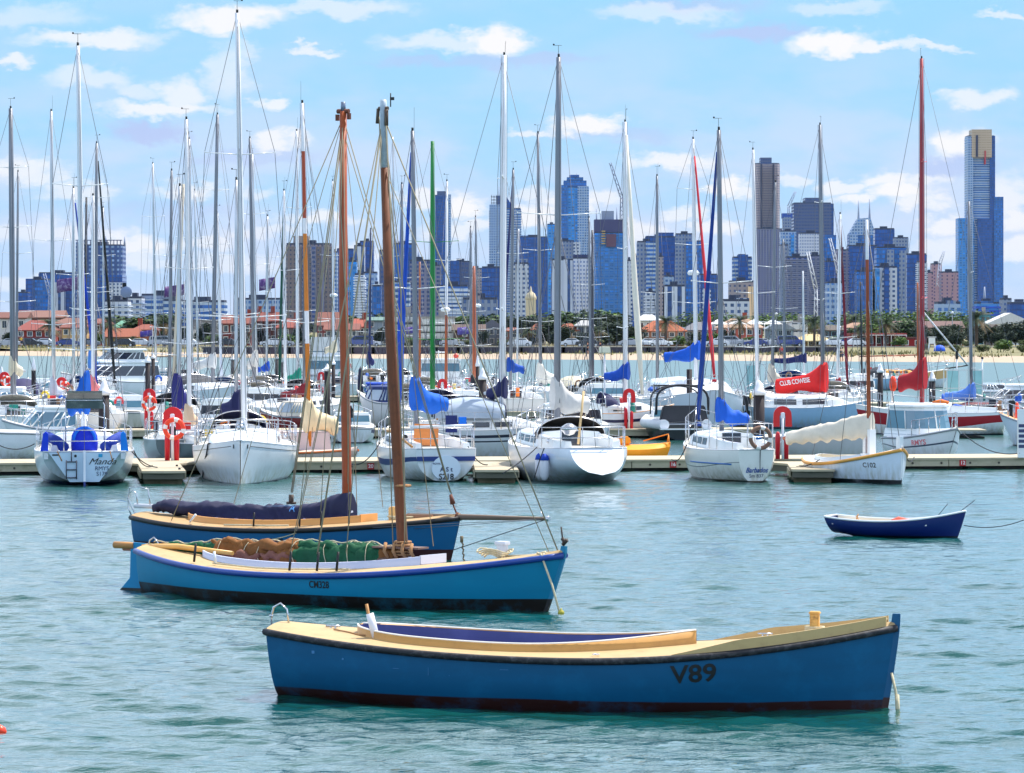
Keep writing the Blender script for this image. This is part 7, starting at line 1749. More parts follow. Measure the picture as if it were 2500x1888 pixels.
def nearest_name(u):
    L_ = [(60,'pink-roofed houses'),(240,'brick-red house'),(590,'vermilion-roofed house'),(640,'dark brick terrace'),(700,'terrace with tall chimney'),(760,'stepped orange roof'),(850,'grey overhanging-roof house'),(930,'blue-grey flats'),(1050,'white balcony flats'),(1140,'dark brown awning house'),(1200,'grey gabled house'),(1240,'low stucco house'),(1300,'cottage among the masts'),(1385,'orange roof by the thick grey mast'),(1430,'arched villa'),(1500,'grey villa'),(1610,'orange bungalow'),(1700,'slate-roofed house'),(1790,'salmon villa'),(2060,'dark timber house'),(2140,'red pavilion'),(2230,'pavilion wing'),(2300,'brown-tiled roof'),(2345,'blue-glazed gable'),(2400,'teal block'),(2470,'white hall'),(2520,'hall corner')]
    return min(L_, key=lambda q: abs(q[0]-u))[1]
mo = mb
cnt_ = {}
for i, (u, vt, d, k) in enumerate(extra_t):
    hh = {0:7.0,1:6.2,2:8.0,3:5.5,4:3.2}[k]; kind_ = ['dense dark tree','spreading green tree','tall bluish tree','bright small tree','low olive shrub'][k]; dep_ = 'behind' if d > 700 else 'beside' if d > 675 else 'in front of'
    lb = '%s %s the %s' % (kind_, dep_, nearest_name(u)); cnt_[lb] = cnt_.get(lb, 0)+1
    if cnt_[lb] > 1: lb += ', paler twin nearer the camera' if False else ', second of two there'
    place(T[k], used, u, d, lb, 'tree' if k != 4 else 'shrub', 'trees and shrubs along the shore', max(.35, (hz_(vt,d)-1.0)/hh), i*1.9)
mb = mo
o = mb.build('park_woods', [LEAF[1], LEAF[2], LEAF[0]], None); tag(o, 'bright green belt of park trees under the office towers', 'woods', None, 'stuff')
mb = MB(); rng = random.Random(8)
for i in range(5200):
    x = rng.uniform(-95, 105); d = shore(x)+rng.uniform(24, 60) if x > -30 else shore(x)+rng.uniform(24,52)
    if rng.random() < .3 and x > 20: d = shore(x)+rng.uniform(30,90)
    nz = mnoise.noise(Vector((x*.08, d*.08, 1)))
    if nz < -.05: continue
    s_ = rng.uniform(.15,.45); p = Vector((x,d,gz(x,d)-.02)); a = rng.uniform(0,6.28); w_ = Vector((math.cos(a),math.sin(a),0))*s_*.5
    mb.add([p-w_, p+w_, p+Vector((rng.uniform(-.2,.2),rng.uniform(-.2,.2),s_*1.3))], [(0,1,2)], rng.choice([0,1]))
o = mb.build('dune_grass', [LEAF[3], mat('dry_grass', (150,140,92), .9, .3, 2)], None); tag(o, 'dry green tussocks along the top of the beach', 'grass', None, 'stuff')
# ------------------------------------------------------------------ parked cars
def car_proto(ln=4.3, hh=1.45, van=False):
    root = empty('parked_car'); w = 1.74
    if van: prof = [(-.5,.35),(-.5,1.25),(-.47,1.5),(.18,1.55),(.32,1.05),(.49,.92),(.5,.35)]
    else: prof = [(-.5,.35),(-.49,.85),(-.38,.95),(-.26,1.36),(.08,1.4),(.25,.98),(.46,.86),(.5,.6),(.5,.35)]
    mb = MB(); rings = []
    for y, k, dz in ((-w/2,.97,0),(-w/2*.97,1,0),(w/2*.97,1,0),(w/2,.97,0)):
        rings.append([(x*ln*k, y if z < 1.0 else y*.82, z*hh/1.45) for x, z in prof])
    mb.loft(rings, True, 0, True, True, False); body = mb.build('body', mat('car_paint_white', (226,228,232), .25, .03, 1, coat=.6), root)
    for s_ in (1, -1):
        mb = MB(); y = s_*w/2*.86
        q = [(-.36,.98),(-.25,1.3),(.06,1.33),(.2,1.0)] if not van else [(-.45,1.0),(-.43,1.4),(.14,1.45),(.26,1.05)]
        mb.prism([(x*ln, z*hh/1.45) for x, z in q], (0, y, 0), (1,0,0), (0,0,1), (0,.06*s_,0)); mb.build('side_window', GLASSD, root)
    for sx in (-.32, .32):
        for s_ in (1, -1):
            mb = MB(); mb.tube([(sx*ln, s_*(w/2-.18), .33), (sx*ln, s_*(w/2+.01), .33)], .33, 14); wh_ = mb.build('wheel', BLACK, root); mb = MB(); mb.tube([(sx*ln, s_*(w/2), .33), (sx*ln, s_*(w/2+.025), .33)], .19, 10); mb.build('rim', STEEL, wh_)
    return root
carA, carB = car_proto(), car_proto(4.6, 1.75, True)
cols = {'white':(228,230,234),'silver':(170,174,182),'blue':(40,60,130),'dark':(34,38,50),'red':(150,34,36),'grey':(110,114,124)}
uc = set()
for i, (u, c_, v_, lab) in enumerate([(20,'silver',0,'silver car near the edge of the shore road'),(75,'dark',0,'dark car near the edge, before the red house'),(105,'white',0,'white car before the veranda of the red brick house'),(168,'blue',0,'blue car below the pink-orange roof'),(214,'grey',0,'grey car beside the Manda yacht mast'),(345,'white',0,'white car below the small purple banner'),(300,'dark',0,'dark car under the bright orange roof'),(398,'silver',1,'silver van under the tall palm between the ring stands'),(455,'white',0,'white car by the grey modern house'),(560,'dark',0,'dark car below the vermilion roof'),(665,'white',0,'white car behind the dark green furled sail'),(688,'silver',0,'silver car right of the dark green furled sail'),(878,'blue',1,'blue van below the grey house with orange roof'),(900,'white',0,'white car beside the blue van'),(1060,'dark',0,'dark car below the white flats'),(1103,'silver',0,'silver car at the corner of the white flats'),(1268,'white',0,'white car among the central masts'),(1400,'white',0,'white car right of the thick grey mast'),(1435,'dark',0,'dark car left of the boxed antenna'),(1540,'silver',0,'silver car between dark trees'),(1578,'white',0,'white car below the orange bungalow'),(1612,'white',0,'second white car below the orange bungalow, next to the palm'),(1750,'white',0,'white car left of the picket fence'),(1784,'silver',1,'silver van just left of the picket fence'),(1845,'blue',0,'blue car right of the picket fence'),(1866,'white',0,'white car before the low palm'),(1893,'silver',0,'silver car below the blue-grey gabled house'),(1930,'blue',1,'blue van left of the big palm'),(2030,'white',0,'white car below the round green bush'),(2072,'blue',0,'blue car at the near end of the red pavilion'),(2085,'white',0,'white car in front of the red pavilion')]):
    o = place(carB if v_ else carA, uc, u, 643+(i % 3)*1.5, lab, 'car', 'cars parked along the shore road', 1.0, 0 if i % 2 else PI, 1.14)
    m_ = mat('car_paint_'+c_, cols[c_], .25, .03, 1, coat=.6)  # each car body is one even paint colour all round
    bd = [c for c in o.children if c.name.startswith('body')][0]; bd.material_slots[0].link = 'OBJECT'; bd.material_slots[0].material = m_
# ------------------------------------------------------------------ people on the sand (small and far away)
def person(x, d, z, top, legs, rz, label, sit=False, arm=.12):
    root = empty('person', (x, d, z), rz, label, 'person', 'people on the beach')
    sk = mat('skin', (196,140,110), .7)
    hip = .5*.9 if not sit else .25
    J = [Vector((0,0,.92)), Vector((0,0,1.18)), Vector((0,0,1.42)), Vector((0,0,1.52)), Vector((0,.02,1.62)), Vector((0,.02,1.74)),
         Vector((.19,0,1.42)), Vector((.25,.02,1.14)), Vector((.26,arm,.9)), Vector((.26,arm+.03,.82)), Vector((-.19,0,1.42)), Vector((-.25,.02,1.14)), Vector((-.26,arm*.4,.9)), Vector((-.26,arm*.4,.82)),
         Vector((.1,0,.86)), Vector((.12,.06,.48)), Vector((.12,-.02,.08)), Vector((.12,.1,.04)), Vector((-.1,0,.86)), Vector((-.11,-.02,.48)), Vector((-.12,-.12,.08)), Vector((-.12,0,.04))]
    E = [(0,1),(1,2),(2,3),(3,4),(4,5),(2,6),(6,7),(7,8),(8,9),(2,10),(10,11),(11,12),(12,13),(0,14),(14,15),(15,16),(16,17),(0,18),(18,19),(19,20),(20,21)]
    Rr = [.14,.12,.13,.055,.09,.07,.06,.045,.035,.04,.06,.045,.035,.04,.09,.06,.04,.04,.09,.06,.04,.04]
    def skin_(name, vs, es, rs, m_, par):
        me = bpy.data.meshes.new(name); me.from_pydata([tuple(v) for v in vs], es, []); me.materials.append(m_)
        o = bpy.data.objects.new(name, me); COL.objects.link(o); o.parent = par
        md = o.modifiers.new('s', 'SKIN'); 
        for i, v in enumerate(me.skin_vertices[0].data if me.skin_vertices else []): v.radius = (rs[i], rs[i])
        o.modifiers.new('d', 'SUBSURF').render_levels = 1
        return o
    def mk(name, idx, m_, grow, par=root):
        mp = {j: i for i, j in enumerate(idx)}; es = [(mp[a], mp[b]) for a, b in E if a in mp and b in mp]
        me = bpy.data.meshes.new(name); bm = bmesh.new(); lay = bm.verts.layers.skin.verify(); vs = [bm.verts.new(J[j]) for j in idx]
        for a, b in es: bm.edges.new((vs[a], vs[b]))
        for v, j in zip(vs, idx): v[lay].radius = (Rr[j]+grow, (Rr[j]+grow)*.8)
        vs[0][lay].use_root = True
        bm.to_mesh(me); bm.free(); me.materials.append(m_)
        o = bpy.data.objects.new(name, me); COL.objects.link(o); o.parent = par
        o.modifiers.new('s', 'SKIN'); sb = o.modifiers.new('d', 'SUBSURF'); sb.levels = 1; sb.render_levels = 1
        return o
    mk('body', list(range(22)), sk, 0)
    mk('shirt', [0,1,2,6,7,10,11], mat('cloth_%d_%d_%d' % top, top, .9), .022)
    mk('shorts', [0,14,15,18,19], mat('cloth_%d_%d_%d' % legs, legs, .9), .02)
    mb = MB(); mb.lathe((0,.01,1.70), [(.001,.1),(.08,.07),(.1,.0),(.07,-.07)], 10); mb.build('hair', mat('hair', (60,44,34), .9), root)
for a in [(UX(1908,510),510,.62,(206,40,40),(60,60,80),.3,'person in red standing on the sand right of the white masts'),
          (UX(2052,492),492,.5,(60,60,70),(40,40,50),1.2,'dark-dressed walker on the sand, one of a pair, nearer the red foresail'),
          (UX(2057,493),493,.5,(200,170,150),(60,70,110),1.4,'light-shirted walker on the sand beside the dark-dressed one'),
          (UX(1435,545),545,.6,(30,34,50),(20,24,40),2.0,'dark-dressed person on the sand left of the grey central mast'),
          (UX(1465,546),546,.6,(60,40,60),(30,30,40),2.6,'person in plum top on the sand beside the boxed antenna'),
          (UX(78,650),636,1.24,(236,190,60),(50,60,90),.1,'person in yellow on the footpath near the edge')]:
    person(a[0], a[1], a[2] if a[1] > 600 else gz(a[0], a[1])-.02, *a[3:5], a[5], a[6])
mb = MB(); mb.lathe((0,0,0), [(.9,0),(.8,.5),(.5,.85),(.001,1.0)], 12); p = P(2294, 860, 566); o = mb.build('beach_tent', mat('blue_tent', (20,90,226), .6), None, (p.x, 566, gz(p.x,566))); tag(o, 'small bright blue beach tent at the sand edge right of the red mast', 'tent')
mb = MB(); mb.box((0,0,1.6), (.9,.9,.9)); [mb.tube([(x_,y_,0),(x_*.8,y_*.8,1.2)], .06, 5) for x_ in (-.5,.5) for y_ in (-.5,.5)]; mb.box((0,0,2.15),(1.2,1.2,.1)); p = P(2275, 860, 566); o = mb.build('lifeguard_tower', W_WHITE, None, (p.x, 566, gz(p.x,566))); tag(o, 'small white lookout stand beside the blue beach tent', 'lookout')
for (u_, vt_, d_, lab) in ((2050,800,652,'white globe street lamp before the dark timber house'),(1380,836,655,'pale street lamp right of the thick grey mast'),(2325,765,700,'tall curved street lamp over the brown tiled roof'),(1895,768,655,'street lamp with white head before the salmon villa')):
    p = P(u_, vt_, d_); root = empty('street_lamp', (p.x, d_, 1.15), 0, lab, 'street lamp', 'street lamps along the shore'); mb = MB(); mb.tube([(0,0,0),(0,0,p.z-1.15)], [.12,.07], 8); mb.build('post', mat('lamp_grey', (130,134,140), .6), root); mb = MB(); mb.lathe((0,0,p.z-1.15), [(.001,-.1),(.25,0),(.25,.2),(.001,.35)], 10); mb.build('lamp_shade', W_WHITE, root)
# ================================================================== THE CITY
def facade(name, wall, glass, fh=3.4, bay=3.2, hw=.55, ww=.62, rough=.35, vert=False, spec=.6, var=.35, metal=0.0):
    """storeys and windows from object position: x/y across, z up (metres)"""
    if name in MATS: return MATS[name]
    m = bpy.data.materials.new(name); m.use_nodes = True; nt = m.node_tree; N, L = nt.nodes, nt.links; b = N['Principled BSDF']
    t = N.new('ShaderNodeTexCoord'); s = N.new('ShaderNodeSeparateXYZ'); L.new(t.outputs['Object'], s.inputs[0])
    def mth(op, a, b_=None, c_=None):
        n = N.new('ShaderNodeMath'); n.operation = op
        for i, x in enumerate((a, b_, c_)):
            if x is None: continue
            if isinstance(x, (int, float)): n.inputs[i].default_value = x
            else: L.new(x, n.inputs[i])
        return n.outputs[0]
    zf = mth('DIVIDE', s.outputs[2], fh); xf = mth('DIVIDE', mth('ADD', s.outputs[0], s.outputs[1]), bay)
    fz, fx = mth('FRACT', zf), mth('FRACT', mth('ADD', xf, 500.0))
    a = mth('LESS_THAN', mth('ABSOLUTE', mth('SUBTRACT', fz, .5)), hw/2); c = mth('LESS_THAN', mth('ABSOLUTE', mth('SUBTRACT', fx, .5)), ww/2)
    win = mth('MULTIPLY', a, c) if not vert else c
    wn_ = N.new('ShaderNodeTexWhiteNoise'); wn_.noise_dimensions = '2D'
    cv_ = N.new('ShaderNodeCombineXYZ'); L.new(mth('FLOOR', xf), cv_.inputs[0]); L.new(mth('FLOOR', zf), cv_.inputs[1]); L.new(cv_.outputs[0], wn_.inputs['Vector'])
    ns = N.new('ShaderNodeTexNoise'); L.new(t.outputs['Object'], ns.inputs['Vector']); ns.inputs['Scale'].default_value = .035; ns.inputs['Detail'].default_value = 3
    def mixc(fac, A, B):
        x = N.new('ShaderNodeMix'); x.data_type = 'RGBA'; ins = {k.identifier: k for k in x.inputs}
        if isinstance(fac, (int, float)): ins['Factor_Float'].default_value = fac
        else: L.new(fac, ins['Factor_Float'])
        for i, q in ((ins['A_Color'], A), (ins['B_Color'], B)):
            if isinstance(q, tuple): i.default_value = (*q, 1)
            else: L.new(q, i)
        return [o for o in x.outputs if o.identifier == 'Result_Color'][0]
    g = s2l(glass); w = s2l(wall)
    gm_ = mixc(wn_.outputs['Value'], tuple(v*(1-var) for v in g), tuple(min(1, v*(1+var)) for v in g))
    wm_ = mixc(ns.outputs['Fac'], tuple(v*.85 for v in w), tuple(min(1, v*1.12) for v in w))
    L.new(mixc(win, wm_, gm_), b.inputs['Base Color'])
    r_ = mth('MULTIPLY_ADD', win, -(.8-rough*.3), .8); L.new(r_, b.inputs['Roughness'])
    b.inputs['Specular IOR Level'].default_value = spec; b.inputs['Metallic'].default_value = metal
    MATS[name] = m; return m
FC = {
 'blue':   facade('f_blue', (52,92,156), (30,104,190), 3.6, 2.4, .7, .8),
 'deep':   facade('f_deep', (36,62,122), (24,76,158), 3.8, 3.0, .8, .86, var=.25),
 'bright': facade('f_bright', (70,134,200), (30,128,216), 3.4, 4.5, .6, .7, var=.5),
 'band':   facade('f_band', (170,186,206), (50,96,170), 3.4, 90, .55, 1.0),
 'white':  facade('f_white', (192,198,212), (60,84,130), 3.2, 3.4, .5, .5),
 'whitev': facade('f_whitev', (196,204,222), (40,70,130), 3.2, 6.0, .6, .45, vert=True),
 'grid':   facade('f_grid', (200,204,220), (110,130,176), 3.0, 2.4, .45, .5, var=.15),
 'resi':   facade('f_resi', (150,140,146), (72,82,120), 3.0, 3.0, .45, .45),
 'resid':  facade('f_resid', (120,120,146), (46,66,126), 3.0, 4.0, .55, .55),
 'brown':  facade('f_brown', (150,132,130), (80,82,112), 3.1, 2.6, .5, .4),
 'grey':   facade('f_grey', (128,140,166), (70,96,150), 3.6, 3.0, .5, .5),
 'pink':   facade('f_pink', (172,136,146), (100,84,120), 3.2, 4.6, .5, .3),
 'pale':   facade('f_pale', (150,172,204), (70,112,176), 3.5, 3.2, .5, .6),
 'pattern':facade('f_pattern', (50,78,136), (126,150,190), 4.2, 5.2, .45, .5, var=.5),
 'office': facade('f_office', (74,86,126), (58,80,136), 4.0, 3.5, .4, .8, var=.15),
 'shaft':  facade('f_shaft', (160,146,154), (120,116,140), 3.5, 1.5, .3, .8, var=.08),
 'gold':   facade('f_gold', (186,164,140), (176,152,128), 3.5, 7, .25, .9, var=.1, spec=.8),
}
DARKR = mat('roof_plant', (52,60,84), .8, .2, .1)
def tower(u0, u1, vt, d, f, label, boxes=(), dep=None, plan=None, bands=None, vb=None, name='tower', mast=(), chamfer=0.0, extra=None, rz=0.0):
    """boxes: (u0,u1,vtop,facade,dy) stacked or attached blocks; bands: floor slabs standing proud"""
    x0, x1 = UX(u0,d), UX(u1,d); w = x1-x0; h = H+(800-vt)/F*d-1.2; dep = dep or max(18, w*.9)
    root = empty(name, ((x0+x1)/2, d, 1.2), rz, label, 'tower' if h > 60 else 'building', 'city buildings')
    c = chamfer*w; pl_ = [(-w/2+c,0),(w/2-c,0),(w/2,c),(w/2,dep-c),(w/2-c,dep),(-w/2+c,dep),(-w/2,dep-c),(-w/2,c)] if c else [(-w/2,0),(w/2,0),(w/2,dep),(-w/2,dep)]
    if plan: pl_ = [(x*w/2, y*dep) for x, y in plan]
    mb = MB(); mb.prism(pl_, (0,0,0), (1,0,0), (0,1,0), (0,0,h)); body = mb.build('shaft', FC[f], root)
    mb = MB(); mb.prism([(x*.97, dep/2+(y-dep/2)*.97) for x, y in pl_], (0,0,h), (1,0,0), (0,1,0), (0,0,1.2)); mb.prism([(-w*.2,dep*.2),(w*.15,dep*.2),(w*.15,dep*.7),(-w*.2,dep*.7)], (0,0,h+1.2), (1,0,0), (0,1,0), (0,0,max(2, w*.06))); mb.build('roof_plant', DARKR, root)
    if bands:
        n, c_, hh = bands; mb = MB()
        for k in range(1, n): 
            z = h*k/n; mb.box((0, dep/2, z), (w+1.6, dep+1.6, hh))
        mb.build('floor_bands', mat('band_%d_%d_%d' % c_, c_, .6), root)
    for b_ in boxes:
        a0, a1, v_, ff, dy = b_[:5]; xa, xb = UX(a0,d)-(x0+x1)/2, UX(a1,d)-(x0+x1)/2; hb = H+(800-v_)/F*d-1.2; zb = (H+(800-b_[5])/F*d-1.2) if len(b_) > 5 else 0
        mb = MB(); mb.box(((xa+xb)/2, dep/2+dy, (hb+zb)/2), (xb-xa, dep*.98 if dy == 0 else dep, hb-zb)); mb.build('block', FC[ff] if ff in FC else ff, root)
    for (um, vm) in mast:
        xm = UX(um,d)-(x0+x1)/2; mb = MB(); mb.tube([(xm, dep/2, h), (xm, dep/2, H+(800-vm)/F*d-1.2)], [1.1,.4], 6); mb.build('mast', mat('spire_grey', (150,160,186), .5), root)
    return root, w, h, dep
BL = 'building'
tower(42,68,716,3300,'deep','low dark blue block at the near edge of the skyline')
tower(64,118,684,3400,'blue','stepped dark blue glass block near the edge', [(64,82,681,'deep',-4)])
tower(94,184,668,3600,'deep','broad dark blue building behind the purple flag', [(120,160,690,'whitev',-6)])
r_, w, h, dep = tower(184,298,600,3500,'pattern','tower with honeycomb-patterned upper half and scaffolding on its roof', [(184,299,672,'deep',-1.2),(186,196,592,'grey',-2),(262,299,690,'white',-2.5,760)], chamfer=.08, mast=[(190,565),(232,580),(253,575),(299,577)])
mb = MB(); 
for k in range(14): mb.box((-w/2+w*(k+.5)/14, 1, h+2.5), (.8,.8,5))
mb.box((0,1,h+5), (w,.8,.8)); mb.build('roof_scaffold', mat('scaffold', (90,96,130), .7), r_)
tower(256,312,737,2000,'white','white low-rise flats with blue balconies, left of the dish', bands=(7,(190,200,214),.6)); tower(310,346,729,2100,'white','white-blue low-rise flats right of the dish', bands=(7,(150,170,200),.6))
tower(344,440,722,2300,'grey','grey-blue low wide block with long window bands', [(350,400,731,'band',-3)]); tower(398,440,735,2100,'band','teal-banded low block behind the dark purple flag'); tower(440,548,738,2200,'band','long banded low block left of the tallest mast', [(450,500,733,'grey',2)])
tower(572,686,732,2400,'pale','pale low block with grey roof band left of the brown slab', [(600,650,728,'grey',1)])
p = P(311, 716, 2080); root = empty('satellite_dish', (p.x, 2080, p.z-4), 0, 'large satellite dish on the roof of the white-blue flats', 'satellite dish'); mb = MB(); rings = [[(r_*math.cos(a)-r_*.2, -1+r_*r_*.08, 4.5+r_*math.sin(a)) for a in [2*PI*k/14 for k in range(14)]] for r_ in (.05,.8,1.6,2.4,3.2)]; mb.loft(rings, True, 0); mb.build('dish', mat('dish_grey', (110,130,170), .6), root); mb = MB(); mb.tube([(0,0,-8),(0,0,4)], .5, 8); mb.build('stand', DARKR, root)
tower(698,808,598,2500,'brown','brown-grey residential slab tower with roof box', [(698,716,601,'resi',2),(716,752,576,mat('slab_brown', (156,140,136), .8),2,600),(760,772,600,'resid',-1.5),(738,748,604,'resid',-1.5),(785,792,604,'resid',-1.5)], bands=(40,(136,126,130),.35))
tower(806,823,617,3300,'pale','slim pale blue tower touching the brown slab')
tower(822,863,610,3400,'deep','dark blue tower right of the red-brown mast', [(824,846,606,'office',2)]); tower(834,872,652,2600,'white','white-banded flats below the dark blue tower', bands=(26,(210,216,228),.7))
tower(864,890,602,3300,'whitev','white-faced tower with vertical windows'); tower(878,912,591,3400,'deep','blue tower with stepped top behind the white-faced one', [(885,908,589,'office',0)])
tower(848,870,640,2500,'bright','small bright blue glass tower among white flats'); tower(866,888,672,2300,'white','white apartment stack with many balconies', bands=(22,(214,220,232),.7)); tower(884,920,668,2350,'pale','pale blue flats beside the white apartment stack'); tower(908,930,700,2300,'blue','low blue flats with rooftop hut')
tower(926,952,613,3200,'office','purple-grey tower left of the weathered brown mast'); tower(960,1010,597,3300,'blue','blue tower with notched top behind the furled blue sails', [(985,1008,606,'deep',-2)], mast=[(966,583),(972,586)])
tower(958,1000,690,2300,'band','blue and white banded flats behind the blue furled foresails'); tower(1000,1050,638,2700,'resid','brown-capped residential tower left of the green mast', [(1012,1030,634,mat('rust_cap', (150,110,90), .8),1)], mast=[(1021,612)])
tower(1060,1100,478,5200,'deep','slim dark navy tower with a stepped top behind the green mast', [(1067,1088,467,'office',0),(1060,1064,481,'blue',-2),(1094,1101,475,'pale',-2)])
tower(1098,1152,640,3500,'office','broad navy block right of the green mast', [(1098,1122,637,'deep',-2)]); tower(1074,1142,700,2400,'band','blue and white striped office building behind the green mast', bands=(12,(206,214,230),1.2)); tower(1050,1076,650,2800,'resid','dark residential block between green mast and rust cap')
tower(1145,1180,657,3800,'resi','pale brick block behind the thick brown mast')
tower(1128,1215,732,1900,'grey','old grey mansion building with dormered roof', [(1150,1172,722,'resi',0),(1180,1210,727,'grey',1)], name='mansion')
p = P(1296, 738, 1500); root = empty('clock_turret', (p.x, 1500, 0), 0, 'cream domed turret peeping over the trees in the centre', 'turret'); mb = MB(); mb.box((0,0,p.z-6), (4,4,14)); mb.build('shaft', mat('cream_stone', (206,190,160), .8), root); mb = MB(); mb.lathe((0,0,p.z+1), [(2.3,0),(2.2,1),(1.6,2.4),(.5,3.2),(.4,4.2),(.001,5.5)], 14); mb.build('dome', mat('cream_stone', (0,0,0)), root)
# spiky tower
r_, w, h, dep = tower(1195,1272,510,5200,'band','tall tower with open lattice crown and pointed spire', [(1195,1222,500,'pale',-3),(1212,1228,478,'office',-2),(1262,1270,512,'deep',2)], mast=[(1218,455)], bands=(48,(150,170,200),.8))
x_ = lambda u: UX(u,5200)-UX((1195+1272)/2,5200); z_ = lambda v: H+(800-v)/F*5200-1.2
mb = MB(); mb.prism([(x_(1222),z_(512)),(x_(1226),z_(470)),(x_(1240),z_(486)),(x_(1256),z_(512))], (0,2,0), (1,0,0), (0,0,1), (0,30,0)); mb.build('sail_crown', FC['deep'], r_)
mb = MB()
for k in range(5): mb.box((x_(1206), 0, z_(511-7.5*k)), (UX(14,5200)-UX(0,5200), 2, 1.6))
for u_ in (1200, 1206, 1212): mb.box((x_(u_), 0, z_(494)), (1.4, 2, z_(476)-z_(512)))
mb.build('crown_lattice', mat('lattice_white', (196,206,222), .6), r_)
tower(1176,1222,654,3200,'deep','dark blue cube block below the spiky tower'); tower(1254,1291,645,2600,'white','slender white flats with side scaffold below the spiky tower', [(1258,1288,632,'grey',2)])
tower(1268,1337,580,4300,'deep','broad dark blue glass tower with sloping white cap', [(1268,1290,575,'pale',2)]); mb = MB()
tower(1336,1358,549,4600,'bright','slim cyan glass tower left of the thick grey mast')
r_, w, h, dep = tower(1368,1438,458,5000,'bright','tall sky-blue glass tower with chamfered crown', [(1368,1385,452,'blue',-3),(1410,1437,455,'pale',-3),(1376,1432,441,'blue',0,456),(1384,1424,433,'blue',0,442),(1390,1414,427,'deep',0,434)], chamfer=.2, mast=[(1392,420),(1408,421)])
tower(1360,1402,590,3600,'grey','grey block in front of the sky-blue tower', [(1400,1417,591,'white',-3)]); tower(1346,1400,636,2800,'whitev','white tower with vertical strips behind the thick grey mast', [(1376,1392,634,'whitev',-2)]); tower(1400,1444,632,2850,'grid','white tower with finely perforated facade', [(1400,1440,622,mat('navy_cap', (46,52,96), .7),3,633)])
r_, w, h, dep = tower(1452,1522,570,3400,'bright','unfinished blue glass tower with purple concrete top and roof core', [(1451,1520,536,mat('raw_concrete', (70,70,112), .8),1,571),(1470,1499,515,mat('core_grey', (140,150,176), .8),4,537),(1480,1504,572,mat('rust_screen', (100,70,90), .8),-2.5,603)], bands=(60,(84,140,200),.4), mast=[(1457,510),(1507,505)])
mb = MB()
for k in range(6): mb.box((UX(1473,3400)-UX(1487,3400), -2, H+(800-565-6*k)/F*3400-1.2), (3.4,2,1.0))
mb.build('loading_platforms', mat('scaffold_yellow', (190,160,100), .7), r_)
tower(1530,1544,638,2900,'white','narrow white-windowed tower between two glass towers'); tower(1542,1560,628,3300,'deep','dark narrow tower edge behind the cream rolled sail')
tower(1556,1604,592,3100,'grey','residential tower with slate sides and curved balconies', [(1577,1601,590,'band',-2)]); tower(1576,1655,580,3700,'deep','broad blue glass tower with terraced roofline', [(1578,1610,576,'blue',1),(1608,1645,568,'deep',2)])
tower(1650,1695,573,3500,'grey','concrete-sided office tower with blue strip', [(1675,1714,590,'blue',-3),(1652,1668,572,'grey',2)]); tower(1608,1620,628,2900,'resi','plain grey tower sliver behind the grey mast'); tower(1622,1672,700,2300,'whitev','low white building with tall blue window strips', [(1622,1672,698,mat('navy_cap', (0,0,0)),1)]); tower(1577,1602,716,2400,'white','low white balcony flats under the curved-balcony tower', bands=(14,(206,214,230),.6)); tower(1620,1645,676,3000,'pale','small pale block between the towers')
tower(1710,1752,672,3000,'deep','dark blue block behind the Barbados yacht mast', [(1715,1735,705,'white',-3)]); tower(1660,1716,590,3900,'blue','further blue glass tower behind the red furled sail')
# right-hand group
tower(1790,1836,630,3100,'band','banded residential tower with dark middle strip', [(1802,1826,622,'deep',-2)]); tower(1782,1842,690,2300,'resi','cream and purple apartment steps beside the grey mast', [(1826,1840,700,mat('cream_flat', (236,200,160), .8),-2)]); tower(1762,1830,736,1900,'white','low white flats at the tree line', [(1795,1830,728,'white',2)])
r_, w, h, dep = tower(1844,1905,400,5400,'shaft','very tall rounded brown-grey tower with small roof box', [(1857,1884,385,'office',0,401),(1856,1859,402,mat('dark_slot', (50,52,80), .7),-14),(1886,1889,402,mat('dark_slot', (0,0,0)),-14)], plan=[(-1,.3),(-.8,.08),(-.4,0),(0,.02),(.4,0),(.8,.08),(1,.3),(1,.8),(.6,1),(-.6,1),(-1,.8)])
tower(1844,1912,560,5350,'resid','darker lower storeys ring the very tall rounded tower')
tower(1906,1944,566,3900,'pale','pale blue tower with brighter glass strip', [(1930,1938,572,'bright',-2)]); r_, w, h, dep = tower(1912,1932,530,4400,'grey','slim building-site tower with blue skirt and crane', [(1910,1935,521,mat('blue_skirt', (40,80,170), .7),0,533)])
tower(1938,2030,497,4700,'office','broad dark office tower with raised centre', [(1966,2008,483,'office',1),(2000,2036,497,'deep',4)], vb=None); tower(1953,2010,571,3600,'grid','white grid-framed building before the broad dark tower', [(2006,2042,574,'blue',2)])
tower(1920,1972,630,2700,'resid','tall purple-grey flats with rows of white balconies', bands=(40,(130,136,166),.5)); tower(1972,2012,626,2750,'resid','second purple-grey flats tower with white balconies, beside the white crane', bands=(40,(130,136,166),.5)); tower(2012,2040,640,3100,'deep','dark blue tower right of the broad office tower'); tower(2040,2072,612,3300,'resid','pinkish-blue flats behind the dark red foresail', bands=(36,(120,110,150),.4)); tower(2020,2060,692,2300,'pale','pale blue low flats behind the white mast'); tower(1905,1925,600,3600,'grey','grey-blue slab right of the very tall tower')
r_, w, h, dep = tower(2073,2136,574,4300,'blue','glass tower with pyramid roof and twin masts', [(2074,2094,574,'pale',-2)])
x_ = lambda u: UX(u,4300)-UX((2073+2136)/2,4300); z_ = lambda v: H+(800-v)/F*4300-1.2
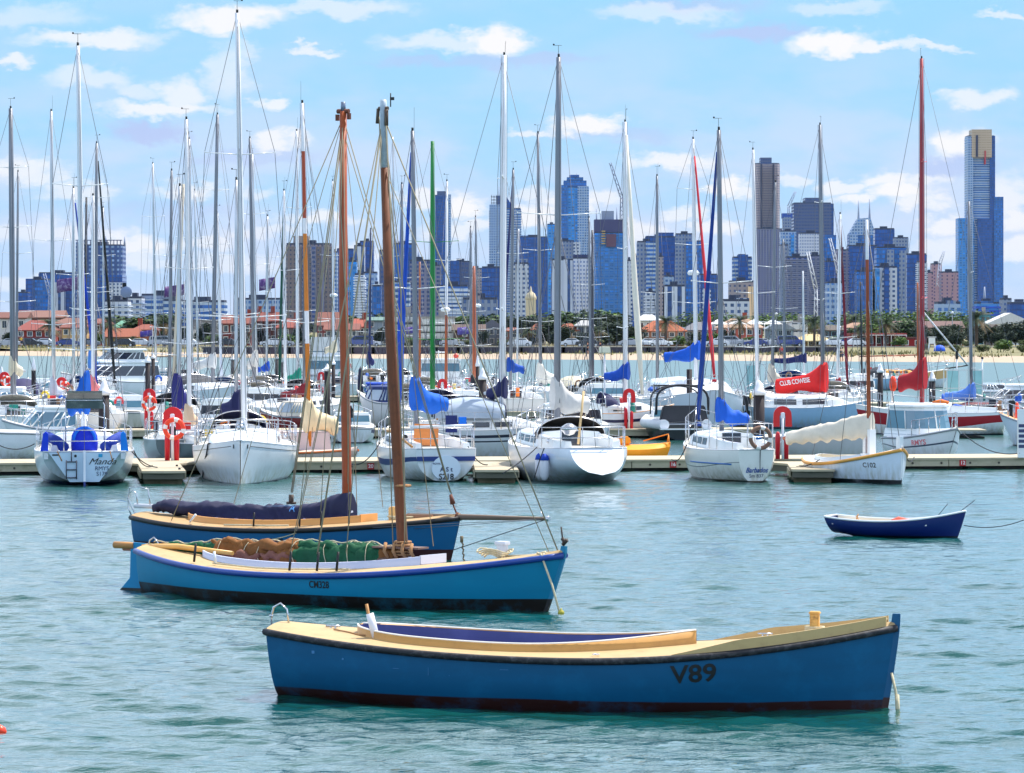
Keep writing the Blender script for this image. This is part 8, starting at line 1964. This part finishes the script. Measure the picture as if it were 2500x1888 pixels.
mb = MB(); a = [(x_(2073),-1,z_(574)),(x_(2138),-1,z_(574)),(x_(2138),dep,z_(574)),(x_(2073),dep,z_(574)),(x_(2096),-1,z_(534)),(x_(2125),-1,z_(532)),(x_(2125),dep,z_(532)),(x_(2096),dep,z_(534))]; mb.add(a, [(0,1,5,4),(1,2,6,5),(2,3,7,6),(3,0,4,7),(4,5,6,7)]); mb.build('pyramid_roof', FC['pale'], r_)
for u_, v_ in ((2097,490),(2124,486)):
    mb = MB(); mb.tube([(x_(u_), 5, z_(540)), (x_(u_), 5, z_(v_))], [1.4,.4], 6); mb.build('mast', mat('spire_grey', (0,0,0)), r_)
tower(2136,2184,560,4000,'deep','dark slab with flat roof right of the pyramid-roofed tower'); tower(2184,2218,582,3900,'grey','pale ribbed block right of the dark slab', [(2186,2218,580,mat('pale_rib', (190,194,206), .7),2,612)])
tower(2072,2142,602,3300,'deep','dark blue mass below the pyramid roof', [(2100,2140,664,'deep',-6)]); tower(2140,2212,606,3000,'blue','blue glass blocks with rounded balconies below the dark slab', [(2165,2182,610,'grey',-2),(2195,2212,612,'grey',-2)]); tower(2136,2190,654,2500,'white','light apartment tower with dark blue side', [(2136,2147,656,'bright',-2),(2158,2170,654,'deep',-2)]); tower(2092,2136,664,2600,'blue','blue block behind the wooden mast')
tower(2214,2262,622,3400,'deep','navy tower with criss-cross white roof frame', [(2238,2250,636,'whitev',-3)]); tower(2244,2262,640,2900,'white','white balcony tower behind the tall red mast', bands=(34,(210,218,232),.7))
tower(2276,2299,646,3600,'pink','tall pinkish-grey tower right of the red mast'); tower(2262,2278,667,3500,'pink','lower pink-grey block left of the pinkish tower'); tower(2298,2340,666,3400,'pink','pink-purple slab before the tallest blue tower')
tower(2290,2345,742,1900,'pale','low pale blue building with peaked grey roof', [(2310,2334,734,'grey',0)]); 
# tallest
r_, w, h, dep = tower(2362,2428,333,5500,'band','tallest blue striped tower with golden crown', [(2361,2375,334,'pale',-6),(2416,2429,332,'deep',-3),(2339,2378,533,'bright',-4),(2426,2449,481,'blue',-4),(2385,2420,534,'deep',-8),(2371,2420,317,'gold',-7,385),(2381,2386,331,mat('dark_slot', (0,0,0)),-8.5,384),(2402,2405,369,mat('red_stripe', (190,50,60), .6),-9,402)], bands=(66,(120,160,210),.7))
tower(2385,2440,742,2300,'bright','blue banded building with lattice mast below the tallest tower', [(2395,2425,735,'band',0)], bands=(8,(30,80,190),1.2), mast=[(2408,700)])
tower(2448,2470,732,2700,'grey','grey-blue low block right of the tallest tower'); tower(2466,2520,742,2600,'deep','low dark blue block at the right end of the skyline', [(2480,2500,737,'grey',1)])
def crane(pts, d, label, c=(206,210,222), r=1.0):
    root = empty('tower_crane', (UX(pts[0][0],d), d, 0), 0, label, 'crane', 'cranes over the city'); x0 = UX(pts[0][0],d)
    q = [Vector((UX(u,d)-x0, 0, H+(800-v)/F*d)) for u, v in pts]
    for k, nm in ((0,'crane_mast'),(1,'jib')):
        a, b = q[k], q[k+1]; mb = MB(); t = (b-a).normalized(); s_ = t.cross(Vector((0,1,0))).normalized()*r*1.6; n = max(6, int((b-a).length/(r*5)))
        mb.tube([a+s_, b+s_*.6], r*.45, 4); mb.tube([a-s_, b-s_*.6], r*.45, 4)
        for i in range(n): mb.tube([a.lerp(b,i/n)+s_*(1 if i % 2 else -1), a.lerp(b,(i+1)/n)+s_*(-1 if i % 2 else 1)], r*.3, 4)
        mb.build(nm, mat('crane_%d_%d_%d' % c, c, .6), root)
crane([(1519,540),(1517,480),(1490,398)], 3400, 'lattice crane with steep jib over the unfinished blue tower', (110,120,150), .8)
crane([(1926,525),(1925,505),(1942,468)], 4400, 'thin crane over the slim building-site tower', (150,160,190), .9)
crane([(1992,800),(1992,706),(1972,616)], 2600, 'white crane jib leaning in front of the purple-grey flats', (214,216,224), .8)
crane([(2046,800),(2048,668),(2026,582)], 3000, 'white crane jib leaning right of the broad office tower', (206,210,222), .8)
crane([(2289,700),(2294,645),(2306,612)], 3500, 'pale crane above the pinkish tower', (190,196,214), .8)
crane([(121,760),(122,720),(108,668)], 3300, 'grey crane in front of the broad dark blue building near the edge', (150,160,190), .9)

# ------------------------------------------------------------------ the air between here and the city
mb = MB(); mb.box((0, 3400, 190), (5200, 7600, 392))
hz = mb.build('haze', [], None); hz['kind'] = 'stuff'; hz['label'] = 'thin blue summer haze over the bay and the city'; hz['category'] = 'haze'
m = bpy.data.materials.new('haze'); m.use_nodes = True; N, L = m.node_tree.nodes, m.node_tree.links
N.remove(N['Principled BSDF']); pv = N.new('ShaderNodeVolumePrincipled'); pv.inputs['Color'].default_value = (.55, .74, 1.0, 1); pv.inputs['Density'].default_value = .000010; pv.inputs['Anisotropy'].default_value = .0
L.new(pv.outputs[0], [n for n in N if n.type == 'OUTPUT_MATERIAL'][0].inputs['Volume']); hz.data.materials.append(m)
